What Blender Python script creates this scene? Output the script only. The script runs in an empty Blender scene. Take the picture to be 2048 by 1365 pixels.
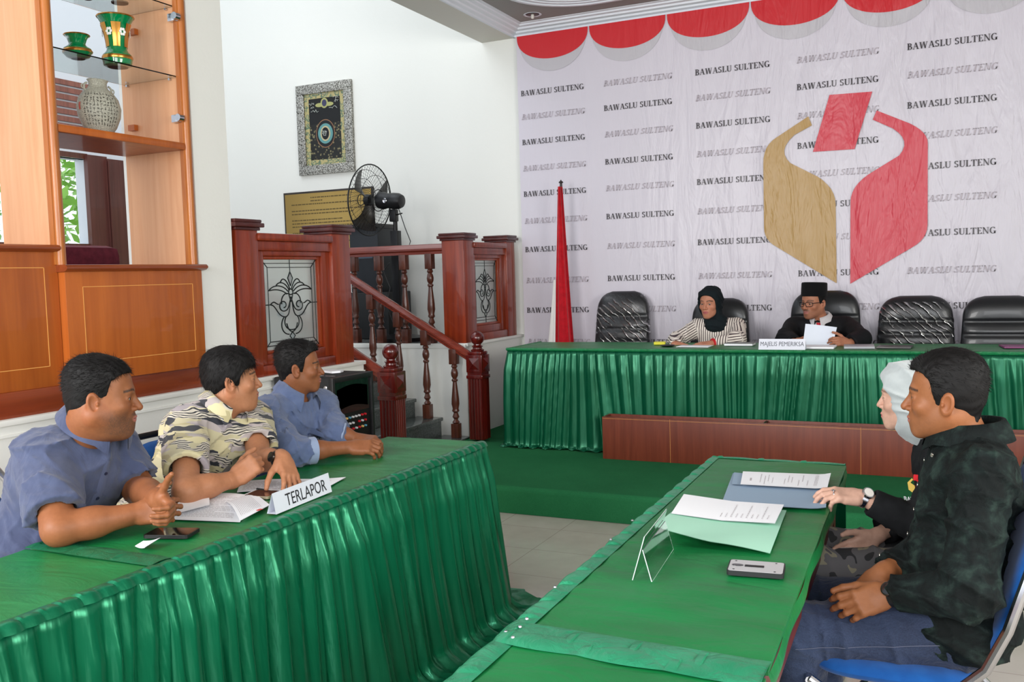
import bpy, bmesh, math, random
import numpy as np
from mathutils import Vector, Matrix

# ------------------------------------------------------------------ camera, world, lights, exposure
SC = bpy.context.scene
COL = SC.collection
F_PX, CX, CY, EYE = 1853.0, 1024.0, 682.5, 1.48          # focal length in pixels of the 2048x1365 frame, eye height

def _dir(x, y):
    a = np.array([x - CX, -(y - CY), -F_PX]); return a / np.linalg.norm(a)
_Y = _dir(1900, 525); _X = -_dir(-2900, 665); _X = _X - _Y * _X.dot(_Y); _X /= np.linalg.norm(_X); _Z = np.cross(_X, _Y)
RCAM = np.array([_X, _Y, _Z])                            # world = RCAM @ camera
cam_data = bpy.data.cameras.new('camera')
cam_data.sensor_width = 36.0
cam_data.lens = F_PX / 2048.0 * 36.0
cam_data.clip_start = 0.05
cam = bpy.data.objects.new('camera', cam_data); COL.objects.link(cam)
M4 = Matrix.Identity(4)
for i in range(3):
    for j in range(3): M4[i][j] = RCAM[i, j]
M4[2][3] = EYE
cam.matrix_world = M4
SC.camera = cam
SC.view_settings.view_transform = 'Standard'
SC.view_settings.look = 'None'
SC.view_settings.gamma = 1.0
SC.view_settings.use_curve_mapping = False
SC.view_settings.exposure = 0.28

world = bpy.data.worlds.new('daylight'); SC.world = world
world.use_nodes = True
bg = world.node_tree.nodes['Background']
bg.inputs[0].default_value = (0.86, 0.93, 1.0, 1)
bg.inputs[1].default_value = 1.35

def area(name, loc, target, sx, sy, power, color=(1, 1, 1)):
    d = bpy.data.lights.new(name, 'AREA'); d.shape = 'RECTANGLE'; d.size = sx; d.size_y = sy
    d.energy = power; d.color = color
    o = bpy.data.objects.new(name, d); COL.objects.link(o)
    o.location = loc
    o.rotation_euler = (Vector(target) - Vector(loc)).to_track_quat('-Z', 'Y').to_euler()
    return o
area('key_light_left', (-3.0, -1.6, 2.5), (-0.9, 5.0, 1.1), 2.2, 1.6, 190, (1.0, 0.98, 0.96))  # area lamp for the key light from the left; no window stands here
area('fill_light_rear', (0.8, -2.6, 2.4), (-1.0, 4.0, 0.9), 3.0, 1.8, 110, (0.97, 0.98, 1.0))  # fill lamp added behind the camera, where the room has no window
area('fill_light_stairwell', (-5.6, 5.4, 5.6), (-5.2, 7.2, 1.6), 2.2, 1.8, 20, (0.93, 0.97, 1.0))  # lamp added above the stairwell to brighten its wall; no skylight built

area('fill_light_right', (3.1, 2.0, 2.2), (-3.5, 3.4, 1.6), 3.2, 1.6, 170, (1.0, 0.99, 0.96))  # lamp added to brighten the left wall and pilaster; wall_right has no window

def at(px, py, **k):
    """pixel of the photograph -> point on the world plane X=, Y= or Z= where the thing stands"""
    r = RCAM @ np.array([px - CX, -(py - CY), -F_PX]); o = np.array([0, 0, EYE])
    (a, v), = k.items(); i = 'XYZ'.index(a)
    p = o + r * (v - o[i]) / r[i]
    return Vector(p)
# ------------------------------------------------------------------ materials
def srgb(r, g, b):
    f = lambda c: ((c / 255 + 0.055) / 1.055) ** 2.4 if c > 10 else c / 255 / 12.92
    return (f(r), f(g), f(b), 1.0)
MATS = {}
def mat(name, col, rough=0.5, metal=0.0, spec=0.5, sheen=0.0, coat=0.0, trans=0.0, emit=None, estr=0.0, alpha=1.0, ior=1.45, aniso=0.0):
    if name in MATS: return MATS[name]
    m = bpy.data.materials.new(name); m.use_nodes = True
    b = m.node_tree.nodes['Principled BSDF']
    b.inputs['Base Color'].default_value = col
    b.inputs['Roughness'].default_value = rough
    b.inputs['Metallic'].default_value = metal
    b.inputs['Specular IOR Level'].default_value = spec
    b.inputs['Sheen Weight'].default_value = sheen
    b.inputs['Coat Weight'].default_value = coat
    b.inputs['Transmission Weight'].default_value = trans
    b.inputs['IOR'].default_value = ior
    b.inputs['Alpha'].default_value = alpha
    b.inputs['Anisotropic'].default_value = aniso
    if emit: b.inputs['Emission Color'].default_value = emit; b.inputs['Emission Strength'].default_value = estr
    MATS[name] = m
    return m
class NT:
    """short hand for adding nodes to a material"""
    def __init__(s, m): s.m = m; s.t = m.node_tree; s.b = s.t.nodes['Principled BSDF']
    def n(s, kind, **k):
        nd = s.t.nodes.new(kind)
        for a, v in k.items():
            if a.startswith('i_'): nd.inputs[a[2:].replace('_', ' ')].default_value = v
            else: setattr(nd, a, v)
        return nd
    def l(s, a, b): s.t.links.new(a, b)
    def coord(s, scale=(1, 1, 1), rot=(0, 0, 0), kind='Object'):
        tc = s.n('ShaderNodeTexCoord'); mp = s.n('ShaderNodeMapping')
        mp.inputs['Scale'].default_value = scale; mp.inputs['Rotation'].default_value = rot
        s.l(tc.outputs[kind], mp.inputs[0]); return mp.outputs[0]
    def noise(s, vec, scale=5, detail=3, rough=0.5, dist=0.0):
        nd = s.n('ShaderNodeTexNoise'); nd.inputs['Scale'].default_value = scale; nd.inputs['Detail'].default_value = detail
        nd.inputs['Roughness'].default_value = rough; nd.inputs['Distortion'].default_value = dist
        s.l(vec, nd.inputs['Vector']); return nd.outputs['Fac']
    def ramp(s, fac, stops, interp='LINEAR'):
        r = s.n('ShaderNodeValToRGB'); r.color_ramp.interpolation = interp
        e = r.color_ramp.elements
        while len(e) < len(stops): e.new(0.5)
        for i, (p, c) in enumerate(stops): e[i].position = p; e[i].color = c
        s.l(fac, r.inputs[0]); return r.outputs[0]
    def mix(s, fac, a, b, mode='MIX'):
        m = s.n('ShaderNodeMix', data_type='RGBA', blend_type=mode)
        for sock, v in ((m.inputs[0], fac), (m.inputs[6], a), (m.inputs[7], b)):
            if isinstance(v, (int, float, tuple)): sock.default_value = v
            else: s.l(v, sock)
        return m.outputs[2]
    def bump(s, h, strength=0.3, dist=0.01):
        b = s.n('ShaderNodeBump'); b.inputs['Strength'].default_value = strength; b.inputs['Distance'].default_value = dist
        s.l(h, b.inputs['Height'])
        s.l(b.outputs[0], s.b.inputs['Normal']); return b
    def color(s, c): s.l(c, s.b.inputs['Base Color'])

def wood(name, c1, c2, rough=0.35, scale=1.0, axis=2, coat=0.2, contrast=1.0):
    m = mat(name, c1, rough, coat=coat); t = NT(m)
    sc = [14 * scale] * 3; sc[axis] = 0.9 * scale
    v = t.coord(tuple(sc))
    n1 = t.noise(v, 2.2, 5, 0.6, 0.6)
    c = t.ramp(n1, [(0.3, c2), (0.7, c1)])
    sc2 = [120 * scale] * 3; sc2[axis] = 3 * scale
    n2 = t.noise(t.coord(tuple(sc2)), 1.5, 2)
    c = t.mix(t.ramp(n2, [(0.35, (0.18 * contrast,) * 3 + (1,)), (0.6, (0, 0, 0, 1))]), c, c2)
    t.color(c); return m
def fabric(name, c1, c2=None, rough=0.85, sheen=0.2, weave=900, amp=0.25, spec=0.2, nscale=25, wr=0.0):
    m = mat(name, c1, rough, sheen=sheen, spec=spec); t = NT(m)
    v = t.coord()
    n = t.noise(v, weave, 1)
    if c2:
        t.color(t.ramp(t.noise(v, nscale, 4), [(0.35, c1), (0.65, c2)]))
    if wr:
        big = t.noise(t.coord((1, 1, .6)), 14, 3, .5, 1.0)
        ad = t.n('ShaderNodeMath', operation='MULTIPLY_ADD'); t.l(n, ad.inputs[0]); ad.inputs[1].default_value = .06; t.l(big, ad.inputs[2])
        t.bump(ad.outputs[0], wr, .03)
    else:
        t.bump(n, amp, 0.002)
    return m

WALL = mat('white_wall_paint', srgb(236, 236, 230), 0.55)
t_ = NT(WALL); t_.bump(t_.noise(t_.coord(), 60, 3), 0.05, 0.01)
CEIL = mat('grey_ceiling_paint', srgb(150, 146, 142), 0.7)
CORN = mat('white_gloss_trim', srgb(226, 229, 236), 0.4)
REDW = wood('red_mahogany', srgb(150, 58, 26), srgb(110, 34, 15), 0.28, 0.8, 2, 0.35)
REDWH = wood('red_mahogany_rail', srgb(138, 56, 38), srgb(92, 30, 18), 0.25, 0.8, 0, 0.35)
BROWNW = wood('brown_turned_wood', srgb(104, 56, 40), srgb(64, 30, 20), 0.32, 1.0, 2, 0.3)
DARKCAP = wood('dark_cap_wood', srgb(88, 32, 26), srgb(58, 18, 14), 0.3, 1.0, 1, 0.3)
NEWEL = wood('newel_wood', srgb(104, 22, 14), srgb(62, 10, 8), 0.25, 1.0, 2, 0.5)
CABW = wood('cabinet_veneer', srgb(184, 98, 36), srgb(158, 78, 26), 0.35, 0.6, 2, 0.25, 0.8)
CABL = wood('cabinet_light_veneer', srgb(226, 172, 130), srgb(210, 150, 106), 0.4, 0.6, 2, 0.15, 0.6)
CABE = wood('cabinet_edge', srgb(150, 72, 34), srgb(116, 50, 22), 0.3, 1.0, 1, 0.3)
BOXW = wood('planter_veneer', srgb(120, 54, 34), srgb(98, 40, 24), 0.45, 1.0, 2, 0.05)
TBLW = wood('table_wood', srgb(112, 40, 22), srgb(80, 26, 14), 0.4, 1.0, 1, 0.1)
BLACKP = mat('black_plastic', srgb(22, 22, 24), 0.4)
BLACKM = mat('black_metal', srgb(20, 20, 22), 0.35, 0.3)
CHROME = mat('chrome', srgb(200, 200, 205), 0.18, 1.0)
GLASS = mat('shelf_glass', (0.86, 0.93, 0.9, 1), 0.02, trans=1.0, ior=1.45)
WHITEP = mat('white_paper', srgb(243, 244, 248), 0.6)
INK = mat('black_ink', srgb(40, 40, 44), 0.6)
GREYINK = mat('grey_ink', srgb(176, 168, 172), 0.6)

FLOOR = mat('beige_floor_tile', srgb(188, 180, 168), 0.12, spec=0.5); t_ = NT(FLOOR)
v_ = t_.coord((1, 1, 1), (0, 0, 0)); v_.node.inputs['Location'].default_value = (.03, -.07, 0)
br = t_.n('ShaderNodeTexBrick'); br.offset = 0.0; br.inputs['Scale'].default_value = 1.0
br.inputs['Mortar Size'].default_value = 0.0022; br.inputs['Brick Width'].default_value = 0.4; br.inputs['Row Height'].default_value = 0.4
br.inputs['Color1'].default_value = srgb(196, 189, 178); br.inputs['Color2'].default_value = srgb(190, 183, 172); br.inputs['Mortar'].default_value = srgb(158, 148, 138)
t_.l(v_, br.inputs['Vector'])
t_.color(t_.mix(0.12, br.outputs[0], t_.ramp(t_.noise(v_, 9, 5), [(0.3, srgb(150, 140, 128)), (0.7, srgb(214, 208, 198))])))
CARPET = mat('green_carpet', srgb(24, 96, 50), 0.95, spec=0.1); t_ = NT(CARPET)
v_ = t_.coord()
t_.color(t_.mix(0.45, t_.ramp(t_.noise(v_, 420, 2, .8), [(0.3, srgb(22, 84, 48)), (0.7, srgb(52, 126, 82))]), t_.ramp(t_.noise(v_, 3, 4), [(0.3, srgb(28, 92, 55)), (0.7, srgb(42, 114, 70))])))
t_.bump(t_.noise(v_, 500, 2), 0.5, 0.004)

def satin(name, c1, c2, rough, bumpamt=0.25, sc=(1, 1, 1), nsc=6, metal=0.0):
    m = mat(name, c1, rough, spec=0.5, sheen=0.0, metal=metal); t = NT(m)
    v = t.coord(sc)
    t.color(t.ramp(t.noise(v, 4, 3), [(0.3, c1), (0.7, c2)]))
    a = t.noise(v, nsc, 4, 0.5, 1.0); b = t.noise(t.coord(), 700, 1)
    ad = t.n('ShaderNodeMath', operation='MULTIPLY_ADD'); t.l(b, ad.inputs[0]); ad.inputs[1].default_value = 0.03; t.l(a, ad.inputs[2])
    t.bump(ad.outputs[0], bumpamt, 0.02)
    return m
SATTOP = satin('green_table_cloth', srgb(10, 106, 52), srgb(15, 120, 62), 0.42, 0.35, (1, 2.2, 1), 5)
def drapery(name, c1, c2, rough=.30, metal=.45):
    m = mat(name, c1, rough, metal=metal, spec=.6); t = NT(m)
    t.color(t.ramp(t.noise(t.coord(), 3, 2), [(.3, c1), (.7, c2)]))
    t.bump(t.noise(t.coord((5, 5, .5)), 5, 3, .5, .5), .18, .02); return m
SATSK = drapery('teal_green_satin', srgb(10, 110, 74), srgb(15, 124, 86))
SATBD = satin('satin_border', srgb(36, 136, 96), srgb(56, 154, 114), 0.32, 0.45, (2, 2, 2), 9, 0.25)
SATDK = drapery('dark_green_satin', srgb(6, 88, 58), srgb(9, 100, 68), .32)

# ------------------------------------------------------------------ object helpers
WM = {}                                                   # world matrix of every object made here
def root(name, loc, rz=0.0, label=None, cat=None, group=None, kind=None):
    o = bpy.data.objects.new(name, None); COL.objects.link(o)
    o.empty_display_size = 0.1
    o.location = loc; o.rotation_euler = (0, 0, rz)
    WM[o] = Matrix.Translation(Vector(loc)) @ Matrix.Rotation(rz, 4, 'Z')
    tag(o, label, cat, group, kind); return o
def tag(o, label=None, cat=None, group=None, kind=None):
    if label: o['label'] = label
    if cat: o['category'] = cat
    if group: o['group'] = group
    if kind: o['kind'] = kind
    return o
def obj(name, vf, m, parent=None, smooth=False, world=True, mats=None, fm=None, label=None, auto=None):
    """vf = (verts, faces) in world coordinates (world=True) or in the parent's; one mesh object"""
    v, f = vf
    me = bpy.data.meshes.new(name)
    if world and parent is not None:
        inv = WM[parent].inverted(); v = [inv @ Vector(p) for p in v]
    me.from_pydata([tuple(p) for p in v], [], [tuple(int(i) for i in q) for q in f])
    for mm in (mats or [m]): me.materials.append(mm)
    if fm is not None: me.polygons.foreach_set('material_index', np.asarray(fm, dtype=np.int32))
    if smooth:
        me.polygons.foreach_set('use_smooth', [True] * len(me.polygons))
        if auto is not None: me.set_sharp_from_angle(angle=math.radians(auto))
    me.validate(); me.update()
    o = bpy.data.objects.new(name, me); COL.objects.link(o)
    if parent is not None: o.parent = parent; WM[o] = WM[parent]
    else: WM[o] = Matrix.Identity(4)
    if label: o['label'] = label
    return o
def npobj(name, V, Q, m, parent=None, mats=None, fm=None, cols=None, attrs=None, label=None):
    """fast path for dense quad / tri arrays (world coordinates), smooth shaded"""
    me = bpy.data.meshes.new(name)
    V = np.asarray(V, dtype=np.float64)
    if parent is not None:
        inv = np.array(WM[parent].inverted()); V2 = V @ inv[:3, :3].T + inv[:3, 3]
    else: V2 = V
    n = Q.shape[1]
    me.vertices.add(len(V2)); me.vertices.foreach_set('co', V2.astype(np.float32).ravel())
    me.loops.add(Q.size); me.loops.foreach_set('vertex_index', Q.astype(np.int32).ravel())
    me.polygons.add(len(Q)); me.polygons.foreach_set('loop_start', np.arange(0, Q.size, n, dtype=np.int32))
    me.polygons.foreach_set('loop_total', np.full(len(Q), n, dtype=np.int32))
    me.polygons.foreach_set('use_smooth', np.ones(len(Q), dtype=bool))
    for mm in (mats or [m]): me.materials.append(mm)
    if fm is not None: me.polygons.foreach_set('material_index', np.asarray(fm, dtype=np.int32))
    if cols is not None:
        a = me.color_attributes.new('Col', 'FLOAT_COLOR', 'POINT')
        c4 = np.ones((len(V), 4), dtype=np.float32); c4[:, :3] = cols; a.data.foreach_set('color', c4.ravel())
    for k, arr in (attrs or {}).items():
        a = me.attributes.new(k, 'FLOAT', 'POINT'); a.data.foreach_set('value', arr.astype(np.float32))
    me.update(calc_edges=True); me.validate()
    o = bpy.data.objects.new(name, me); COL.objects.link(o)
    if parent is not None: o.parent = parent; WM[o] = WM[parent]
    else: WM[o] = Matrix.Identity(4)
    if label: o['label'] = label
    return o
def copy_tree(o, parent=None):
    c = o.copy(); COL.objects.link(c)
    if parent is not None: c.parent = parent
    for ch in list(o.children): copy_tree(ch, c)
    return c

class MB:
    """collects shapes into one mesh"""
    def __init__(s): s.v = []; s.f = []; s.fm = []; s.mi = 0
    def add(s, v, f):
        b = len(s.v); s.v += [Vector(p) for p in v]; s.f += [tuple(b + i for i in q) for q in f]; s.fm += [s.mi] * len(f); return s
    def box(s, x0, x1, y0, y1, z0, z1, bev=0.0, M=None):
        x0, x1 = min(x0, x1), max(x0, x1); y0, y1 = min(y0, y1), max(y0, y1); z0, z1 = min(z0, z1), max(z0, z1)
        if bev <= 0:
            v = [(x, y, z) for z in (z0, z1) for x, y in ((x0, y0), (x1, y0), (x1, y1), (x0, y1))]
            f = [(0, 3, 2, 1), (4, 5, 6, 7), (0, 1, 5, 4), (1, 2, 6, 5), (2, 3, 7, 6), (3, 0, 4, 7)]
        else:
            bev = min(bev, (x1 - x0) * .49, (y1 - y0) * .49, (z1 - z0) * .49)
            bm = bmesh.new(); bmesh.ops.create_cube(bm, size=1)
            for q in bm.verts: q.co = Vector(((x0 + x1) / 2 + q.co.x * (x1 - x0), (y0 + y1) / 2 + q.co.y * (y1 - y0), (z0 + z1) / 2 + q.co.z * (z1 - z0)))
            bmesh.ops.bevel(bm, geom=bm.edges[:], offset=bev, segments=2, affect='EDGES', profile=.6)
            bm.verts.index_update(); v = [q.co.copy() for q in bm.verts]; f = [[q.index for q in fc.verts] for fc in bm.faces]; bm.free()
        if M is not None: v = [M @ Vector(p) for p in v]
        return s.add(v, f)
    def lathe(s, prof, c=(0, 0, 0), n=20, M=None, sx=1.0, sy=1.0):
        v = []; f = []
        for r, z in prof:
            for i in range(n):
                a = 2 * math.pi * i / n; v.append((c[0] + r * sx * math.cos(a), c[1] + r * sy * math.sin(a), c[2] + z))
        m = len(prof)
        for j in range(m - 1):
            for i in range(n):
                k = (i + 1) % n; f.append((j * n + i, j * n + k, (j + 1) * n + k, (j + 1) * n + i))
        f.append(tuple(reversed(range(n)))); f.append(tuple((m - 1) * n + i for i in range(n)))
        if M is not None: v = [M @ Vector(p) for p in v]
        return s.add(v, f)
    def tube(s, pts, r, n=8, closed=False, radii=None):
        pts = [Vector(p) for p in pts]; m = len(pts); v = []; f = []
        up = Vector((0, 0, 1)); prev = None
        for j, p in enumerate(pts):
            if closed: d = pts[(j + 1) % m] - pts[j - 1]
            else: d = pts[min(j + 1, m - 1)] - pts[max(j - 1, 0)]
            d.normalize()
            if prev is None:
                a = d.cross(up)
                if a.length < 1e-3: a = d.cross(Vector((1, 0, 0)))
            else: a = prev - d * prev.dot(d)
            a.normalize(); prev = a; b = d.cross(a)
            rr = radii[j] if radii else r
            for i in range(n):
                t = 2 * math.pi * i / n; v.append(p + (a * math.cos(t) + b * math.sin(t)) * rr)
        for j in range(m if closed else m - 1):
            for i in range(n):
                k = (i + 1) % n; j2 = (j + 1) % m
                f.append((j * n + i, j * n + k, j2 * n + k, j2 * n + i))
        if not closed: f.append(tuple(reversed(range(n)))); f.append(tuple((m - 1) * n + i for i in range(n)))
        return s.add(v, f)
    def poly(s, pts, ex=None):
        """flat polygon, or a prism when ex (a vector) is given"""
        n = len(pts); pts = [Vector(p) for p in pts]
        if ex is None: return s.add(pts, [tuple(range(n))])
        ex = Vector(ex)
        return s.add(pts + [p + ex for p in pts], [tuple(reversed(range(n))), tuple(range(n, 2 * n))] + [(i, (i + 1) % n, n + (i + 1) % n, n + i) for i in range(n)])
    def prism_x(s, prof, x0, x1):                          # profile (y, z) swept along X
        return s.poly([(x0, y, z) for y, z in prof], (x1 - x0, 0, 0))
    def prism_y(s, prof, y0, y1):
        return s.poly([(x, y0, z) for x, z in prof], (0, y1 - y0, 0))
    def grid(s, fn, nu, nv):
        v = [fn(i / nu, j / nv) for j in range(nv + 1) for i in range(nu + 1)]
        f = [(j * (nu + 1) + i, j * (nu + 1) + i + 1, (j + 1) * (nu + 1) + i + 1, (j + 1) * (nu + 1) + i) for j in range(nv) for i in range(nu)]
        return s.add(v, f)
    def xf(s, M): s.v = [M @ p for p in s.v]; return s
    def build(s, name, m=None, parent=None, smooth=False, world=True, mats=None, auto=35, label=None):
        return obj(name, (s.v, s.f), m, parent, smooth, world, mats, s.fm if mats else None, label, auto if smooth else None)

def text_mesh(s, size, font_off=(0, 0), bold=0.0, shear=0.0, sx=1.0, spacing=1.0):
    """outline of a word in the built-in sans face, as flat verts / faces in XY, left aligned on the baseline"""
    cu = bpy.data.curves.new('word', 'FONT'); cu.body = s; cu.size = size; cu.resolution_u = 3; cu.offset = bold; cu.shear = shear; cu.space_character = spacing
    o = bpy.data.objects.new('word', cu); COL.objects.link(o)
    dg = bpy.context.evaluated_depsgraph_get(); dg.update()
    me = o.evaluated_get(dg).to_mesh()
    v = [Vector((p.co.x * sx, p.co.y, 0)) for p in me.vertices]; f = [tuple(p.vertices) for p in me.polygons]
    o.evaluated_get(dg).to_mesh_clear()
    bpy.data.objects.remove(o); bpy.data.curves.remove(cu)
    return v, f

# ---- serif capitals, drawn as strokes (thick verticals, thin horizontals)
def _strip(pts, thick, thin):
    out = []; n = len(pts); L = []; R = []
    for i in range(n):
        a = pts[max(i - 1, 0)]; b = pts[min(i + 1, n - 1)]
        dx, dy = b[0] - a[0], b[1] - a[1]; l = math.hypot(dx, dy) or 1
        w = (thin + (thick - thin) * abs(dy / l) ** 1.5) / 2
        L.append((pts[i][0] - dy / l * w, pts[i][1] + dx / l * w)); R.append((pts[i][0] + dy / l * w, pts[i][1] - dx / l * w))
    for i in range(n - 1): out.append([L[i], R[i], R[i + 1], L[i + 1]])
    return out
def _arc(cx, cy, rx, ry, a0, a1, n=12):
    return [(cx + rx * math.cos(math.radians(a0 + (a1 - a0) * i / n)), cy + ry * math.sin(math.radians(a0 + (a1 - a0) * i / n))) for i in range(n + 1)]
def _r(x0, y0, x1, y1): return [(x0, y0), (x1, y0), (x1, y1), (x0, y1)]
def _dg(x0, y0, x1, y1, w): return [(x0 - w / 2, y0), (x0 + w / 2, y0), (x1 + w / 2, y1), (x1 - w / 2, y1)]
K, k_, S_ = 0.165, 0.06, 0.05
GLY = {
 'B': (0.66, [_r(.1, 0, .1 + K, 1), _r(0, 0, .3, S_), _r(0, 1 - S_, .3, 1)] + _strip([(.2, .975)] + _arc(.3, .755, .2, .22, 90, -90) + [(.2, .535)], K, k_) + _strip([(.2, .52)] + _arc(.32, .275, .24, .248, 90, -90) + [(.2, .028)], K, k_)),
 'A': (0.80, [_dg(.1, 0, .38, 1, k_), _dg(.66, 0, .40, 1, K), _r(.2, .33, .58, .33 + k_), _r(0, 0, .24, S_), _r(.5, 0, .82, S_)]),
 'W': (1.08, [_dg(.30, 0, .13, 1, K), _dg(.30, 0, .54, 1, k_), _dg(.74, 0, .55, 1, K), _dg(.74, 0, .96, 1, k_), _r(0, 1 - S_, .28, 1), _r(.42, 1 - S_, .68, 1), _r(.84, 1 - S_, 1.06, 1)]),
 'S': (0.54, _strip(_arc(.25, .74, .16, .23, 20, 270, 16)[:-2] + _arc(.25, .27, .18, .24, 80, -160, 16), K * .9, k_) + [_r(.38, .76, .42, 1), _r(.04, 0, .08, .24)]),
 'L': (0.62, [_r(.1, 0, .1 + K, 1), _r(0, 0, .56, S_), _r(0, 1 - S_, .34, 1), [(.44, 0), (.6, 0), (.6, .26), (.56, .26)]]),
 'U': (0.76, [_r(0, 1 - S_, .32, 1), _r(.5, 1 - S_, .76, 1)] + _strip([(.17, 1), (.17, .4)] + _arc(.4, .3, .235, .275, 180, 290, 10), K, k_) + _strip(_arc(.4, .3, .235, .275, 270, 360, 8) + [(.635, 1)], k_ * 1.2, k_)),
 'T': (0.70, [_r(.26, 0, .26 + K, 1), _r(.16, 0, .52, S_), _r(0, 1 - S_ * 1.2, .68, 1), [(0, .76), (.04, .76), (.12, 1), (0, 1)], [(.64, .76), (.68, .76), (.68, 1), (.56, 1)]]),
 'E': (0.64, [_r(.1, 0, .1 + K, 1), _r(0, 0, .56, S_), _r(0, 1 - S_, .55, 1), _r(.2, .49, .42, .49 + S_), _r(.40, .39, .44, .64), [(.42, 0), (.6, 0), (.6, .25), (.56, .25)], [(.55, .78), (.58, .78), (.57, 1), (.42, 1)]]),
 'N': (0.82, [_r(.1, 0, .1 + k_, 1), _dg(.66, 0, .13, 1, K), _r(.64, 0, .64 + k_, 1), _r(0, 0, .27, S_), _r(.0, 1 - S_, .2, 1), _r(.52, 1 - S_, .8, 1)]),
 'G': (0.76, _strip(_arc(.4, .5, .31, .475, 48, 330, 26), K, k_) + [_r(.54, .02, .54 + K, .42), _r(.44, .42 - S_, .8, .42), _r(.58, .72, .62, .98)]),
 ' ': (0.34, []),
}
def serif_word(word, height, width=None, shear=0.0):
    """polygons in 2D (x, y), scaled to the wanted width"""
    x = 0.0; out = []
    for ch in word:
        w, ps = GLY[ch]
        for p in ps: out.append([(x + a + shear * b, b) for a, b in p])
        x += w + 0.04
    s = (width / x) if width else height
    return [[(a * s, b * height) for a, b in p] for p in out]
# ------------------------------------------------------------------ the setting
XW, YB, ZL, ZS, ZT = -3.55, 7.71, 0.926, 0.17, 0.76      # side wall plane, back wall, landing, stage, table height
ZH = ZS + 0.755                                          # head table top
CEILZ = 3.69
def struct(name, mb, m, **k):
    o = mb.build(name, m, **k); o['kind'] = 'structure'; return o
m = MB(); m.box(XW - .3, 3.4, -3.2, YB, -.12, 0); struct('floor', m, FLOOR)
# carpeted stage with a rounded nosing
m = MB(); pf = [(5.11, 0.002)] + [(5.11 + .03 - .03 * math.cos(a), ZS - .03 + .03 * math.sin(a)) for a in (0, .4, .8, 1.2, math.pi / 2)] + [(YB, ZS), (YB, 0.002)]
m.prism_x(pf, XW + .001, 3.2); st = struct('floor_stage', m, CARPET)
# raised floor of the rooms on the left
m = MB(); m.box(-7.4, XW - .22, -1.0, 5.16, .5, ZL - .004); m.box(-7.4, -4.775, 5.16, 6.6, .5, ZL - .004)
m.box(-7.4, XW - .03, 6.62, YB, .5, ZL - .004)
struct('floor_landing', m, mat('landing_granite', srgb(96, 100, 98), .2))
# plinth wall of the left side, with a moulded top edge
m = MB(); m.box(XW - .22, XW, -3.2, 5.16, 0, ZL - .012); m.box(XW - .2, XW + .022, -3.2, 5.16, ZL - .012, ZL + .014, .006)
m.box(XW - .01, XW + .012, -3.2, 5.16, ZL - .06, ZL - .05)
struct('wall_left', m, WALL, smooth=True)
m = MB(); m.box(XW - .22, XW, 6.62, YB, 0, ZL - .012); m.box(-7.4, XW, 6.6, 6.64, 0, ZL - .012)
m.box(XW - .2, XW + .02, 6.61, YB, ZL - .012, ZL + .012, .005); m.box(-4.9, XW + .01, 6.588, 6.66, ZL - .03, ZL + .006, .004)
m.box(XW - .002, XW + .01, 6.60, 6.72, ZS, ZL - .03, .003)
struct('wall_landing', m, WALL, smooth=True)
m = MB(); m.box(XW - .24, XW, 3.70, 3.955, ZL, 6); struct('wall_pilaster', m, WALL)
m = MB(); m.box(-7.4, 3.4, YB, YB + .15, 0, 6); struct('wall_back', m, WALL)
m = MB(); m.box(3.2, 3.4, -3.2, YB, 0, CEILZ); struct('wall_right', m, WALL)
m = MB(); m.box(-3.87, XW, -3.2, YB, 3.6, 6.0); struct('wall_beam', m, mat('beam_paint', srgb(214, 210, 200), .6))
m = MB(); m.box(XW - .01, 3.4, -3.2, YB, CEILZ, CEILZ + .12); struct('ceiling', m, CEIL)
def cornice_prof():                                      # (distance from the wall, height) of the stepped cornice
    return [(0, 3.6), (.018, 3.6), (.018, 3.618), (.045, 3.628), (.05, 3.642), (.078, 3.65), (.083, 3.664), (.112, 3.67), (.116, 3.682), (.14, 3.684), (.14, CEILZ), (0, CEILZ)]
m = MB(); m.prism_x([(YB - d, z) for d, z in cornice_prof()], XW, 3.2); struct('trim_1', m, CORN)
m = MB(); m.prism_y([(XW + d, z) for d, z in cornice_prof()], -3.2, YB); struct('trim_2', m, CORN)
# oval moulding on the ceiling
m = MB()
for off, rr in ((0, .030), (.055, .024), (.105, .020), (.15, .016)):
    x0, x1, y0, y1, rad = -3.17 + off, 2.6 - off, 1.0 + off, 7.29 - off, .58 - off
    pts = []
    for (cx_, cy_, a0) in ((x1 - rad, y1 - rad, 0), (x0 + rad, y1 - rad, 90), (x0 + rad, y0 + rad, 180), (x1 - rad, y0 + rad, 270)):
        for k in range(13): a = math.radians(a0 + 7.5 * k); pts.append((cx_ + rad * math.cos(a), cy_ + rad * math.sin(a), CEILZ - .004))
    m.tube(pts, rr, 6, closed=True)
struct('trim_3', m, CORN, smooth=True)
c = at(1065, 29, Z=CEILZ)
dl = root('ceiling_downlight', (c.x, c.y, CEILZ), 0, 'unlit round recessed downlight in the grey ceiling corner', 'light')
m = MB(); m.lathe([(.058, 0), (.075, -.004), (.078, -.001), (.07, .0)], n=28); m.build('trim_ring', CORN, dl, True, False)
m = MB(); m.lathe([(.05, -.001), (.045, .001)], n=24); m.build('reflector', mat('downlight_inside', srgb(60, 52, 48), .4), dl, True, False)
m = MB(); m.lathe([(.012, 0), (.016, -.02), (.01, -.034), (.002, -.038)], n=14); m.build('bulb', mat('frosted_bulb', srgb(220, 214, 206), .3), dl, True, False)
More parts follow.
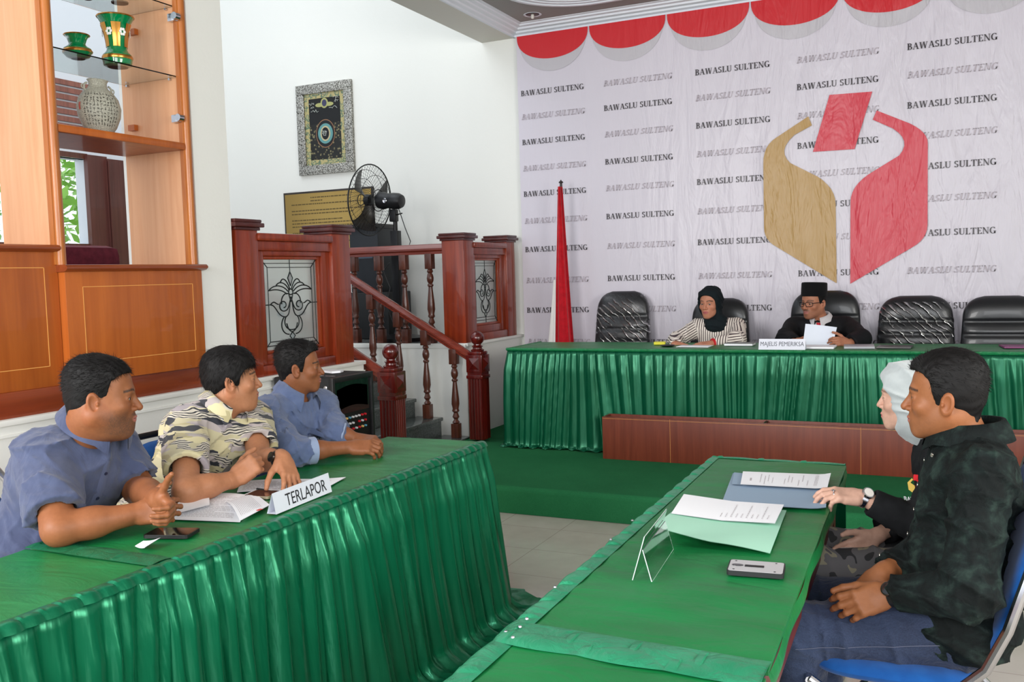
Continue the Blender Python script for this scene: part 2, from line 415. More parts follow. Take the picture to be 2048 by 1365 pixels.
# far room behind the cabinet: wall with an opening to the garden, brown door leaf
FX = -7.2
yw0, yw1 = at(146, 400, X=FX).y, at(177, 400, X=FX).y
zt0, zb0 = at(160, 318, X=FX).z, at(160, 488, X=FX).z
m = MB(); m.box(FX - .15, FX, -1, 3.4, .9, 6); m.box(FX - .15, FX, 3.4, yw1, zt0, 6); m.box(FX - .15, FX, 3.4, yw1, .9, zb0); m.box(FX - .15, FX, yw1, YB, .9, 6)
struct('wall_far', m, mat('pale_blue_paint', srgb(214, 220, 228), .6))
m = MB(); m.box(FX - .06, FX + .02, 3.4, yw1, zt0, zt0 + .05); m.box(FX - .06, FX + .02, 3.4, yw1, zb0 - .05, zb0)
for y in (4.0, 4.8, 5.6): m.box(FX - .05, FX + .01, y, y + .05, zb0, zt0)
w = struct('window_1', m, BROWNW)
m = MB(); m.box(FX - .03, FX - .026, 3.42, yw1 - .02, zb0, zt0); g = m.build('pane', mat('window_glass', (1, 1, 1, 1), 0.0, trans=1, ior=1.1), w)
d1, d2 = at(178, 400, X=FX + .04).y, at(254, 400, X=FX + .04).y
m = MB(); m.box(FX, FX + .05, d1, d1 + .22, ZL, zt0 + .04); m.box(FX, FX + .08, d1 + .2, d2, ZL, zt0 + .02, .004); m.box(FX + .07, FX + .09, d1 + .2, d1 + .25, ZL, zt0)
struct('door_1', m, wood('brown_door_wood', srgb(98, 56, 50), srgb(76, 40, 36), .4, .6))
m = MB()
for i in range(7): m.box(FX - .01, FX + .03, 3.2, yw1 + .05, at(155, 262, X=FX).z + i * .065, at(155, 262, X=FX).z + i * .065 + .045)
struct('trim_4', m, wood('slat_wood', srgb(150, 92, 78), srgb(110, 66, 56), .5))
# garden beyond the window
random.seed(5); LEAF = mat('garden_leaf', srgb(140, 190, 80), .6, sheen=.2); BARK = mat('bark', srgb(110, 90, 70), .9)
def shrub(x, y, z, s, label):
    r = root('garden_tree', (x, y, z), 0, label, 'tree', 'garden trees outside the far window')
    m = MB()
    for i in range(900):
        a, b = random.uniform(0, 6.28), random.uniform(-1.3, 1.4); q = s * random.uniform(.5, 1) * (1 + .2 * math.sin(3 * a))
        p = Vector((q * math.cos(a) * math.cos(b), q * math.sin(a) * math.cos(b), s * 1.6 + q * math.sin(b)))
        u = Vector((random.uniform(-1, 1), random.uniform(-1, 1), random.uniform(-1, .3))).normalized() * .22; w_ = u.cross(Vector((random.uniform(-1, 1), random.uniform(-1, 1), .5))).normalized() * .05
        m.add([p, p + u * .5 + w_, p + u, p + u * .5 - w_], [(0, 1, 2, 3)])
    m.build('foliage', LEAF, r, False, False)
    m = MB(); m.tube([(0, 0, 0), (.05, 0, s * .7), (0, .05, s * 1.5)], .08, 8); m.build('trunk', BARK, r, True, False)
shrub(-9.6, 8.0, .2, 1.2, 'sunlit garden tree seen through the cabinet beside the brown door'); shrub(-9.2, 5.4, .2, .9, 'sunlit shrub outside window at the left picture edge')
m = MB(); m.box(-14, FX - .15, 0, 14, .1, .2); struct('floor_garden', m, mat('garden_paving', srgb(190, 188, 180), .8))
# maroon sofa back seen over the ledge
so = root('sofa', (-5.6, 4.55, ZL), 0, 'maroon sofa whose rounded back shows above the cabinet ledge', 'sofa')
q = at(214, 497, X=-5.4)
def rbox(m, x0, x1, y0, y1, z0, z1, b): return m.box(x0, x1, y0, y1, z0, z1, b)
MAR = fabric('maroon_velvet', srgb(86, 18, 34), srgb(104, 28, 44), .8, .05, 500, .2)
y1 = at(214, 510, X=-5.35).y; zt = at(190, 493, X=-5.35).z
m = MB(); m.box(-5.42, -5.2, y1 - 1.4, y1, ZL + .1, zt, .07); m.build('backrest', MAR, so, True)
m = MB(); m.box(-6.0, -5.42, y1 - 1.4, y1, ZL + .1, ZL + .4, .05); m.build('seat', MAR, so, True)
m = MB(); m.box(-6.0, -5.2, y1 - 1.5, y1 - 1.4, ZL + .05, ZL + .55, .04); m.build('armrest', MAR, so, True)
for yy in (y1 - 1.4, y1 - .1):
    for xx in (-5.95, -5.3): m = MB(); m.box(xx, xx + .05, yy, yy + .05, ZL, ZL + .1); m.build('leg', BLACKP, so)

# ------------------------------------------------------------------ staircase
GRAN = mat('grey_granite', srgb(74, 80, 78), .16); t_ = NT(GRAN)
t_.color(t_.ramp(t_.noise(t_.coord(), 90, 4, .7), [(.35, srgb(56, 62, 60)), (.65, srgb(98, 104, 102))]))
edges = [-3.51, -3.766, -4.014, -4.268, -4.521, -4.775]
zs = [.184, .33, .478, .627, .777, .922]
stp = root('staircase', (XW, 5.9, 0), 0, kind='structure')
for i in range(5):
    m = MB(); m.box(edges[i + 1] - .001, edges[i] - .022, 5.17, 6.585, ZS if i == 0 else 0, zs[i] - .03)
    m.box(edges[i + 1] - .001, edges[i], 5.17, 6.585, max(zs[i] - .03, ZS + .001), zs[i], .008); m.build('step', GRAN, stp, True)
m = MB(); m.box(-4.80, -4.775, 5.17, 6.585, .3, ZL - .03); m.build('riser', GRAN, stp)

# ------------------------------------------------------------------ mahogany balustrade panels with leaded glass
def capped_post(name, x0, x1, y0, y1, z0, z1, parent):
    m = MB(); m.box(x0, x1, y0, y1, z0, z1 - .05, .004); p = m.build(name, REDW, parent, True)
    m = MB(); m.box(x0 - .012, x1 + .012, y0 - .012, y1 + .012, z1 - .062, z1 - .045, .004); m.box(x0 - .03, x1 + .03, y0 - .03, y1 + .03, z1 - .045, z1 - .02, .006)
    m.box(x0 - .02, x1 + .02, y0 - .02, y1 + .02, z1 - .02, z1, .008); m.build('post_cap', DARKCAP, p, True)
    return p
LEAD = mat('lead_came', srgb(40, 46, 46), .4, .6)
FROST = mat('frosted_glass', (0.80, 0.84, 0.82, 1), .32, trans=.75, ior=1.25)
CLEAR = mat('clear_bevel_glass', (0.92, 0.95, 0.95, 1), .03, trans=1.0, ior=1.3)
def leaded(parent, xg, y0, y1, z0, z1):
    W_, H_ = y1 - y0, z1 - z0
    m = MB(); m.box(xg - .004, xg + .004, y0, y1, z0, z1); gl = m.build('leaded_glass', FROST, parent)
    def P2(u, v): return (xg + .006, y0 + W_ * u, z0 + H_ * v)
    m = MB()
    def line(pts, r=.0038): m.tube([P2(*p) for p in pts], r, 5)
    for a, b in ((.10, .09), (.04, .045)):
        line([(a, b), (1 - a, b), (1 - a, 1 - b), (a, 1 - b), (a, b)], .003)
    for p in (((0, 0), (.1, .09)), ((1, 0), (.9, .09)), ((0, 1), (.1, .91)), ((1, 1), (.9, .91)), ((.5, 1), (.5, .86)), ((.5, 0), (.5, .09)), ((0, .5), (.13, .5)), ((1, .5), (.87, .5))): line(p, .003)
    def both(pts):
        line(pts); line([(1 - a, b) for a, b in pts])
    def bez(p0, p1, p2, p3, n=12):
        return [tuple((1 - t) ** 3 * p0[i] + 3 * (1 - t) ** 2 * t * p1[i] + 3 * (1 - t) * t * t * p2[i] + t ** 3 * p3[i] for i in (0, 1)) for t in [k / n for k in range(n + 1)]]
    both([(.5, .86), (.455, .79), (.5, .70)])
    both(bez((.49, .66), (.42, .80), (.36, .80), (.32, .745))); both(bez((.47, .655), (.40, .76), (.28, .76), (.235, .70)))
    both(bez((.45, .64), (.36, .72), (.2, .73), (.11, .655))); both(bez((.43, .61), (.33, .67), (.22, .67), (.11, .655)))
    both(bez((.5, .60), (.38, .66), (.30, .55), (.33, .50))); both(bez((.5, .58), (.46, .50), (.46, .42), (.36, .42))); both(bez((.36, .42), (.26, .43), (.27, .53), (.36, .53))); both(bez((.36, .53), (.42, .52), (.42, .46), (.36, .46)))
    both(bez((.13, .5), (.20, .56), (.22, .50), (.27, .50))); both(bez((.13, .5), (.24, .49), (.24, .36), (.38, .355))); both(bez((.38, .355), (.46, .36), (.47, .44), (.48, .52)))
    both(bez((.5, .665), (.44, .66), (.46, .60), (.5, .52)))
    both(bez((.36, .355), (.26, .27), (.32, .16), (.44, .155))); both(bez((.40, .36), (.33, .30), (.38, .20), (.5, .205))); both(bez((.5, .18), (.42, .20), (.42, .24), (.40, .28))); both([(.5, .09), (.45, .135), (.5, .18)])
    m.build('lead_lines', LEAD, gl, True)
    for (u, v, a, b) in ((.5, .78, .03, .07), (.36, .475, .055, .05), (.64, .475, .055, .05), (.5, .135, .035, .04), (.30, .385, .07, .025), (.70, .385, .07, .025)):
        m = MB(); m.add([P2(u + a * math.cos(t), v + b * math.sin(t)) for t in np.linspace(0, 6.28, 16, endpoint=False)], [tuple(range(16))]); m.build('clear_facet', CLEAR, gl)
def balustrade(name, y0, y1, label, posts):
    r = root(name, (XW - .07, (y0 + y1) / 2, ZL), 0, label, 'balustrade panel', 'leaded glass balustrade panels')
    zt = 1.762
    for (a, b) in posts: capped_post('post', XW - .2, XW, a, b, ZL + .012, 1.835, r)
    m = MB(); m.box(XW - .15, XW + .012, y0, y1, zt - .045, zt, .012); m.box(XW - .13, XW - .012, y0, y1, zt - .10, zt - .045, .004); m.build('top_rail', REDW, r, True)
    m = MB(); m.box(XW - .14, XW - .004, y0, y1, ZL + .012, ZL + .075, .012); m.build('bottom_rail', REDW, r, True)
    fw = .075
    m = MB(); zb, ztt = ZL + .075, zt - .10
    for (ya, yb, za, zbb) in ((y0, y0 + fw, zb, ztt), (y1 - fw, y1, zb, ztt), (y0 + fw, y1 - fw, zb, zb + .06), (y0 + fw, y1 - fw, ztt - .03, ztt)):
        m.box(XW - .11, XW - .03, ya, yb, za, zbb, .004)
    m.build('frame', REDW, r, True)
    g0, g1, h0, h1 = y0 + fw, y1 - fw, zb + .06, ztt - .03
    m = MB()
    for (ya, yb, za, zbb) in ((g0, g0 + .02, h0, h1), (g1 - .02, g1, h0, h1), (g0 + .02, g1 - .02, h0, h0 + .02), (g0 + .02, g1 - .02, h1 - .02, h1)): m.box(XW - .095, XW - .045, ya, yb, za, zbb, .006)
    m.build('bead', wood('orange_mahogany', srgb(158, 62, 22), srgb(120, 40, 14), .28, .8, 2, .3), r, True)
    leaded(r, XW - .07, g0 + .018, g1 - .018, h0 + .018, h1 - .018)
balustrade('balustrade_panel', 4.165, 4.865, 'large leaded-glass balustrade panel behind the seated men', [(3.985, 4.165), (4.865, 5.055)])
balustrade('balustrade_panel', 6.805, 7.43, 'smaller-looking leaded-glass balustrade panel beside the white banner', [(6.625, 6.805), (7.43, 7.60)])

# ------------------------------------------------------------------ turned balusters, rails, newels
def turned(h, w=.032):
    """square ended turned baluster profile between two blocks, total height h"""
    m = MB(); b0, b1 = .16 * h, .17 * h
    m.box(-w, w, -w, w, 0, b0, .004); m.box(-w, w, -w, w, h - b1, h, .004)
    L = h - b0 - b1; pr = [(.6, 0), (.95, .02), (.6, .05), (.45, .07), (.85, .11), (.6, .16), (.5, .18), (.9, .21), (.72, .25), (.98, .33), (.92, .42), (.72, .55), (.55, .66), (.5, .70), (.75, .72), (.75, .74), (.48, .76), (.8, .80), (.88, .85), (.7, .91), (.5, .93), (.8, .96), (.55, 1)]
    m.lathe([(w * 1.05 * r, b0 + z * L) for r, z in pr], n=16)
    return m
def handrail_prof(w=.04, h=.05):                          # (across, up)
    return [(-w * .6, 0), (-w * .6, h * .25), (-w, h * .4), (-w, h * .6), (-w * .85, h * .7), (-w * .7, h * .9), (-w * .3, h * 1.05), (w * .3, h * 1.05), (w * .7, h * .9), (w * .85, h * .7), (w, h * .6), (w, h * .4), (w * .6, h * .25), (w * .6, 0)]
# landing railing, running along X from the post
lr = root('landing_railing', (-4.4, 6.66, ZL), 0, 'short horizontal mahogany railing on the landing in front of the fan', 'railing')
m = MB(); m.poly([(-4.95, 6.68 + a, 1.672 + b * 1.45) for a, b in handrail_prof(.042, .055)], (1.2, 0, 0)); m.build('handrail', REDWH, lr, True)
for px in (710.6, 760.6, 810.5, 862):
    x = at(px, 600, Y=6.68).x
    m = turned(.745); m.xf(Matrix.Translation((x, 6.68, ZL + .006))); m.build('baluster', BROWNW, lr, True)
def newel(x, y, label):
    r = root('newel_post', (x, y, ZS), 0, label, 'newel post', 'ball topped newel posts of the stair')
    z = ZS + .015 if y > 6 else ZS
    m = MB(); w = .062
    # fluted shaft
    n = 5; pts = []
    for s_ in range(4):
        a = s_ * math.pi / 2
        for k in range(n * 4):
            u = -w + 2 * w * k / (n * 4); ph = (k % 4) / 4; d = w - (.006 * math.sin(ph * math.pi) if 0 < k < n * 4 else 0)
            pts.append((x + u * math.cos(a) + d * math.sin(a), y + u * math.sin(a) - d * math.cos(a), z))
    m.poly(pts, (0, 0, .50 + ZS - z)); m.build('fluted_shaft', NEWEL, r)
    m = MB(); zt = ZS + .5; m.box(x - .072, x + .072, y - .072, y + .072, zt, zt + .03, .008); m.box(x - .062, x + .062, y - .062, y + .062, zt + .03, zt + .05)
    m.box(x - .07, x + .07, y - .07, y + .07, zt + .05, zt + .19, .006)
    for dx, dy in ((0, -1), (1, 0), (0, 1), (-1, 0)):        # pyramid blocks on the faces
        a = Vector((dx, dy, 0)); b = Vector((-dy, dx, 0)); c = Vector((x, y, zt + .12)) + a * .07
        m.add([c + b * .045 + Vector((0, 0, .045)), c - b * .045 + Vector((0, 0, .045)), c - b * .045 - Vector((0, 0, .045)), c + b * .045 - Vector((0, 0, .045)), c + a * .022], [(0, 1, 4), (1, 2, 4), (2, 3, 4), (3, 0, 4)])
    m.box(x - .06, x + .06, y - .06, y + .06, zt + .19, zt + .215, .008); m.build('head_block', NEWEL, r, True)
    m = MB(); zb = zt + .215
    m.lathe([(.05, 0), (.054, .012), (.038, .02), (.036, .03), (.046, .04), (.03, .05)] + [(.056 * math.sin(a), .105 - .056 * math.cos(a)) for a in np.linspace(.55, 3.1, 14)], (x, y, zb), 24); m.build('ball_finial', NEWEL, r, True)
newel(-3.385, 6.50, 'ball-topped newel post at stair foot beside the head table'); newel(-3.385, 5.24, 'ball-topped newel post at stair foot next to the black loudspeaker')
def stair_rail(y, label, full):
    p0 = Vector((-3.43, y, ZS + .62)); slope = .148 / .253
    x1 = -4.72 if full else -4.72
    r = root('stair_railing', (-3.5, y, ZS), 0, label, 'railing')
    m = MB(); pr = handrail_prof(.04, .075)
    a = [(p0.x, y + c, p0.z + d) for c, d in pr]; dx = x1 - p0.x
    m.poly(a, (dx, 0, -dx * slope)); m.build('handrail', REDWH, r, True)
    for i in range(4 if full else 4):
        x = [-3.60, -3.86, -4.115, -4.37][i]; zb = zs[i]; zt = p0.z + (p0.x - x) * slope + .012
        m = turned(zt - zb); m.xf(Matrix.Translation((x, y, zb))); m.build('baluster', BROWNW, r, True)
stair_rail(6.50, 'sloping stair railing with turned balusters against the white landing wall', True)
stair_rail(5.24, 'sloping stair railing mostly hidden behind loudspeaker and big panel', False)

# ------------------------------------------------------------------ cabinet in the left wall
cab = root('display_cabinet', (XW, 3.0, ZL), 0, 'tall built-in wooden display cabinet with open shelves on white plinth wall', 'cabinet')
XF, XBk = XW + .02, XW - .43
YL, YM, YR = 1.2, 2.885, 3.70
zl1 = at(400, 529, X=XF).z; zl0 = at(70, 489, X=XF - .02).z
m = MB(); m.box(XBk, XF - .03, YL, YR, ZL + .014, 1.05, .003); m.build('plinth_board', CABE if False else wood('cabinet_dark_board', srgb(146, 62, 22), srgb(120, 46, 16), .35, .6, 1, .25), cab, True)
INL = mat('inlay_line', srgb(222, 158, 84), .4)
def door_panel(y0, y1, z0, z1, x, name='door_panel'):
    m = MB(); m.box(XBk + .02, x, y0, y1, z0, z1, .003); d = m.build(name, CABW, cab, True)
    m = MB(); a, b, c, e = y0 + .09, y1 - .07, z0 + .09, z1 - .07; q = .0016
    for ya, yb, za, zb in ((a, b, c - q, c + q), (a, b, e - q, e + q), (a - q, a + q, c, e), (b - q, b + q, c, e)): m.box(x - .001, x + .0012, ya, yb, za, zb)
    m.build('inlay', INL, d)
door_panel(YM - .02, YR - .005, 1.05, zl1 - .03, XF); door_panel(YL, YM - .022, 1.05, zl0 - .03, XF - .04)
def ledge(y0, y1, z, x):
    m = MB(); m.prism_y([(XBk, z), (XBk, z - .032), (x, z - .032), (x + .018, z - .028), (x + .03, z - .018), (x + .03, z - .01), (x + .022, z - .002), (x + .015, z)], y0, y1); m.build('ledge', CABE, cab, True)
ledge(YM - .03, YR + .012, zl1, XF); ledge(YL, YM - .022, zl0, XF - .04)
def upright(y0, y1, z0):
    m = MB(); m.box(XBk if y0 > 3 else XW - .35, XF - .03, y0, y1, z0, 4.4); u = m.build('upright', CABL, cab)
    m = MB(); m.lathe([(.02, 0), (.02, 4.4 - z0)], (XF - .032, (y0 + y1) / 2, z0), 12, sy=1.1); m.box(XF - .06, XF - .03, y0 - .008, y1 + .008, z0, 4.4, .004); m.build('edge_moulding', wood('cabinet_mid_edge', srgb(190, 116, 52), srgb(160, 88, 36), .35, 1, 2, .2), u, True)
upright(YM - .03, YM + .012, zl0 if False else zl1); upright(YR - .045, YR - .006, zl1); upright(YL, YL + .04, zl0)
zsh = at(376, 299, X=XF).z
m = MB(); m.box(XBk, XF - .045, YM + .012, YR - .045, zsh, zsh + .034); m.box(XF - .05, XF - .022, YM + .012, YR - .045, zsh - .002, zsh + .036, .012); m.build('wooden_shelf', CABW, cab, True)
zg1, zg2 = at(363, 157, X=XF - .06).z, at(355, 17, X=XF - .06).z
for z in (zg1, zg2):
    m = MB(); m.box(XBk + .02, XF - .06, YM + .012, YR - .045, z, z + .006); m.build('glass_shelf', GLASS, cab)
    for x in (XBk + .05, XF - .10): m = MB(); m.lathe([(.006, 0), (.006, .016)], n=10, M=Matrix.Translation((x, YR - .062, z - .008)) @ Matrix.Rotation(-math.pi / 2, 4, 'X')); m.build('shelf_pin', CHROME, cab, True)
m = MB(); m.box(XBk - .02, XBk, YR - .045, YR + .02, zl1, 4.4); m.build('back_edge', WALL, cab)
for px, py in ((350, 36), (358, 238)):
    z = at(px, py, Y=YR - .05).z; x = at(px, py, Y=YR - .05).x
    m = MB(); m.box(x - .03, x + .02, YR - .075, YR - .045, z - .02, z + .02, .006); m.lathe([(.018, 0), (.018, .03)], n=14, M=Matrix.Translation((x + .03, YR - .06, z)) @ Matrix.Rotation(math.pi / 2, 4, 'X')); m.build('hinge', CHROME, cab, True)
for px, py in ((262, 257), (262, 66)):
    p = at(px, py, Y=YR - .05)
    m = MB(); m.box(p.x, p.x + .045, YR - .07, YR - .045, p.z - .016, p.z + .014); m.build('magnet_block', CABW, cab)

# ornaments on the shelves
def vase_thing(name, px, py, zshelf, xs, prof, M_, label, n=32, sc=1.0, parts=None, group=None):
    c = at(px, py, X=xs)
    r = root(name, (xs, c.y, zshelf), 0, label, 'vase', group)
    m = MB(); m.lathe([(a * sc, b * sc) for a, b in prof], n=n); v = m.build('vessel', M_, r, True, False)
    return r
GRG = mat('green_glass', (0.0, .30, .09, 1), .08, trans=.35, spec=.8, coat=.5); GOLD = mat('gold_paint', srgb(196, 140, 66), .22, .9)
vsh = [(.045, 0), (.062, .008), (.066, .03), (.064, .05), (.05, .065), (.044, .078), (.052, .14), (.062, .19), (.082, .225), (.078, .226), (.058, .19), (.047, .14), (.038, .08), (.03, .06), (.03, .02), (.001, .015)]
def gold_vase(px, py, zsf, xs, sc, label):
    r = vase_thing('green_vase', px, py, zsf, xs, vsh, GRG, label, sc=sc, group='green and gold glass vases')
    m = MB()
    m.lathe([(.0665, .03), (.069, .038), (.0665, .046)], n=32); m.build('gold_band', GOLD, r, True, False).scale = (sc,) * 3
    m = MB(); m.lathe([(.0825, .222), (.0845, .2255), (.082, .229)], n=32)
    m.build('gold_rim', GOLD, r, True, False).scale = (sc,) * 3
    m = MB()
    for k in range(6):
        a0 = k * math.pi / 3
        m.grid(lambda u, v, a0=a0: (lambda rr, a: (rr * math.cos(a), rr * math.sin(a), .085 + .105 * v))(.0465 + .0175 * v * v + .0015 + .004 * v, a0 + .62 * u), 4, 6)
    m.build('gold_panels', GOLD, r, True, False).scale = (sc,) * 3
    m = MB()
    for k in range(6):
        a = k * math.pi / 3 + .8
        for j in range(6):
            b = j * 1.05; rr = .058; m.lathe([(.001, 0), (.007, .001), (.001, .004)], n=8, M=Matrix.Rotation(a, 4, 'Z') @ Matrix.Translation((rr, .010 * math.cos(b), .15 + .013 * math.sin(b))) @ Matrix.Rotation(math.pi / 2, 4, 'Y'))
    m.build('white_flowers', mat('white_enamel', srgb(235, 236, 230), .3), r, True, False).scale = (sc,) * 3
gold_vase(235, 114, zg1 + .006, XW - .115, 1.04, 'tall flared green and gold glass vase on the glass shelf')
r = vase_thing('green_pot', 155, 100, zg1 + .006, XW - .13, [(.03, 0), (.05, .008), (.064, .026), (.060, .042), (.040, .056), (.036, .066), (.044, .09), (.056, .104), (.053, .104), (.034, .07), (.001, .02)], GRG, 'small wide green and gold glass pot half hidden at the left of the glass shelf', group='green and gold glass vases')
m = MB(); m.lathe([(.0645, .024), (.0665, .030), (.062, .038)], n=32); m.build('gold_band', GOLD, r, True, False)
m = MB(); m.lathe([(.056, .101), (.0585, .104), (.056, .107)], n=32); m.build('gold_rim', GOLD, r, True, False)
c = at(240, 10, X=XW - .22)
r = root('glass_goblet', (XW - .22, c.y, zg2 + .006), 0, 'dark footed bowl on the topmost glass shelf', 'bowl')
m = MB(); m.lathe([(.04, 0), (.042, .006), (.015, .015), (.012, .03), (.04, .05), (.05, .08), (.047, .08), (.03, .05), (.001, .04)], n=26); m.build('vessel', mat('smoky_glass', srgb(70, 74, 66), .15, spec=.7), r, True, False)
for i, px in enumerate((160, 176)):
    c = at(px, 12, X=XW - .3)
    r = root('glass_tumbler', (XW - .3, c.y, zg2 + .006), 0, ('leftmost' if i == 0 else 'second') + ' clear glass tumbler on the topmost glass shelf', 'glass', 'clear tumblers on the top shelf')
    m = MB(); m.lathe([(.02, 0), (.026, .09), (.024, .09), (.018, .006), (.001, .006)], n=20); m.build('vessel', CLEAR, r, True, False)
STON = mat('speckled_stoneware', srgb(150, 148, 132), .5); t_ = NT(STON); v_ = t_.coord()
t_.color(t_.ramp(t_.noise(v_, 260, 3, .8), [(.35, srgb(132, 130, 118)), (.6, srgb(194, 192, 176))])); t_.bump(t_.noise(v_, 300, 2), .3, .002)
c = at(201, 266, X=XW - .14)
r = root('stoneware_jar', (XW - .14, c.y, zsh + .034), 0, 'grey speckled two-handled stoneware jar with dark characters on the wooden shelf', 'vase')
jp = [(.05, 0), (.056, .004), (.085, .04), (.107, .09), (.112, .13), (.10, .175), (.075, .205), (.052, .222), (.046, .235), (.046, .25), (.054, .262), (.05, .264), (.04, .25), (.001, .24)]
m = MB(); m.lathe(jp, n=40, sx=.72); m.build('vessel', STON, r, True, False)
m = MB()
def onjar(a, z, off=.001):
    for i in range(len(jp) - 1):
        if jp[i][1] <= z <= jp[i + 1][1]: rr = jp[i][0] + (jp[i + 1][0] - jp[i][0]) * (z - jp[i][1]) / max(jp[i + 1][1] - jp[i][1], 1e-6); break
    return Vector(((rr + off) * .72 * math.cos(a), (rr + off) * math.sin(a), z))
random.seed(3)
for ci in range(11):
    for ri in range(9):
        a = -1.25 + ci * .16; z = .045 + ri * .0175
        for s_ in range(3):
            w_, h_ = random.choice(((.045, .0018), (.010, .010), (.04, .0018))); da, dz = random.uniform(-.03, .03), random.uniform(-.005, .005)
            m.add([onjar(a + da - w_, z + dz - h_ * .6), onjar(a + da + w_, z + dz - h_ * .6), onjar(a + da + w_, z + dz + h_ * .6), onjar(a + da - w_, z + dz + h_ * .6)], [(0, 1, 2, 3)])
m.build('characters', mat('dark_glaze', srgb(70, 66, 58), .5), r, False, False)
m = MB(); m.grid(lambda u, v: onjar(-1.62 + .13 * u, .11 + .035 * v, .0015), 3, 3); m.build('red_seal', mat('red_seal', srgb(190, 90, 74), .5), r, False, False)
for s_ in (-1, 1):
    m = MB(); m.tube([(0, s_ * (.058 + .022 * math.sin(t)), .215 + .022 * math.cos(t) * -1 + .005) for t in np.linspace(.1, 3.0, 10)], .005, 8); m.tube([(0, s_ * (.085 + .01 * math.sin(t)), .222 - .01 * math.cos(t)) for t in np.linspace(.0, 6, 10)], .003, 6); m.build('handle', STON, r, True, False)

# ------------------------------------------------------------------ pictures on the back wall
tl, br_ = at(591, 171, Y=YB - .03), at(711, 340, Y=YB - .03)
fx0, fx1, fz1, fz0 = -5.97, -5.30, 3.44, 2.545
cal = root('framed_calligraphy', ((fx0 + fx1) / 2, YB - .02, fz0), 0, 'ornate silver-framed black and gold calligraphy picture on the white wall', 'picture')
SILV = mat('carved_silver_frame', srgb(120, 116, 106), .3, .8); t_ = NT(SILV); n_ = t_.noise(t_.coord(), 75, 3, .8, .5)
t_.color(t_.ramp(n_, [(.42, srgb(66, 62, 54)), (.58, srgb(206, 204, 196))])); t_.bump(n_, .8, .01)
m = MB(); fw = .095
for a, b, c_, d in ((fx0, fx1, fz0, fz0 + fw), (fx0, fx1, fz1 - fw, fz1), (fx0, fx0 + fw, fz0 + fw, fz1 - fw), (fx1 - fw, fx1, fz0 + fw, fz1 - fw)): m.box(a, b, YB - .035, YB - .001, c_, d, .006)
m.build('frame', SILV, cal, True)
CAL = mat('embroidered_panel', srgb(30, 30, 30), .5); t_ = NT(CAL); v_ = t_.coord()
vo = t_.n('ShaderNodeTexVoronoi'); vo.inputs['Scale'].default_value = 34; t_.l(v_, vo.inputs['Vector'])
t_.color(t_.ramp(vo.outputs['Distance'], [(.0, srgb(170, 160, 120)), (.22, srgb(120, 112, 82)), (.4, srgb(28, 30, 28)), (1, srgb(24, 26, 24))]))
m = MB(); m.box(fx0 + fw, fx1 - fw, YB - .014, YB - .01, fz0 + fw, fz1 - fw); m.build('panel', CAL, cal)
BORD = mat('panel_border', srgb(150, 148, 104), .5); t_ = NT(BORD); t_.color(t_.ramp(t_.noise(t_.coord(), 22, 2), [(.42, srgb(180, 168, 118)), (.5, srgb(96, 118, 96)), (.58, srgb(170, 166, 122))], 'CONSTANT'))
m = MB(); a0, a1, b0, b1 = fx0 + fw, fx1 - fw, fz0 + fw, fz1 - fw; bw = .05
for a, b, c_, d in ((a0, a1, b0, b0 + bw), (a0, a1, b1 - bw, b1), (a0, a0 + bw, b0 + bw, b1 - bw), (a1 - bw, a1, b0 + bw, b1 - bw)): m.box(a, b, YB - .018, YB - .013, c_, d)
m.build('panel_border', BORD, cal)
m = MB(); m.box(a0 + bw, a1 - bw, YB - .0155, YB - .0145, b1 - bw - .25, b1 - bw); m.build('black_field', mat('black_velvet', srgb(20, 22, 24), .7), cal)
def disc(m, cx, cz, rx, rz, y, n=28): m.add([(cx + rx * math.cos(t), y, cz + rz * math.sin(t)) for t in np.linspace(0, 2 * math.pi, n, endpoint=False)], [tuple(reversed(range(n)))])
xc = (a0 + a1) / 2; zc = b0 + (b1 - b0) * .43
for k, (rx, rz, colr, nm) in enumerate(((.115, .14, (150, 110, 80), 'medallion_rim'), (.108, .132, (16, 20, 24), 'medallion_field'), (.09, .10, (96, 150, 150), 'medallion_ring'), (.06, .075, (190, 178, 140), 'medallion_inner'), (.045, .06, (14, 16, 22), 'medallion_core'))):
    m = MB(); disc(m, xc, zc, rx, rz, YB - .0162 - k * .0008); m.build(nm, mat(nm, srgb(*colr), .5), cal)
m = MB(); rnd = random.Random(8)
def squig(x, z, w, h, r, n=7): m.tube([(x + w * (k / n - .5) + rnd.uniform(-.01, .01), YB - .0215, z + h * rnd.uniform(-.5, .5)) for k in range(n)], r, 4)
squig(xc, zc, .05, .07, .0035); squig(xc, zc + .01, .06, .04, .003)
for dx, dz, w_ in ((-.15, .30, .07), (.15, .34, .07), (-.11, .23, .09), (.11, .25, .09), (0, .40, .2), (-.14, .27, .05), (.15, .31, .05)): squig(xc + dx, zc + dz, w_, .03, .0025, 9)
m.build('script', mat('silver_script', srgb(190, 196, 190), .4), cal)
m = MB(); disc(m, xc, zc + .30, .045, .05, YB - .017); disc(m, xc - .06, zc + .285, .05, .02, YB - .0168); disc(m, xc + .06, zc + .285, .05, .02, YB - .0168); m.build('crest', mat('crest_gold', srgb(170, 170, 110), .4), cal)
m = MB(); disc(m, xc, zc + .30, .028, .034, YB - .0178); m.build('crest_core', mat('crest_dark', srgb(60, 60, 90), .5), cal)

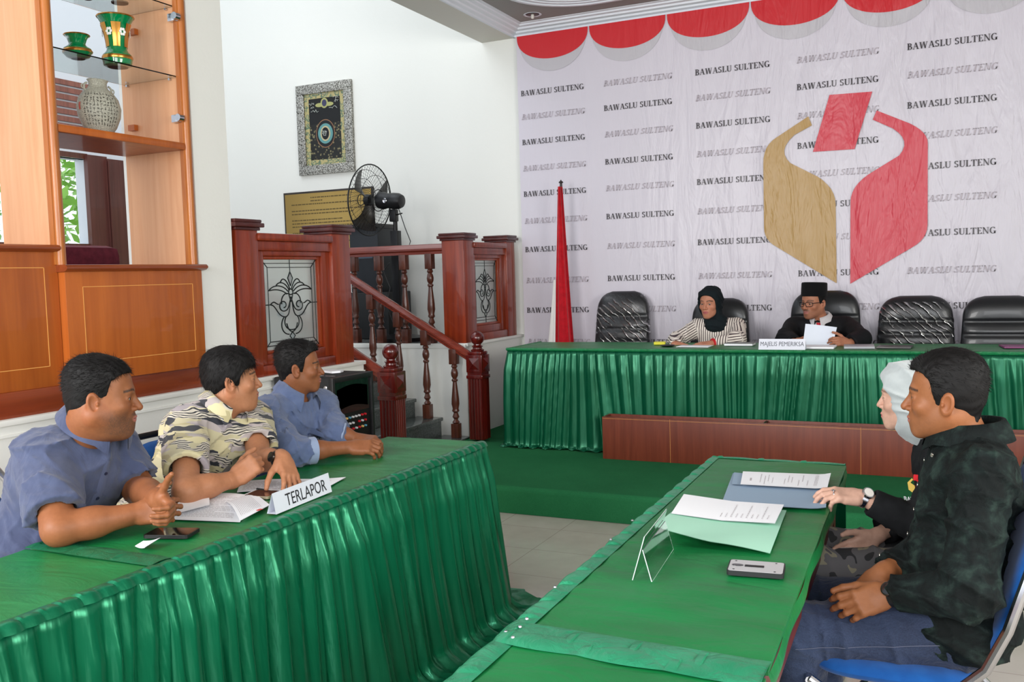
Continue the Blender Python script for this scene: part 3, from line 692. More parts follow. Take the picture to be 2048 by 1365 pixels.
pq = root('brass_plaque', (-5.65, YB - .01, 1.75), 0, 'engraved brass plaque in thin dark frame behind the fan', 'plaque')
px0, px1, pz0, pz1 = -6.19, -5.10, 1.70, 2.385
m = MB(); m.box(px0, px1, YB - .02, YB - .001, pz0, pz1); m.build('frame', mat('plaque_frame', srgb(50, 44, 40), .4), pq)
m = MB(); m.box(px0 + .02, px1 - .02, YB - .024, YB - .019, pz0 + .02, pz1 - .02); m.build('plate', mat('brushed_brass', srgb(178, 150, 88), .34, .85), pq)
m = MB(); rnd = random.Random(2)
for k in range(15):
    z = pz1 - .07 - k * .032; x = px0 + .10 + (.24 if k in (0, 1, 12) else 0); xe = px1 - .10 - (.2 if k in (0, 1, 12) else 0) - rnd.choice((0, 0, 0, .15, .3))
    if k in (3, 6, 10): continue
    while x < xe:
        w_ = rnd.uniform(.012, .045); m.box(x, x + w_, YB - .0255, YB - .024, z, z + .011); x += w_ + .008
m.build('engraved_lines', mat('engraving', srgb(96, 78, 40), .5), pq)
# ------------------------------------------------------------------ banner
BY = YB - .05
ban = root('backdrop_banner', (-1.0, BY, ZS), 0, 'large white printed backdrop banner with red scallops covering the back wall', 'banner')
BANM = mat('banner_fabric', srgb(212, 206, 216), .36, spec=.5); t_ = NT(BANM)
def crease(t_):
    tc = t_.n('ShaderNodeTexCoord')
    def wv(rot, sc, dist):
        mp = t_.n('ShaderNodeMapping'); mp.inputs['Rotation'].default_value = (0, rot, 0); mp.inputs['Scale'].default_value = (1, 1, .22)
        t_.l(tc.outputs['Object'], mp.inputs[0]); return t_.noise(mp.outputs[0], sc, 4, .55, dist)
    a, b = wv(-.75, 5.0, 1.2), wv(.6, 6.0, .8)
    ad = t_.n('ShaderNodeMath', operation='ADD'); t_.l(a, ad.inputs[0])
    # creases are stronger around the emblem (x > -2.4 of the banner)
    sx = t_.n('ShaderNodeSeparateXYZ'); t_.l(tc.outputs['Object'], sx.inputs[0])
    mr = t_.n('ShaderNodeMapRange'); mr.inputs[1].default_value = -1.6; mr.inputs[2].default_value = .6; mr.inputs[3].default_value = .12; mr.inputs[4].default_value = 1.0; t_.l(sx.outputs[0], mr.inputs[0])
    mu = t_.n('ShaderNodeMath', operation='MULTIPLY'); t_.l(b, mu.inputs[0]); mu.inputs[1].default_value = .8; t_.l(mu.outputs[0], ad.inputs[1])
    m2 = t_.n('ShaderNodeMath', operation='MULTIPLY'); t_.l(ad.outputs[0], m2.inputs[0]); t_.l(mr.outputs[0], m2.inputs[1])
    t_.bump(m2.outputs[0], .55, .06)
crease(t_)
def bprint(name, c, rough=.36):
    m = mat(name, c, rough, spec=.5); crease(NT(m)); return m
RED_, GOLDB, PINK = bprint('banner_red', srgb(204, 40, 48)), bprint('banner_gold', srgb(178, 142, 84)), bprint('banner_logo_red', srgb(206, 58, 74))
GREYS = bprint('banner_grey_print', srgb(194, 190, 196)); DKINK = bprint('banner_dark_ink', srgb(60, 54, 58)); PLINK = bprint('banner_pale_ink', srgb(182, 172, 180))
m = MB(); m.grid(lambda u, v: (-3.50 + 5.4 * u, BY + .004 * math.sin(u * 23) * (1 - v), ZS + .03 + (3.595 - ZS - .03) * v), 60, 20); m.build('fabric', BANM, ban, True)
def bp(px, py, off=.004):
    p = at(px, py, Y=BY - off); return p
mR, mG = MB(), MB()
for k in range(8):
    x0 = -3.498 + .684 * k; xc = x0 + .342
    for mm, d, off in ((mR, .225, .009), (mG, .333, .006)):
        n = 26; w = .336 if mm is mR else .318
        top = 3.592
        arc = [(xc - w * math.cos(math.pi * i / n), BY - off, top - d * max(0, math.sin(math.pi * i / n)) ** .8) for i in range(n + 1)]
        for i in range(n): mm.add([(arc[i][0], BY - off, top), (arc[i + 1][0], BY - off, top), arc[i + 1], arc[i]], [(0, 3, 2, 1)])
mG.build('grey_scallops', GREYS, ban); mR.build('red_scallops', RED_, ban)
cols = [(-3.467, 0), (-2.690, 1), (-1.896, 0), (-1.093, 1), (-.296, 0), (.50, 1), (1.296, 0)]
rows = [3.068, 2.86, 2.637, 2.405, 2.178, 1.937, 1.682, 1.403, 1.135, .85, .56]
mD, mP = MB(), MB()
for cx, par in cols:
    for ri, z in enumerate(rows):
        dark = (ri + par) % 2 == 0
        mm = mD if dark else mP; hh = .047
        for poly in serif_word('BAWASLU SULTENG', hh, .60 if dark else .60, 0 if dark else .22):
            mm.add([(cx + a, BY - .0095, z + b) for a, b in poly], [tuple(range(len(poly)))])
mD.build('dark_lettering', DKINK, ban); mP.build('pale_lettering', PLINK, ban)
def logo(pts, m_, name, off):
    mm = MB(); P3 = [bp(1000 + x * .5117, y * .5117, off) for x, y in pts]
    mm.poly(P3); mm.build(name, m_, ban)
def qb(p0, p1, p2, n=6): return [((1 - t) ** 2 * p0[0] + 2 * (1 - t) * t * p1[0] + t * t * p2[0], (1 - t) ** 2 * p0[1] + 2 * (1 - t) * t * p1[1] + t * t * p2[1]) for t in [i / n for i in range(n + 1)]]
logo([(1205, 455), (1219, 490)] + qb((1150, 528), (1080, 590), (1135, 638)) + qb((1240, 690), (1312, 735), (1312, 800)) + [(1316, 1108)] + qb((1080, 965), (1032, 940), (1032, 890)) + qb((1029, 640), (1028, 570), (1080, 538)), GOLDB, 'gold_ballot_half', .014)
logo([(1472, 432), (1457, 468)] + qb((1535, 502), (1612, 550), (1560, 608)) + qb((1440, 682), (1370, 730), (1370, 790)) + [(1369, 1110)] + qb((1610, 968), (1670, 935), (1671, 880)) + qb((1672, 560), (1672, 515), (1600, 482)), PINK, 'red_ballot_half', .014)
logo([(1288, 371), (1455, 358), (1386, 583), (1223, 594)], PINK, 'red_ballot_paper', .014)

# ------------------------------------------------------------------ flag on its pole
fl = root('flag', (-3.03, 7.40, ZS), 0, 'furled red and white flag hanging from its dark pole before the banner', 'flag')
ft = at(1120, 362, Y=7.40); fb = at(1122, 684, Y=7.40)
def lerp(a, b, t): return a + (b - a) * t
m = MB(); m.tube([(ft.x, 7.42, ZS + .03), (ft.x, 7.42, ft.z - .02)], .011, 10); m.lathe([(.004, 0), (.02, .004), (.018, .014), (.006, .022), (.004, .03)], (ft.x, 7.42, ft.z - .02), 14); m.build('pole', mat('dark_pole', srgb(46, 34, 34), .4), fl, True)
m = MB(); m.lathe([(.16, 0), (.16, .02), (.05, .05), (.02, .09)], (ft.x, 7.42, ZS), 24); m.build('base', BLACKM, fl, True)
def flagfold(xl0, xl1, xr0, xr1, z0, z1, yo, seed):
    def fn(u, v):
        z = lerp(z0, z1, v); vv = v ** .75
        xl, xr = lerp(xl0, xl1, vv), lerp(xr0, xr1, vv)
        x = lerp(xl, xr, u); wv = math.sin(u * 9 + seed) * .014 * (1 - .6 * v) + math.sin(u * 21 + seed * 2 + z * 2) * .006 * (1 - v)
        return (x, yo + wv, z)
    return fn
pl, pr_ = at(1104, 740, Y=7.37), at(1150, 740, Y=7.37)
m = MB(); m.grid(flagfold(pl.x, ft.x - .012, pr_.x, ft.x + .016, .62, ft.z - .05, 7.37, 1), 30, 40); m.grid(lambda u, v: tuple(Vector(flagfold(pr_.x, ft.x + .016, pl.x, ft.x - .012, .62, ft.z - .05, 7.41, 2)(u, v))), 20, 40)
FR = fabric('flag_red', srgb(190, 10, 30), srgb(170, 6, 24), .7, .3, 500, .1); FWH = fabric('flag_white', srgb(226, 222, 220), None, .7, .3, 500, .1)
m.build('red_half', FR, fl, True)
w0 = at(1085, 740, Y=7.36)
m = MB(); m.grid(flagfold(w0.x, at(1107, 560, Y=7.36).x, pl.x + .03, at(1112, 560, Y=7.36).x, .60, at(1109, 560, Y=7.36).z, 7.36, 3), 12, 24); m.build('white_half', FWH, fl, True)

# ------------------------------------------------------------------ executive chairs
LEATH = mat('black_leather', srgb(30, 31, 34), .34, spec=.6, coat=.15); t_ = NT(LEATH); t_.bump(t_.noise(t_.coord(), 220, 2), .12, .002)
FILM = mat('plastic_film', (1, 1, 1, 1), .10); t_ = NT(FILM)
v_ = t_.coord((1, 1, 1), (.2, .8, .1)); rg = t_.n('ShaderNodeTexWave'); rg.wave_profile = 'SIN'; rg.inputs['Scale'].default_value = 7; rg.inputs['Distortion'].default_value = 5; rg.inputs['Detail'].default_value = 3; rg.inputs['Detail Scale'].default_value = 1.2; t_.l(v_, rg.inputs['Vector'])
gl_ = t_.n('ShaderNodeBsdfGlossy'); gl_.inputs['Roughness'].default_value = .22; tr_ = t_.n('ShaderNodeBsdfTransparent'); mx_ = t_.n('ShaderNodeMixShader')
bp_ = t_.n('ShaderNodeBump'); bp_.inputs['Strength'].default_value = 1; bp_.inputs['Distance'].default_value = .05; t_.l(rg.outputs[1], bp_.inputs['Height']); t_.l(bp_.outputs[0], gl_.inputs['Normal'])
cr_ = t_.mix(t_.ramp(t_.noise(t_.coord((1, 1, 1), (0, 0, 0)), 5.5, 2, .5, .5), [(.46, (0, 0, 0, 1)), (.60, (1, 1, 1, 1))]), (.03, .03, .03, 1), t_.ramp(rg.outputs[1], [(.50, (.08, .08, .08, 1)), (.85, (1, 1, 1, 1))])); t_.l(cr_, mx_.inputs[0]); t_.l(tr_.outputs[0], mx_.inputs[1]); t_.l(gl_.outputs[0], mx_.inputs[2])
t_.l(mx_.outputs[0], FILM.node_tree.nodes['Material Output'].inputs['Surface'])
def sgn_pow(c, e): return math.copysign(abs(c) ** e, c)
def chair_back(w0, w1, z0, z1, y, grooves, infl=0.0, n=40, rows_=44, vr=(0, 1), lean=.10):
    v = []; f = []
    for j in range(rows_ + 1):
        t = vr[0] + (vr[1] - vr[0]) * j / rows_
        hw = lerp(w0, w1, t); r_ = 1 - max(0, (t - .74) / .26) ** 2.4 * .62 if t < 1 else .38
        r_ = (1 - max(0, (t - .72) / .28) ** 3) ** .5 if t < .9999 else .12
        r_ = max(r_, .12); r_ = .38 + .62 * r_ if t > .72 else 1
        hd = .055 * (1 - max(0, (t - .8) / .2) ** 3 * .75)
        g = 0
        for gz in grooves: g += .014 * math.exp(-((t - gz) / .018) ** 2)
        bul = .014 * abs(math.sin(t * 9))
        for i in range(n):
            a = 2 * math.pi * i / n; c, s = sgn_pow(math.cos(a), .45), sgn_pow(math.sin(a), .55)
            x = (hw * r_ + infl) * c; yy = (hd + infl) * s
            if s < -.2: yy += g * min(1, 2 * (1 - abs(c) ** 6)) - bul * (1 - c * c)
            v.append((x, y + yy + t * lean, lerp(z0, z1, t)))
    for j in range(rows_):
        for i in range(n):
            k = (i + 1) % n; f.append((j * n + i, j * n + k, (j + 1) * n + k, (j + 1) * n + i))
    f.append(tuple(reversed(range(n)))); f.append(tuple(rows_ * n + i for i in range(n)))
    return v, f
def exec_chair(x, y, ztop, label, film=None, w=.255):
    r = root('office_chair', (x, y, ZS), 0, label, 'chair', 'black office chairs behind the head table')
    obj('backrest', chair_back(w, w * .86, .44, ztop - ZS, .20, (.40, .55, .70)), LEATH, r, True, False)
    m = MB(); m.box(-.25, .25, -.28, .20, .40, .52, .045); m.build('seat', LEATH, r, True, False)
    for s in (-1, 1):
        m = MB(); m.tube([(s * .27, .14, .44), (s * .30, .12, .60), (s * .30, -.02, .66), (s * .30, -.14, .655), (s * .28, -.18, .58), (s * .26, -.1, .44)], .022, 10); m.build('armrest', BLACKP, r, True, False)
    m = MB(); m.lathe([(.028, .08), (.028, .40)], n=14); m.build('gas_column', BLACKM, r, True, False)
    m = MB()
    for k in range(5):
        a = k * 1.2566 + .3; m.tube([(0, 0, .09), (.27 * math.cos(a), .27 * math.sin(a), .06)], .018, 8, radii=[.025, .014]); m.lathe([(.01, -.025), (.025, -.02), (.025, .02), (.01, .025)], n=12, M=Matrix.Translation((.28 * math.cos(a), .28 * math.sin(a), .026)) @ Matrix.Rotation(math.pi / 2, 4, 'X'))
    m.build('star_base', BLACKP, r, True, False)
    if film:
        obj('plastic_film', chair_back(w, w * .86, .44, ztop - ZS, .20, (.40, .55, .70), .004, vr=film), FILM, r, True, False)
CYc = 7.26
for (pc, top, lab, film) in ((1245, 583, 'empty black office chair wrapped in wrinkled plastic film, beside the flag', (.10, .97)), (1440, 597, 'black office chair behind the woman in striped blouse', None),
                      (1650, 582, 'black office chair behind the man in black cap', None), (1831, 592, 'empty black office chair with torn shiny plastic film right of the capped man', (.2, .93)), (2004, 592, 'empty black office chair cut off by the right picture edge', None)):
    q = at(pc, top, Y=CYc + .27); exec_chair(q.x, CYc, q.z, lab, film, .255 if pc < 1600 else .285)

# ------------------------------------------------------------------ draped cloths
def pleat_table(L, seed, wmin=.035, wmax=.085, ds=.006):
    """pleat height along the arc length: irregular round folds with sharp valleys"""
    rnd = random.Random(seed); ks = [0.0]
    while ks[-1] < L + .3: ks.append(ks[-1] + rnd.uniform(wmin, wmax))
    amp = [rnd.uniform(.45, 1) for _ in ks]; sk = [rnd.uniform(-.3, .3) for _ in ks]; slant = [rnd.uniform(-.05, .05) for _ in ks]
    ka = np.array(ks)
    def f(s):
        i = int(np.searchsorted(ka, s, 'right') - 1); i = max(0, min(i, len(ks) - 2))
        t = (s - ks[i]) / (ks[i + 1] - ks[i]); t = min(max(t, 0), 1)
        t2 = t + sk[i] * t * (1 - t) * 2
        return amp[i] * max(0, math.sin(math.pi * min(max(t2, 0), 1))) ** .75
    return f
def skirt(path, ztop, zbot, seed, out=.04, flare=.06, puddle=.10, ds=.007, rows_=34, hem=None, wmin=.04, wmax=.09):
    """path: list of (x, y) with outward normal to the right of travel"""
    segs = []; L = 0
    for a, b in zip(path[:-1], path[1:]): l = math.dist(a, b); segs.append((L, l, a, b)); L += l
    pf = pleat_table(L, seed, wmin, wmax); pf2 = pleat_table(L, seed + 7, wmin * 2.2, wmax * 2.6); pf3 = pleat_table(L, seed + 9, .014, .034)
    rnd = random.Random(seed); ph = [rnd.uniform(0, 6) for _ in range(6)]
    n = int(L / ds); V = []; 
    def base(s):
        s = min(max(s, 0), L)
        for l0, l, a, b in segs:
            if s <= l0 + l + 1e-9:
                t = (s - l0) / l; nx, ny = (b[1] - a[1]) / l, -(b[0] - a[0]) / l
                # round the corners of the normal
                x, y = a[0] + (b[0] - a[0]) * t, a[1] + (b[1] - a[1]) * t
                return x, y, nx, ny
        return b[0], b[1], nx, ny
    def nrm(s):
        ax = ay = 0
        for d in (-.05, -.025, 0, .025, .05): _, _, nx, ny = base(s + d); ax += nx; ay += ny
        l = math.hypot(ax, ay); return ax / l, ay / l
    H = ztop - zbot
    for j in range(rows_ + 1):
        t = j / rows_
        for i in range(n + 1):
            s = i * ds
            sl = s + .05 * t * math.sin(s * 3.1 + ph[0]) + .035 * t * math.sin(s * 7.3 + ph[1])
            x, y, _, _ = base(s); nx, ny = nrm(s)
            p = pf(sl) * (1 - .35 * t) + pf2(sl) * (.15 + .9 * t) + pf3(sl + .02 * t) * .22 * (1 - .8 * t)
            amp = out * (.25 + .75 * min(1, t * 5)) * (1 + .35 * t)
            tt = max(0, (t - .86) / .14)
            o = amp * p + flare * t ** 1.5 + .012 * math.sin(t * 3.14) * math.sin(s * 5 + ph[2]) + (puddle * tt ** 1.3 * (.35 + .65 * (.5 + .5 * math.sin(s * 9 + ph[3])) * (.5 + .5 * math.sin(s * 4.1 + ph[4])) + .25 * pf2(sl)))
            z = ztop - H * min(1, t / .93) ** 1.02
            if tt > 0: z = max(zbot + .004 + .02 * (pf(sl) * (1 - tt)) + .012 * abs(math.sin(s * 31 + tt * 5)) * (tt > .2), z if t < .93 else 0)
            if t < .04: z = ztop; o *= .6
            V.append((x + nx * o, y + ny * o, z))
    w = n + 1; Q = []
    for j in range(rows_):
        for i in range(n): Q.append((j * w + i, j * w + i + 1, (j + 1) * w + i + 1, (j + 1) * w + i))
    return np.array(V), np.array(Q)
def top_cloth(c00, c10, c11, c01, z, seed, amp=.0022, nu=60, nv=120, th=.012):
    """gently rumpled top sheet with rolled edges; corners counter-clockwise"""
    rnd = random.Random(seed); ph = [rnd.uniform(0, 6) for _ in range(8)]
    c = [Vector((a, b, 0)) for a, b in (c00, c10, c11, c01)]
    def fn(u, v):
        uu = min(max((u - .04) / .92, 0), 1); vv = min(max((v - .02) / .96, 0), 1)
        p = c[0].lerp(c[1], uu).lerp(c[3].lerp(c[2], uu), vv)
        edge = min(min(u, 1 - u) / .04, min(v, 1 - v) / .02, 1)
        h = math.sin(p.y * 21 + math.sin(p.x * 9 + ph[0]) * 1.5 + ph[1]) * math.sin(p.x * 5 + ph[2]) + .6 * math.sin(p.y * 47 + p.x * 8 + ph[3]) * max(0, math.sin(p.y * 3.3 + ph[4]))
        zz = z + amp * h * (edge if edge < 1 else 1) - (1 - edge) * th
        return (p.x, p.y, zz)
    m = MB(); m.grid(fn, nu, nv); return m
def plain_table(name, cs, z, label, m_=TBLW, apron=.14, leg=.04, group=None):
    """cs: corners (x, y) ccw; table under the cloth"""
    cx = sum(a for a, _ in cs) / 4; cy = sum(b for _, b in cs) / 4; zf = ZS if z > .85 else 0
    r = root(name, (cx, cy, zf), 0, label, 'table', group)
    def ins(k): return [(cx + (a - cx) * (1 - k / max(abs(a - cx), .01)), cy + (b - cy) * (1 - k / max(abs(b - cy), .01))) for a, b in cs]
    i1 = ins(.012)
    m = MB(); m.poly([(a, b, z - .045) for a, b in i1], (0, 0, .025)); m.build('tabletop', m_, r)
    i2 = ins(.03)
    m = MB()
    for k in range(4):
        a, b = Vector((*i2[k], 0)), Vector((*i2[(k + 1) % 4], 0)); d = (b - a).normalized(); nn = Vector((-d.y, d.x, 0)) * .02
        m.poly([a + Vector((0, 0, z - .045 - apron)), b + Vector((0, 0, z - .045 - apron)), b + nn + Vector((0, 0, z - .045 - apron)), a + nn + Vector((0, 0, z - .045 - apron))], (0, 0, apron))
    m.build('apron', m_, r)
    i3 = ins(.05)
    for a, b in i3: m = MB(); m.box(a - leg / 2, a + leg / 2, b - leg / 2, b + leg / 2, zf, z - .045, .004); m.build('leg', m_, r, True)
    return r
def band(pts_in, pts_out, z, seed, n=160, puff=.006, pl=.11, roll=.02, nv=8):
    """satin border: strip between two polylines (given as functions of 0..1), pinned into small puffs"""
    rnd = random.Random(seed); L = math.dist(pts_in(0), pts_in(1)); N = max(1, int(L / pl)); off = [rnd.uniform(.6, 1.2) for _ in range(N + 2)]
    def fn(u, v):
        a, b = pts_in(u), pts_out(u); s = u * N; k = int(s); t = s - k
        h = puff * off[k] * max(0, math.sin(math.pi * min(1, t))) ** .6 * max(0, math.sin(math.pi * v)) ** .7 + .004 * (t < .12) * math.sin(math.pi * v)
        sh = .007 * math.sin(math.pi * t) * off[k]
        dx, dy = b[0] - a[0], b[1] - a[1]; l = math.hypot(dx, dy) or 1
        return (lerp(a[0], b[0], v) + dx / l * sh * v, lerp(a[1], b[1], v) + dy / l * sh * v, z + h - roll * max(0, v - .6) ** 2 * 5 + .002)
    m = MB(); m.grid(fn, n, nv); return m

# left: two tables in a row
XL0, XL1 = -2.325, -1.83
plain_table('meeting_table', [(XL0, 1.73), (XL1, 1.73), (XL1, 3.54), (XL0, 3.54)], ZT, 'far left table under green cloth where three men sit', group='cloth covered meeting tables')
plain_table('meeting_table', [(XL0, -.1), (XL1, -.1), (XL1, 1.70), (XL0, 1.70)], ZT, 'near left table under green cloth, cut off by the picture edge', group='cloth covered meeting tables')
tc = root('tablecloth', (-2.07, 2.6, ZT), 0, 'green cloth with gathered satin skirt on the far left table, men leaning on it', 'tablecloth', 'green tablecloths')
top_cloth((XL0, 1.72), (XL1, 1.72), (XL1, 3.55), (XL0, 3.55), ZT, 11, .0018).build('top_sheet', SATTOP, tc, True)
V, Q = skirt([(XL1 + .0, 1.70), (XL1 + .0, 3.55), (XL0, 3.55)], ZT - .002, .0, 21, .042, .07, .19, wmin=.035, wmax=.10); npobj('gathered_skirt', V, Q, SATSK, tc)
band(lambda u: (XL1 - .03, lerp(1.72, 3.545, u)), lambda u: (XL1 + .02, lerp(1.72, 3.545, u)), ZT - .001, 5, 300, .005, .05, .02).build('border', SATSK, tc, True)
band(lambda u: (lerp(XL0, XL1 - .02, u), 1.70), lambda u: (lerp(XL0, XL1 - .02, u), 1.775), ZT + .001, 6, 80, .005, .12, .0).build('seam_band', satin('dark_seam_satin', srgb(10, 92, 58), srgb(18, 104, 68), .4, .5, (2, 2, 2), 9), tc, True)
tc = root('tablecloth', (-2.07, .8, ZT), 0, 'green cloth with gathered satin skirt on the near left table at the picture corner', 'tablecloth', 'green tablecloths')
top_cloth((XL0, -.1), (XL1, -.1), (XL1, 1.705), (XL0, 1.705), ZT, 12, .0035).build('top_sheet', SATTOP, tc, True)
V, Q = skirt([(XL1 + .0, .3), (XL1 + .0, 1.71)], ZT - .002, .0, 33, .042, .05, .12, wmin=.035, wmax=.10); npobj('gathered_skirt', V, Q, SATSK, tc)
band(lambda u: (XL1 - .03, lerp(.3, 1.72, u)), lambda u: (XL1 + .02, lerp(.3, 1.72, u)), ZT - .001, 8, 240, .006, .05, .02).build('border', SATSK, tc, True)

# right: two tables in a row
R00, R10, R11, R01 = (-.775, 1.645), (-.296, 1.65), (-.339, 3.49), (-.80, 3.50)
plain_table('meeting_table', [R00, R10, R11, R01], ZT, 'far right table with green cloth, folders and phone on it', group='cloth covered meeting tables')
N00, N10, N11, N01 = (-.76, -.1), (-.255, -.1), (-.294, 1.615), (-.775, 1.61)
plain_table('meeting_table', [N00, N10, N11, N01], ZT, 'near right table with green cloth at the bottom picture edge', group='cloth covered meeting tables')
tc = root('tablecloth', (-.55, 2.6, ZT), 0, 'green cloth with pinned satin border on the far right table under the folders', 'tablecloth', 'green tablecloths')
top_cloth((R00[0], R00[1]), (R10[0] + .004, R10[1]), (R11[0] + .004, R11[1]), R01, ZT, 13, .0022).build('top_sheet', SATTOP, tc, True)
band(lambda u: (lerp(R00[0], R01[0], u) + .005, lerp(1.62, 3.50, u)), lambda u: (lerp(R00[0], R01[0], u) - .055 + .02 * u, lerp(1.60, 3.50, u)), ZT, 9, 380, .004, .105, .03).build('border', SATBD, tc, True)
band(lambda u: (lerp(R01[0], R11[0], u), 3.485), lambda u: (lerp(R01[0], R11[0], u), 3.515), ZT, 10, 90, .003, .12, .02).build('end_border', SATBD, tc, True)
# satin band lying over the joint of the two tables
def sb(u, k): return (lerp(R00[0] - .03, R10[0] + .005, u), lerp(1.60 + k, 1.585 + k, u))
band(lambda u: sb(u, .095), lambda u: sb(u, -.005), ZT + .001, 14, 240, .008, .12, 0, 12).build('seam_band', SATBD, tc, True)
band(lambda u: sb(u, .05), lambda u: sb(u, -.02), ZT + .002, 24, 200, .007, .16, 0, 8).build('seam_ruffle', SATBD, tc, True)
V, Q = skirt([(R01[0] + .01, 3.50), (R00[0] - .01, 1.63)], ZT - .01, .0, 41, .02, .02, .03, .012, 20); npobj('gathered_skirt', V, Q, SATSK, tc)
V, Q = skirt([(R11[0], 3.50), (R01[0], 3.50)], ZT - .01, .0, 42, .012, .01, .0, .012, 20); npobj('end_skirt', V, Q, SATSK, tc)
m = MB(); m.grid(lambda u, v: (lerp(R10[0], R11[0], v) + .004 + .006 * math.sin(u * 2) + .003 * math.sin(v * 30), lerp(R10[1], R11[1], v), ZT - .010 - .03 * u), 4, 60); m.build('side_hem', SATTOP, tc, True)
m = MB(); rnd = random.Random(4)
for x, y in ((-.79, 1.70), (-.785, 1.655), (-.80, 1.62), (-.775, 1.60), (-.81, 1.9), (-.815, 2.3), (-.82, 2.5)): m.lathe([(.0045, 0), (.003, .003), (.0005, .004)], (x, y, ZT + .008), 8)
m.build('drawing_pins', CHROME, tc, True)
tc = root('tablecloth', (-.55, .9, ZT), 0, 'green cloth with satin border on the near right table at bottom picture edge', 'tablecloth', 'green tablecloths')
top_cloth(N00, (N10[0] + .004, N10[1]), (N11[0] + .004, N11[1]), N01, ZT, 15, .003).build('top_sheet', SATTOP, tc, True)
band(lambda u: (lerp(N00[0], N01[0], u) + .008, lerp(-.1, 1.62, u)), lambda u: (lerp(N00[0], N01[0], u) - .055, lerp(-.1, 1.60, u)), ZT, 16, 300, .004, .16, .03).build('border', SATBD, tc, True)
V, Q = skirt([(N01[0] - .01, 1.60), (N00[0] - .01, .3)], ZT - .01, .0, 43, .02, .02, .03, .012, 20); npobj('gathered_skirt', V, Q, SATSK, tc)

# head table
HX0, HX1, HY0, HY1 = -3.035, 2.1, 6.34, 6.98
plain_table('head_table', [(HX0, HY0), (HX1, HY0), (HX1, HY1), (HX0, HY1)], ZH, 'long head table on the carpeted stage before the banner')
tc = root('tablecloth', (-1.0, 6.66, ZH), 0, 'green cloth with long dark satin skirt on the head table on stage', 'tablecloth', 'green tablecloths')
top_cloth((HX0, HY0), (HX1, HY0), (HX1, HY1), (HX0, HY1), ZH, 17, .0015, 160, 30).build('top_sheet', SATTOP, tc, True)
V, Q = skirt([(HX0, HY1), (HX0, HY0), (HX1, HY0)], ZH - .004, ZS, 52, .030, .008, .035, .008, 34, wmin=.035, wmax=.10); npobj('gathered_skirt', V, Q, SATDK, tc)
m = MB(); m.tube([(HX0 - .01, HY0 - .012, ZH - .006), (HX1, HY0 - .012, ZH - .006)], .012, 8); m.tube([(HX0 - .01, HY1, ZH - .004), (HX0 - .01, HY0 - .012, ZH - .006)], .009, 8); m.build('border', satin('head_border_satin', srgb(12, 106, 58), srgb(20, 120, 70), .4, .4, (3, 3, 3), 12), tc, True)
for i in range(1): pass

# planter box on the stage
q0 = at(1206, 918, Z=ZS); bz = at(1206, 834, Y=q0.y).z
pb = root('planter_box', (-1.2, q0.y + .13, ZS), 0, 'long low brown wooden planter box standing before the head table', 'box')
bx0, bx1, by0, by1 = q0.x, .55, q0.y, q0.y + .155; th = .014
m = MB(); m.box(bx0, bx1, by0, by0 + th, ZS, bz, .002); m.build('front_panel', BOXW, pb, True)
m = MB(); m.box(bx0, bx1, by1 - th, by1, ZS, bz, .002); m.build('rear_panel', BOXW, pb, True)
for x in (bx0, bx1 - th): m = MB(); m.box(x, x + th, by0 + th, by1 - th, ZS, bz - .001); m.build('end_panel', BOXW, pb)
xd = at(1530, 845, Y=by0 + .1).x
m = MB(); m.box(xd, xd + th, by0 + th, by1 - th, ZS, bz - .004); m.build('divider', wood('divider_wood', srgb(70, 34, 26), srgb(50, 24, 18), .6), pb)
m = MB(); m.box(bx0 + th, bx1 - th, by0 + th, by1 - th, ZS, ZS + .05); m.build('bottom_panel', BOXW, pb)
m = MB(); x = at(1340, 880, Y=by0).x
for xx in (x, x + 1.22): m.box(xx, xx + .0015, by0 - .0006, by0, ZS, bz)
m.box(bx0 + .003, bx1, by0 - .0006, by0, bz - .012, bz - .0105)
m.build('veneer_joint', INL, pb)

# ------------------------------------------------------------------ stand fan on the landing
FY = 7.05
hub = at(752, 404, Y=FY); mot = at(781, 397, Y=FY)
fan = root('stand_fan', (mot.x + .06, FY + .0, ZL), 0, 'black industrial stand fan turned away, on the landing behind the railing', 'fan')
view = (Vector((hub.x, hub.y, hub.z)) - Vector((0, 0, EYE))).normalized(); right = Vector((.904, .426, -.029))
nrm_ = (view * .50 - right * .86 + Vector((0, 0, .03))).normalized()
motc = Vector((mot.x + .01, mot.y - .05, mot.z - .025)); fc = motc + nrm_ * .20
Bf = nrm_.to_track_quat('Z', 'Y').to_matrix().to_4x4(); MF = Matrix.Translation(fc) @ Bf
RF = .315; m = MB()
for z_, rr, r2 in ((.0, RF, .006), (.10, RF * .16, .004), (.075, RF * .6, .0022), (-.09, RF * .3, .004), (-.06, RF * .7, .0022), (.045, RF * .85, .0022)):
    m.tube([MF @ Vector((rr * math.cos(a), rr * math.sin(a), z_)) for a in np.linspace(0, 2 * math.pi, 40, endpoint=False)], r2, 6, closed=True)
for k in range(48):
    a = 2 * math.pi * k / 48
    for sgn, zc_ in ((1, .10), (-1, -.09)):
        m.tube([MF @ Vector((RF * q * math.cos(a + .5 * (1 - q)), RF * q * math.sin(a + .5 * (1 - q)), zc_ * (1 - q ** 3))) for q in (.18, .45, .75, .93, 1.0)], .0013, 4)
m.build('cage', BLACKM, fan, True)
m = MB()
for k in range(3):
    a0 = k * 2.0944 + .5
    def bl(u, v, a0=a0):
        rr = RF * (.12 + .76 * u); a = a0 + (v - .5) * (.5 + .55 * u) + .3 * u
        return MF @ Vector((rr * math.cos(a), rr * math.sin(a), (v - .5) * .075 + .01))
    m.grid(bl, 8, 6); m.grid(lambda u, v: Vector(bl(u, 1 - v)) - nrm_ * .002, 8, 6)
m.build('blades', mat('smoke_black_blade', srgb(40, 38, 36), .3, alpha=.85), fan, True)
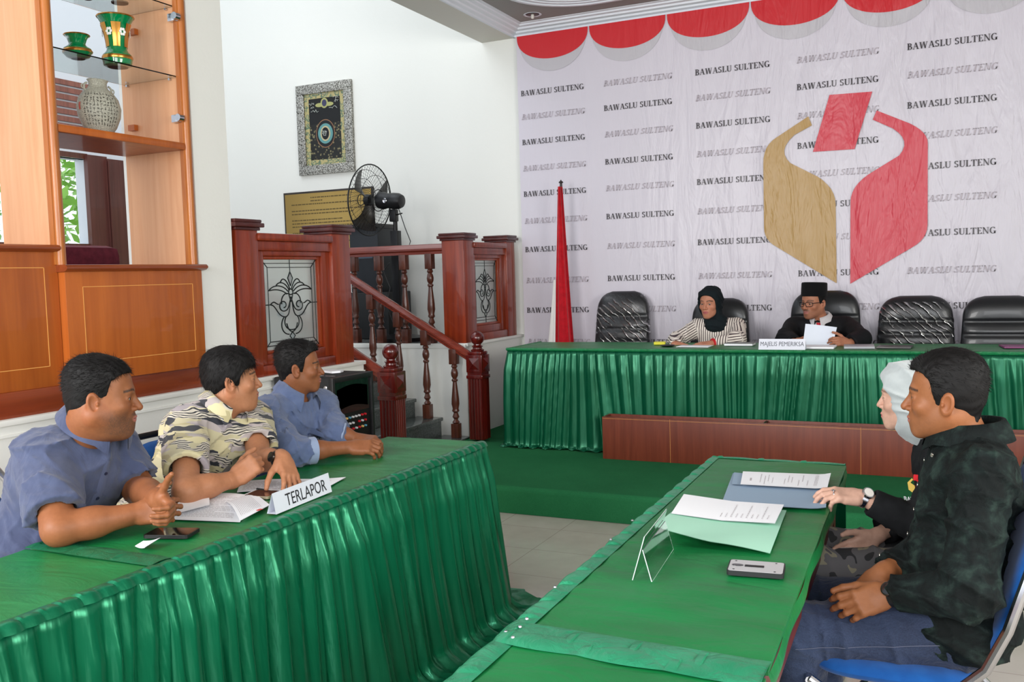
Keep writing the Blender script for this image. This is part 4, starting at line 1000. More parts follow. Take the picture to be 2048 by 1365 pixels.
m = MB(); m.lathe([(.02, -.02), (.05, -.01), (.052, .04), (.03, .055), (.01, .058)], n=20, M=MF); m.build('hub', BLACKP, fan, True)
m = MB(); MM = Matrix.Translation(motc) @ Bf; m.lathe([(.02, -.15), (.055, -.142), (.07, -.11), (.072, -.05), (.064, 0), (.078, .05), (.07, .10), (.03, .115)], n=26, M=MM); mo = m.build('motor', BLACKP, fan, True)
sd = (Vector((0, 0, EYE)) - motc); sd = (sd - nrm_ * sd.dot(nrm_)).normalized(); ctr = motc + sd * .07 - nrm_ * .01
m = MB(); m.lathe([(.014, .0), (.022, .004), (.019, .007), (.012, .003)], n=20, M=Matrix.Translation(ctr) @ sd.to_track_quat('Z', 'Y').to_matrix().to_4x4()); m.build('badge', CHROME, mo, True)
px_ = at(790, 430, Y=FY); pxb = at(797, 600, Y=FY)
m = MB(); m.tube([(px_.x, FY, px_.z - .01), (px_.x, FY, ZL + .02)], .02, 10); m.box(px_.x - .036, px_.x + .036, FY - .036, FY + .036, ZL + .1, px_.z - .14, .006); m.build('pole', BLACKM, fan, True)
m = MB(); m.box(px_.x - .045, px_.x + .02, FY - .03, FY + .03, px_.z - .06, px_.z + .05, .01); m.tube([(px_.x + .02, FY, px_.z), (px_.x + .075, FY, px_.z + .01)], .006, 6); m.build('tilt_bracket', BLACKM, fan, True)
m = MB(); m.lathe([(.26, 0), (.26, .03), (.05, .06), (.03, .12)], (px_.x, FY, ZL), 28); m.build('base', BLACKM, fan, True)
m = MB(); m.tube([motc - nrm_ * .1 + Vector((0, 0, -.05)), (px_.x + .10, FY, px_.z - .12), (px_.x + .15, FY, px_.z - .24), (px_.x + .12, FY, px_.z - .31), (px_.x + .02, FY - .03, px_.z - .32)], .004, 6); m.tube([(px_.x - .05, FY - .04, 1.62), (px_.x - .12, FY - .04, 1.55), (px_.x - .05, FY - .045, 1.40), (px_.x - .1, FY - .04, 1.25), (px_.x - .03, FY - .045, 1.08)], .004, 6); m.build('cable', BLACKP, fan, True)

# tall black loudspeaker column on the landing
def ppx(px, py, y): return at(px, py, Y=y)
a, b = ppx(716, 600, 7.35), ppx(772, 600, 7.35)
ls = root('speaker_column', ((a.x + b.x) / 2, 7.35, ZL), 0, 'tall dark loudspeaker column on the landing behind the fan', 'loudspeaker')
zt1 = ppx(740, 449, 7.35).z; zt2 = ppx(720, 585, 7.35).z; DKB = mat('dark_blue_grey_box', srgb(30, 34, 40), .5)
m = MB(); m.box(a.x, b.x, 7.25, 7.55, zt2, zt1 - .03, .01); m.build('upper_cabinet', DKB, ls, True)
m = MB(); m.box(a.x - .03, b.x + .01, 7.22, 7.57, zt1 - .045, zt1, .018); m.build('top_cap', BLACKP, ls, True)
m = MB(); m.box(a.x - .08, b.x + .12, 7.2, 7.6, ZL, zt2, .01); m.build('lower_cabinet', mat('black_box', srgb(20, 22, 24), .5), ls, True)
m = MB(); m.box(a.x + .04, b.x - .06, 7.245, 7.25, zt1 - .32, zt1 - .24); m.build('display_panel', mat('panel_blue', srgb(70, 84, 100), .3), ls)

# black loudspeaker on the floor
sx0, sx1, sy0, sy1, szt = -3.515, -3.10, 4.20, 4.60, .935
sp = root('loudspeaker', ((sx0 + sx1) / 2, (sy0 + sy1) / 2, 0), 0, 'black floor loudspeaker with small coloured knobs behind the third man', 'loudspeaker')
BOX = mat('speaker_carpet_black', srgb(26, 26, 28), .75)
m = MB(); m.box(sx0, sx1 - .02, sy0, sy1, 0, szt, .012); m.build('cabinet', BOX, sp, True)
m = MB(); fr = .022
for ya, yb, za, zb in ((sy0, sy0 + fr, .02, szt), (sy1 - fr, sy1, .02, szt), (sy0 + fr, sy1 - fr, .02, .05), (sy0 + fr, sy1 - fr, szt - .03, szt)): m.box(sx1 - .03, sx1, ya, yb, za, zb, .003)
m.build('front_bezel', BLACKP, sp, True)
m = MB(); m.box(sx1 - .028, sx1 - .012, sy0 + fr, sy1 - fr, .72, szt - .03)
for k in range(1): m.grid(lambda u, v: (sx1 - .012 - .06 * math.sin(math.pi * v) * 0 + .0, lerp(sy0 + .05, sy1 - .05, u), .74 + .12 * v + .02 * math.sin(math.pi * u)), 8, 3)
m.build('horn_panel', mat('glossy_black', srgb(14, 15, 16), .15, coat=.6), sp)
m = MB(); m.box(sx1 - .026, sx1 - .016, sy0 + fr, sy1 - fr, .52, .72); m.build('mixer_panel', mat('mixer_black', srgb(16, 16, 18), .35), sp)
kn = [MB(), MB(), MB(), MB()]
for r_ in range(3):
    for c_ in range(9):
        if (r_, c_) in ((1, 0), (1, 5), (2, 1)): continue
        mm = kn[[0, 1, 2, 3, 0, 0, 0, 1, 1][(c_ + r_ * 2) % 9]]
        mm.lathe([(.007, 0), (.006, .012), (.002, .014)], n=10, M=Matrix.Translation((sx1 - .016, sy0 + .07 + c_ * .031, .690 - r_ * .034)) @ Matrix.Rotation(math.pi / 2, 4, 'Y'))
for mm, nm, c_ in zip(kn, ('white_knobs', 'red_knobs', 'yellow_knobs', 'blue_knobs'), ((205, 205, 205), (190, 30, 40), (220, 180, 110), (90, 150, 170))): mm.build(nm, mat(nm, srgb(*c_), .4), sp, True)
m = MB(); m.lathe([(.13, -.012), (.14, 0), (.125, .008), (.1, -.002), (.05, -.02), (.02, -.014)], n=36, M=Matrix.Translation((sx1 - .006, (sy0 + sy1) / 2, .34)) @ Matrix.Rotation(math.pi / 2, 4, 'Y')); m.build('woofer', mat('woofer_cone', srgb(34, 34, 36), .6), sp, True)
m = MB()
for poly in serif_word('BAWASLU', .055, .30): m.add([(sx0 + .095 + a_, sy0 - .0015, .775 + b_) for a_, b_ in poly], [tuple(range(len(poly)))])
m.build('lettering', mat('white_lettering', srgb(210, 212, 214), .5), sp)
m = MB(); m.lathe([(.006, 0), (.012, .003), (.004, .006)], n=10, M=Matrix.Translation((sx1 - .05, sy0, .88)) @ Matrix.Rotation(math.pi / 2, 4, 'X')); m.build('screw', CHROME, sp, True)
hr = root('folded_paper', (-3.35, 4.42, szt), 0, 'small folded white paper lying on the black floor loudspeaker', 'paper')
m = MB(); m.poly([(-3.45, 4.48, szt + .004), (-3.25, 4.40, szt + .004), (-3.22, 4.44, szt + .004), (-3.24, 4.50, szt + .004), (-3.42, 4.50, szt + .004)], (0, 0, .012)); m.build('sheet', WHITEP, hr)
hr = root('keys', (-3.25, 4.28, szt), 0, 'keys and small scraps lying at the front of the loudspeaker top', 'keys')
m = MB(); m.tube([(-3.30, 4.26, szt + .004), (-3.26, 4.28, szt + .004)], .004, 6); m.tube([(-3.24 + .015 * math.cos(a), 4.28 + .015 * math.sin(a), szt + .003) for a in np.linspace(0, 6.28, 12, endpoint=False)], .0022, 6, closed=True); m.box(-3.22, -3.15, 4.285, 4.30, szt, szt + .003); m.build('key_ring', CHROME, hr, True)
# ------------------------------------------------------------------ soft bodies: distance fields turned into meshes
def V3(*a): return np.array(a[0] if len(a) == 1 else a, dtype=np.float64)
def unit(v): v = V3(v); return v / (np.linalg.norm(v) + 1e-12)
class Field:
    def __init__(s, lo, hi, h):
        s.lo = V3(lo); s.h = h; s.n = np.ceil((V3(hi) - s.lo) / h).astype(int) + 1
        s.g = np.full(s.n, .3, dtype=np.float32)
    def sub(s, lo, hi, pad):
        a = np.maximum(np.floor((V3(lo) - pad - s.lo) / s.h).astype(int), 0); b = np.minimum(np.ceil((V3(hi) + pad - s.lo) / s.h).astype(int) + 1, s.n)
        if (b <= a).any(): return None
        ax = [s.lo[i] + s.h * np.arange(a[i], b[i]) for i in range(3)]
        return tuple(slice(a[i], b[i]) for i in range(3)), (ax[0][:, None, None], ax[1][None, :, None], ax[2][None, None, :])
    def add(s, prim, k=.01):
        fn, lo, hi = prim; r = s.sub(lo, hi, k + 3 * s.h)
        if r is None: return s
        sl, P = r; d = fn(P).astype(np.float32); a = s.g[sl]
        if k > 0: hh = np.maximum(k - np.abs(a - d), 0) / k; s.g[sl] = np.minimum(a, d) - hh * hh * k * .25
        else: s.g[sl] = np.minimum(a, d)
        return s
    def cut(s, prim, k=.004):
        fn, lo, hi = prim; r = s.sub(lo, hi, k + 3 * s.h)
        if r is None: return s
        sl, P = r; d = -fn(P).astype(np.float32); a = s.g[sl]
        hh = np.maximum(k - np.abs(a - d), 0) / k; s.g[sl] = np.maximum(a, d) + hh * hh * k * .25
        return s
    def clip(s, p, n):
        """keep only the side where (x - p).n <= 0"""
        P = [s.lo[i] + s.h * np.arange(s.n[i]) for i in range(3)]; n = unit(n)
        d = (P[0][:, None, None] - p[0]) * n[0] + (P[1][None, :, None] - p[1]) * n[1] + (P[2][None, None, :] - p[2]) * n[2]
        s.g = np.maximum(s.g, d.astype(np.float32)); return s
    def grid(s):
        P = [s.lo[i] + s.h * np.arange(s.n[i]) for i in range(3)]; return P[0][:, None, None], P[1][None, :, None], P[2][None, None, :]
    def mesh(s):
        g = s.g; g[0] = g[-1] = .3; g[:, 0] = g[:, -1] = .3; g[:, :, 0] = g[:, :, -1] = .3
        S = g < 0
        c = np.zeros(tuple(np.array(g.shape) - 1), dtype=np.int8)
        for i in (0, 1):
            for j in (0, 1):
                for k in (0, 1): c += S[i:i + c.shape[0], j:j + c.shape[1], k:k + c.shape[2]]
        act = (c > 0) & (c < 8); idx = np.argwhere(act); I, J, K_ = idx.T
        acc = np.zeros((len(idx), 3)); cnt = np.zeros(len(idx)); cor = {}
        for i in (0, 1):
            for j in (0, 1):
                for k in (0, 1): cor[i, j, k] = g[I + i, J + j, K_ + k].astype(np.float64)
        for a in ((0, 0, 0), (0, 1, 0), (0, 0, 1), (0, 1, 1)):
            for ax in range(3):
                p = list(a[1:]); p.insert(ax, 0); q = list(p); q[ax] = 1; p, q = tuple(p), tuple(q)
                A, B = cor[p], cor[q]; m = (A < 0) != (B < 0); t = np.where(m, A / np.where(m, A - B, 1), 0)
                pos = np.tile(np.array(p, float), (len(idx), 1)); pos[:, ax] = t
                acc[m] += pos[m]; cnt[m] += 1
        V = s.lo + s.h * (idx + acc / cnt[:, None])
        vid = np.full(c.shape, -1, dtype=np.int32); vid[I, J, K_] = np.arange(len(idx))
        Q = []
        for ax in range(3):
            A = np.moveaxis(S, ax, 0); W = np.moveaxis(vid, ax, 0)
            a0, a1 = A[:-1, 1:-1, 1:-1], A[1:, 1:-1, 1:-1]; m = a0 != a1; x, y, z = np.nonzero(m)
            q = np.stack([W[x, y, z], W[x, y + 1, z], W[x, y + 1, z + 1], W[x, y, z + 1]], 1)
            f = a0[m]
            if ax == 1: f = ~f
            q[~f] = q[~f][:, ::-1]; Q.append(q)
        return V, np.concatenate(Q)
def rcone(a, b, ra, rb, n=None, s=1.0):
    """tapered capsule; with n, s: flattened along n"""
    a, b = V3(a), V3(b); ba = b - a; L2 = ba.dot(ba) + 1e-12; R = max(ra, rb)
    if n is not None: n = unit(n)
    def fn(P):
        q = [P[i] - a[i] for i in range(3)]; t = np.clip((q[0] * ba[0] + q[1] * ba[1] + q[2] * ba[2]) / L2, 0, 1)
        d = [q[i] - t * ba[i] for i in range(3)]
        d2 = d[0] ** 2 + d[1] ** 2 + d[2] ** 2
        if n is not None: dn = d[0] * n[0] + d[1] * n[1] + d[2] * n[2]; d2 = d2 + dn * dn * (s * s - 1)
        return (np.sqrt(d2) - (ra + (rb - ra) * t)) * (1 if s <= 1 else 1 / (1 + (s - 1) * .5))
    return fn, np.minimum(a, b) - R, np.maximum(a, b) + R
def ellip(c, r, B=None):
    c, r = V3(c), V3(r); B = np.eye(3) if B is None else np.asarray(B); R = r.max()
    def fn(P):
        q = [P[i] - c[i] for i in range(3)]; l = [B[j][0] * q[0] + B[j][1] * q[1] + B[j][2] * q[2] for j in range(3)]
        k0 = np.sqrt(sum((l[j] / r[j]) ** 2 for j in range(3))); k1 = np.sqrt(sum((l[j] / r[j] ** 2) ** 2 for j in range(3))) + 1e-9
        return k0 * (k0 - 1) / k1
    return fn, c - R, c + R
def rboxf(c, hf, B, rr):
    c, hf = V3(c), V3(hf); B = np.asarray(B); R = np.linalg.norm(hf) + rr
    def fn(P):
        q = [P[i] - c[i] for i in range(3)]; l = [np.abs(B[j][0] * q[0] + B[j][1] * q[1] + B[j][2] * q[2]) - hf[j] for j in range(3)]
        return np.sqrt(sum(np.maximum(x, 0) ** 2 for x in l)) + np.minimum(np.maximum(l[0], np.maximum(l[1], l[2])), 0) - rr
    return fn, c - R, c + R
def plane_cut(prim, p, n):
    fn, lo, hi = prim; p, n = V3(p), unit(n)
    return (lambda P: np.maximum(fn(P), (P[0] - p[0]) * n[0] + (P[1] - p[1]) * n[1] + (P[2] - p[2]) * n[2])), lo, hi
def minus(prim, other):
    fn, lo, hi = prim; g = other[0]
    return (lambda P: np.maximum(fn(P), -g(P))), lo, hi
def folds(P, d, freq, seed, warp=1.5):
    d = unit(d); r = np.random.RandomState(seed); e = unit(r.randn(3)); e2 = unit(r.randn(3)); ph = r.rand(4) * 6
    u = (P[0] * d[0] + P[1] * d[1] + P[2] * d[2]) * freq
    w = np.sin((P[0] * e[0] + P[1] * e[1] + P[2] * e[2]) * freq * .45 + ph[0]) * warp + np.sin((P[0] * e2[0] + P[1] * e2[1] + P[2] * e2[2]) * freq * .9 + ph[1]) * warp * .5
    m = .5 + .5 * np.sin((P[0] * e2[0] + P[1] * e2[1] + P[2] * e2[2]) * freq * .33 + ph[2]) * np.sin((P[0] * e[0] + P[1] * e[1] + P[2] * e[2]) * freq * .5 + ph[3])
    return (1 - np.abs(np.sin(u + w))) ** 2.2 * m * 1.7
def basis(fwd, up=(0, 0, 1)):
    """rows: right (the person's right hand side), forward, up"""
    f = unit(fwd); u = V3(up); r = np.cross(f, u); r = unit(r); u = np.cross(r, f); return np.array([r, f, u])

# ---------------- head, in head space: x right, y forward, z up, origin between the ears
def head_field(c, B, s=1.0, fat=0.0, h=.0023, female=False, neck_to=None, ears=True, brow=.0, nose=1.0, chin=0.0):
    T = lambda p: V3(c) + s * (np.asarray(B).T @ V3(p))
    def E(p, r, k): F.add(ellip(T(p), V3(r) * s, B), k * s)
    def Rc(a, b, ra, rb, k, **q): F.add(rcone(T(a), T(b), ra * s, rb * s, **q), k * s)
    R = .145 * s; F = Field(V3(c) - R - V3(0, 0, .05), V3(c) + R, h)
    E((0, -.012, .032), (.073, .085, .086), .01)
    E((0, .028, .045), (.060, .056, .056), .03)
    E((0, .030, -.028), (.059 + fat * .012, .058, .078), .03)
    for x in (-1, 1):
        Rc((x * (.050 + fat * .012), -.012, -.045), (x * .016, .064, -.092 - chin), .017 + fat * .010, .014 + fat * .006, .035)
        E((x * .041, .058, -.022), (.022, .020, .018), .022)
    E((0, .070, -.092 - chin), (.020, .016, .016), .018)
    if fat > .3: E((0, .03, -.10), (.052, .045, .026), .03)
    Rc((-.026, .077, .022), (.026, .077, .022), .012 + brow, .012 + brow, .018)
    E((0, .074, -.058), (.030, .022, .028), .018)
    # nose
    Rc((0, .083, .014), (0, .104 * 1.0 + .002 * nose, -.027), .0075, .0105 * nose, .010)
    for x in (-1, 1): E((x * .0125 * nose, .094, -.031), (.0085, .010, .0075), .005)
    # lips
    E((0, .0925, -.0555), (.021, .0085, .0048), .004); E((0, .0905, -.0655), (.018, .0085, .0058), .004)
    F.cut(rcone(T((-.021, .094, -.0602)), T((.021, .094, -.0602)), .0012 * s, .0012 * s), .003)
    # eye sockets and lids
    for x in (-1, 1): F.cut(ellip(T((x * .032, .098, .003)), V3(.018, .014, .012) * s, B), .014)
    for x in (-1, 1): E((x * .031, .0735, .002), (.0165, .0135, .0125), .004)
    for x in (-1, 1):
        F.cut(ellip(T((x * .0315, .090, .0015)), V3(.0138, .013, .0046) * s, B), .0015)
        F.cut(ellip(T((x * .006, .103, -.0385)), V3(.0036, .006, .0022) * s, B), .002)
    if ears:
        for x in (-1, 1):
            Be = np.asarray(B)
            ca, sa = math.cos(.32), math.sin(.32)
            r_ = Be[0] * ca + Be[1] * -x * sa * 1.0 * -1; r_ = unit(Be[0] * ca - x * Be[1] * sa * -1); u_ = unit(Be[2] + .18 * -Be[1]); f_ = np.cross(u_, r_)
            u_ = unit(np.cross(r_, f_)); Bx = np.array([r_, f_, u_])
            ec = T((x * .0785, -.012, -.006))
            F.add(ellip(ec, V3(.0085, .0185, .032) * s, Bx), .008)
            F.cut(ellip(ec + np.asarray(B)[0] * x * .0075 * s + np.asarray(B)[1] * .002 * s, V3(.0075, .012, .023) * s, Bx), .003)
            F.add(ellip(ec + np.asarray(B)[0] * x * .002 * s + np.asarray(B)[1] * .012 * s - np.asarray(B)[2] * .003 * s, V3(.005, .004, .006) * s, Bx), .003)
    nk = neck_to if neck_to is not None else T((0, -.045, -.2))
    nr = (.050 if female else .058) + fat * .012
    F.add(rcone(T((0, -.022, -.055)), nk, nr * s, nr * 1.05 * s), .03)
    return F, T
SKIN = mat('skin', (1, 1, 1, 1), .48, spec=.35); t_ = NT(SKIN)
at_ = t_.n('ShaderNodeAttribute', attribute_name='Col'); n__ = t_.noise(t_.coord(), 90, 3)
t_.color(t_.mix(.22, at_.outputs['Color'], t_.mix(1.0, at_.outputs['Color'], t_.ramp(n__, [(.3, (.55, .5, .48, 1)), (.7, (1, 1, 1, 1))]), 'MULTIPLY')))
SKIN.node_tree.nodes['Principled BSDF'].inputs['Subsurface Weight'].default_value = .0
t_.bump(t_.noise(t_.coord(), 420, 2), .12, .002)
EYEW, EYED, HAIRM = mat('eye_white', srgb(208, 200, 192), .25, coat=.4), mat('dark_iris', srgb(26, 16, 12), .12, coat=.6), mat('black_hair', srgb(15, 13, 13), .62, spec=.25)
def face_colors(V, T_inv, tone, beard=0.0, stache=0.0, lips=(.55, .22, .2), scalp=None, brow=1.0):
    """own colours of the skin: lips, brows, stubble, scalp below short hair"""
    L = T_inv(V); x, y, z = L.T; c = np.tile(np.array(tone), (len(V), 1)); rnd = np.random.RandomState(1); nz = rnd.rand(len(V))
    def blend(mask, col): 
        m = np.clip(mask, 0, 1)[:, None]; c[:] = c * (1 - m) + np.array(col) * m
    red = np.array(tone) * np.array([1.06, .86, .82])
    blend(np.exp(-((np.abs(x) - .04) / .02) ** 2 - ((z + .025) / .02) ** 2) * (y > .03) * .5, red)
    blend(np.exp(-(x / .014) ** 2 - ((z + .03) / .012) ** 2) * (y > .09) * .45, red)
    blend((np.abs(x) > .074) * .35, red)
    lm = np.clip(1.35 - (np.abs(x) / .0235) ** 2 - ((z + .0605) / .0115) ** 2, 0, 1) * (y > .07) * 1.4
    blend(lm * .8, lips)
    blend(np.exp(-((z + .0602) / .0016) ** 2) * (np.abs(x) < .022) * (y > .08) * .7, np.array(lips) * .35)
    dk = np.array([.018, .014, .012])
    bx = np.abs(x); bz = .0235 + .006 * np.sin(np.clip((bx - .012) / .036, 0, 1) * 3.0)
    blend((bx > .010) * (bx < .052) * (y > .045) * np.clip(1.6 - np.abs(z - bz) / .0032, 0, 1) * (.6 + .5 * nz) * brow, dk)
    blend((bx > .017) * (bx < .047) * (y > .06) * np.clip(1.3 - np.abs(z - (.0066 - ((bx - .032) / .016) ** 2 * .004)) / .0013, 0, 1) * .85, dk)
    if beard > 0:
        j = np.clip((-.030 - z) / .03 + .25 * np.clip((np.abs(x) - .04) / .01, 0, 1), 0, 1) * np.clip((y + .012) / .05, 0, 1) * np.clip((.130 + z) / .03, 0, 1) * (lm < .3)
        blend(j * beard * (.45 + .55 * nz), dk * 2.2)
    if stache > 0:
        blend(np.clip(1.4 - (np.abs(x) / .028) ** 4 - ((z + .046 + .10 * np.abs(x) * .5) / .006) ** 2, 0, 1) * (y > .06) * stache * (.6 + .4 * nz), dk * 1.5)
        blend(np.clip(1.3 - (np.abs(x) / .016) ** 2 - ((z + .083) / .012) ** 2, 0, 1) * (y > .06) * stache * .5 * (.6 + .4 * nz), dk * 2)
    return c
HAIRLINE = {'short': ([-.13, -.085, -.06, -.035, -.018, .004, .018, .026, .034, .048, .062, .078, .11], [-.085, -.080, -.072, -.045, .012, -.012, -.020, .020, .052, .066, .076, .084, .09]),
            'side': ([-.13, -.085, -.06, -.035, -.018, .004, .020, .032, .045, .062, .075, .09, .11], [-.088, -.084, -.076, -.045, .012, -.012, -.018, .024, .040, .050, .056, .060, .07])}
def hair(parent, c, B, s, style, seed, thick=.011, top=.012, blade=.014, nblade=5200, flow=(0, -1, -.35), fade=True, col=HAIRM, quiff=0.0, lift=.35, fat=0.0):
    B = np.asarray(B); T = lambda p: V3(c) + s * (B.T @ V3(p)); R = .135 * s
    F = Field(V3(c) - R, V3(c) + R + V3(0, 0, .03), .0028)
    th = thick
    F.add(ellip(T((0, -.012, .032)), V3(.073 + th * .75, .085 + th, .086 + th) * s, B), .01 * s)
    F.add(ellip(T((0, .024, .052 + top * .5)), V3(.060 + th * .55, .052 + th, .050 + th + top * .4) * s, B), .03 * s)
    F.add(ellip(T((0, -.03, .06 + top)), V3(.055, .07, .055) * s, B), .03 * s)
    if quiff: F.add(ellip(T((.0, .058, .088)), V3(.050, .030 + quiff * .3, .018 + quiff) * s, B), .02 * s)
    nr_ = .049 + th * .35 + max(fat, 0) * .007
    F.add(rcone(T((0, -.034, -.02)), T((0, -.044, -.095)), nr_ * s, nr_ * s), .025 * s)
    X, Y, Z = F.grid(); q = [X - c[0], Y - c[1], Z - c[2]]; l = [(B[j][0] * q[0] + B[j][1] * q[1] + B[j][2] * q[2]) / s for j in range(3)]
    xs, zs_ = HAIRLINE[style]; gy = np.interp(l[1], xs, zs_)
    # over the temples the line is higher than in the middle of the forehead
    gy = gy + np.where(l[1] > .03, .010 * np.clip(1 - np.abs(l[0]) / .05, -1, 1) * -.6, 0)
    cutd = (gy - l[2]) * .75 * s
    nz = (np.sin(l[0] * 210 + 3 * np.sin(l[1] * 60 + seed)) * np.sin(l[2] * 160 + 2 * np.sin(l[0] * 80)) * .0012 + np.sin(l[0] * 95 + l[1] * 40 + seed) * .0012) * s
    F.g = np.maximum(F.g + (np.clip((-.010 - l[2]) / .06, 0, 1) * .008 * s).astype(np.float32), cutd.astype(np.float32)) + nz.astype(np.float32)
    V, Q = F.mesh()
    if len(V) == 0: return None
    ho = npobj('hair', V, Q, col, parent)
    # strands
    rnd = np.random.RandomState(seed); qi = rnd.randint(0, len(Q), nblade); P = V[Q[qi]].mean(1)
    n = np.cross(V[Q[qi][:, 1]] - V[Q[qi][:, 0]], V[Q[qi][:, 3]] - V[Q[qi][:, 0]]); n /= np.linalg.norm(n, axis=1)[:, None] + 1e-12
    L = (P - V3(c)) @ B.T / s; out = L / (np.linalg.norm(L, axis=1)[:, None] + 1e-9)
    flip = (n * (out @ B)).sum(1) < 0; n[flip] *= -1
    keep = (n * (out @ B)).sum(1) > .25; P, n, L = P[keep], n[keep], L[keep]
    fw = np.tile(V3(flow), (len(P), 1)); 
    fr = np.clip((L[:, 1] - .01) / .06, 0, 1)[:, None] * (L[:, 2:3] > .03); fw = fw * (1 - fr) + np.array([rnd.choice([-.0, .3]), .5, .5 if quiff else -.55]) * fr
    low = np.clip((.03 - L[:, 2]) / .05, 0, 1)[:, None]; fw = fw * (1 - low) + np.array([0, -.35, -1]) * low
    fw = fw @ B; fw = fw - n * (fw * n).sum(1)[:, None]; fw /= np.linalg.norm(fw, axis=1)[:, None] + 1e-9
    d = fw + n * (lift * (.4 + rnd.rand(len(P), 1))) + rnd.randn(len(P), 3) * .28; d /= np.linalg.norm(d, axis=1)[:, None]
    ln = blade * (.5 + rnd.rand(len(P), 1)) * (1 - .72 * np.clip((.04 - L[:, 2:3]) / .06, 0, 1) * fade) * s
    side = np.cross(d, n); side /= np.linalg.norm(side, axis=1)[:, None] + 1e-9; w = .0009
    base = P - n * .002; tip = base + d * ln + n * -.15 * ln
    VV = np.concatenate([base - side * w, base + side * w, tip]); k = len(P); QQ = np.stack([np.arange(k), np.arange(k) + k, np.arange(k) + 2 * k], 1)
    npobj('hair_strands', VV, QQ, col, ho)
    return ho
def eyes(parent, T, B, s, look=(0, 1, 0)):
    d = unit(np.asarray(B).T @ unit(look))
    for x in (-1, 1):
        c = T((x * .0315, .0732, .0015)); M = Matrix.Translation(Vector(c)) @ Vector(d).to_track_quat('Z', 'Y').to_matrix().to_4x4()
        m = MB(); r = .0118 * s; m.lathe([(r * math.sin(a) + 1e-5, -r * math.cos(a)) for a in np.linspace(0, math.pi - .62, 12)], n=18, M=M); m.mi = 1
        m.lathe([(r * math.sin(a) + 1e-5, -r * math.cos(a) + .0003) for a in np.linspace(math.pi - .64, math.pi, 5)], n=18, M=M)
        m.build('eye', None, parent, True, mats=[EYEW, EYED])

# ---------------- hands
def hand_prims(w, d, n, side, s=1.0, curl=None, thumb=(.6, .45, .35), spread=.08, tcurl=.4):
    """w wrist, d towards the fingers, n back of the hand, side towards the thumb. yields (prim, k)"""
    w, d, n = V3(w), unit(d), unit(n); side = unit(V3(side) - d * V3(side).dot(d)); n = unit(n - d * n.dot(d) - side * n.dot(side))
    curl = curl or [(.35, .5, .35)] * 4; out = []
    B = np.array([side, d, n])
    out.append((rcone(w - d * .015 * s, w + d * .02 * s, .027 * s, .029 * s, n, 1.35), .012))
    out.append((rboxf(w + d * .050 * s, (.024 * s, .030 * s, .003 * s), B, .011 * s), .014))
    out.append((rcone(w + d * .02 * s + side * .018 * s - n * .006 * s, w + d * .055 * s + side * .024 * s - n * .007 * s, .015 * s, .012 * s), .012))
    out.append((rcone(w + d * .02 * s - side * .018 * s - n * .006 * s, w + d * .055 * s - side * .026 * s - n * .005 * s, .014 * s, .011 * s), .012))
    bx = [.0285, .0095, -.0095, -.0275]; by = [.084, .088, .085, .077]; ln = [.074, .082, .077, .060]; rr = [.0092, .0095, .0090, .0080]
    for i in range(4):
        p = w + d * by[i] * s + side * bx[i] * s + n * .001 * s; a = 0.0; sp = (1.5 - i) * spread
        e = unit(d * math.cos(sp) + side * math.sin(sp))
        for j, (fr, cu) in enumerate(zip((.46, .30, .24), curl[i])):
            a += cu; q = p + (e * math.cos(a) - n * math.sin(a)) * ln[i] * fr * s
            r0 = rr[i] * (1 - .08 * j) * s; out.append((rcone(p, q, r0, r0 * .93), .0035 if j else .008)); p = q
    p = w + d * .022 * s + side * .024 * s - n * .006 * s; ta, tb, tn = thumb
    e = unit(d * math.cos(ta) + side * math.sin(ta) - n * tn)
    q = p + e * .044 * s; out.append((rcone(p, q, .0145 * s, .0115 * s), .010))
    e2 = unit(e + d * tb * .8 - side * tcurl * .3 - n * tcurl * .5); r = q + e2 * .034 * s; out.append((rcone(q, r, .0108 * s, .0100 * s), .005))
    e3 = unit(e2 + d * .25 - side * tcurl * .4 - n * tcurl * .3); t = r + e3 * .026 * s; out.append((rcone(r, t, .0100 * s, .0082 * s), .004))
    return out
def bounds(prims, pad=.012):
    lo = np.min([p[0][1] for p in prims], 0) - pad; hi = np.max([p[0][2] for p in prims], 0) + pad; return lo, hi
def merge(meshes):
    V, Q, o = [], [], 0
    for v, q in meshes: V.append(v); Q.append(q + o); o += len(v)
    return np.concatenate(V), np.concatenate(Q)
def collar(parent, c, up, fwd, r, m_, h=.038, fall=.045, gap=.35, thick=.0025, name='collar', flare=.018, ry=1.1, lean=.0):
    """fold-down shirt collar around the neck"""
    B = basis(fwd, up); V, F = [], []; N = 44; prof = [(0, 0), (-.001, h * .6), (.002, h), (.007, h * 1.02), (flare, h * .55), (flare + .012, h - fall)]
    rows = []
    for side_ in (0, 1):
        for i in range(N + 1):
            a = gap + (2 * math.pi - 2 * gap) * i / N            # 0 is the front
            ed = min(i, N - i) / N; pt = max(0, 1 - ed / .07)
            row = []
            for k, (dr, z) in enumerate(prof):
                rr = r + dr + (thick if side_ else 0) * (1 if k < 3 else 1)
                zz = z - (pt * .022 if k == 5 else (pt * .008 if k == 4 else 0)) - .020 * (math.cos(a) * .5 + .5)
                if k >= 4: rr += pt * .006
                row.append(V3(c) + B.T @ V3(rr * math.sin(a), rr * ry * math.cos(a) + lean, zz))
            rows.append(row)
    for row in rows: V += row
    K2 = len(prof)
    for sd in (0, 1):
        for i in range(N):
            for k in range(K2 - 1):
                a = (sd * (N + 1) + i) * K2 + k; q = (a, a + K2, a + K2 + 1, a + 1); F.append(q if sd == 0 else q[::-1])
    return obj(name, (V, F), m_, parent, True)
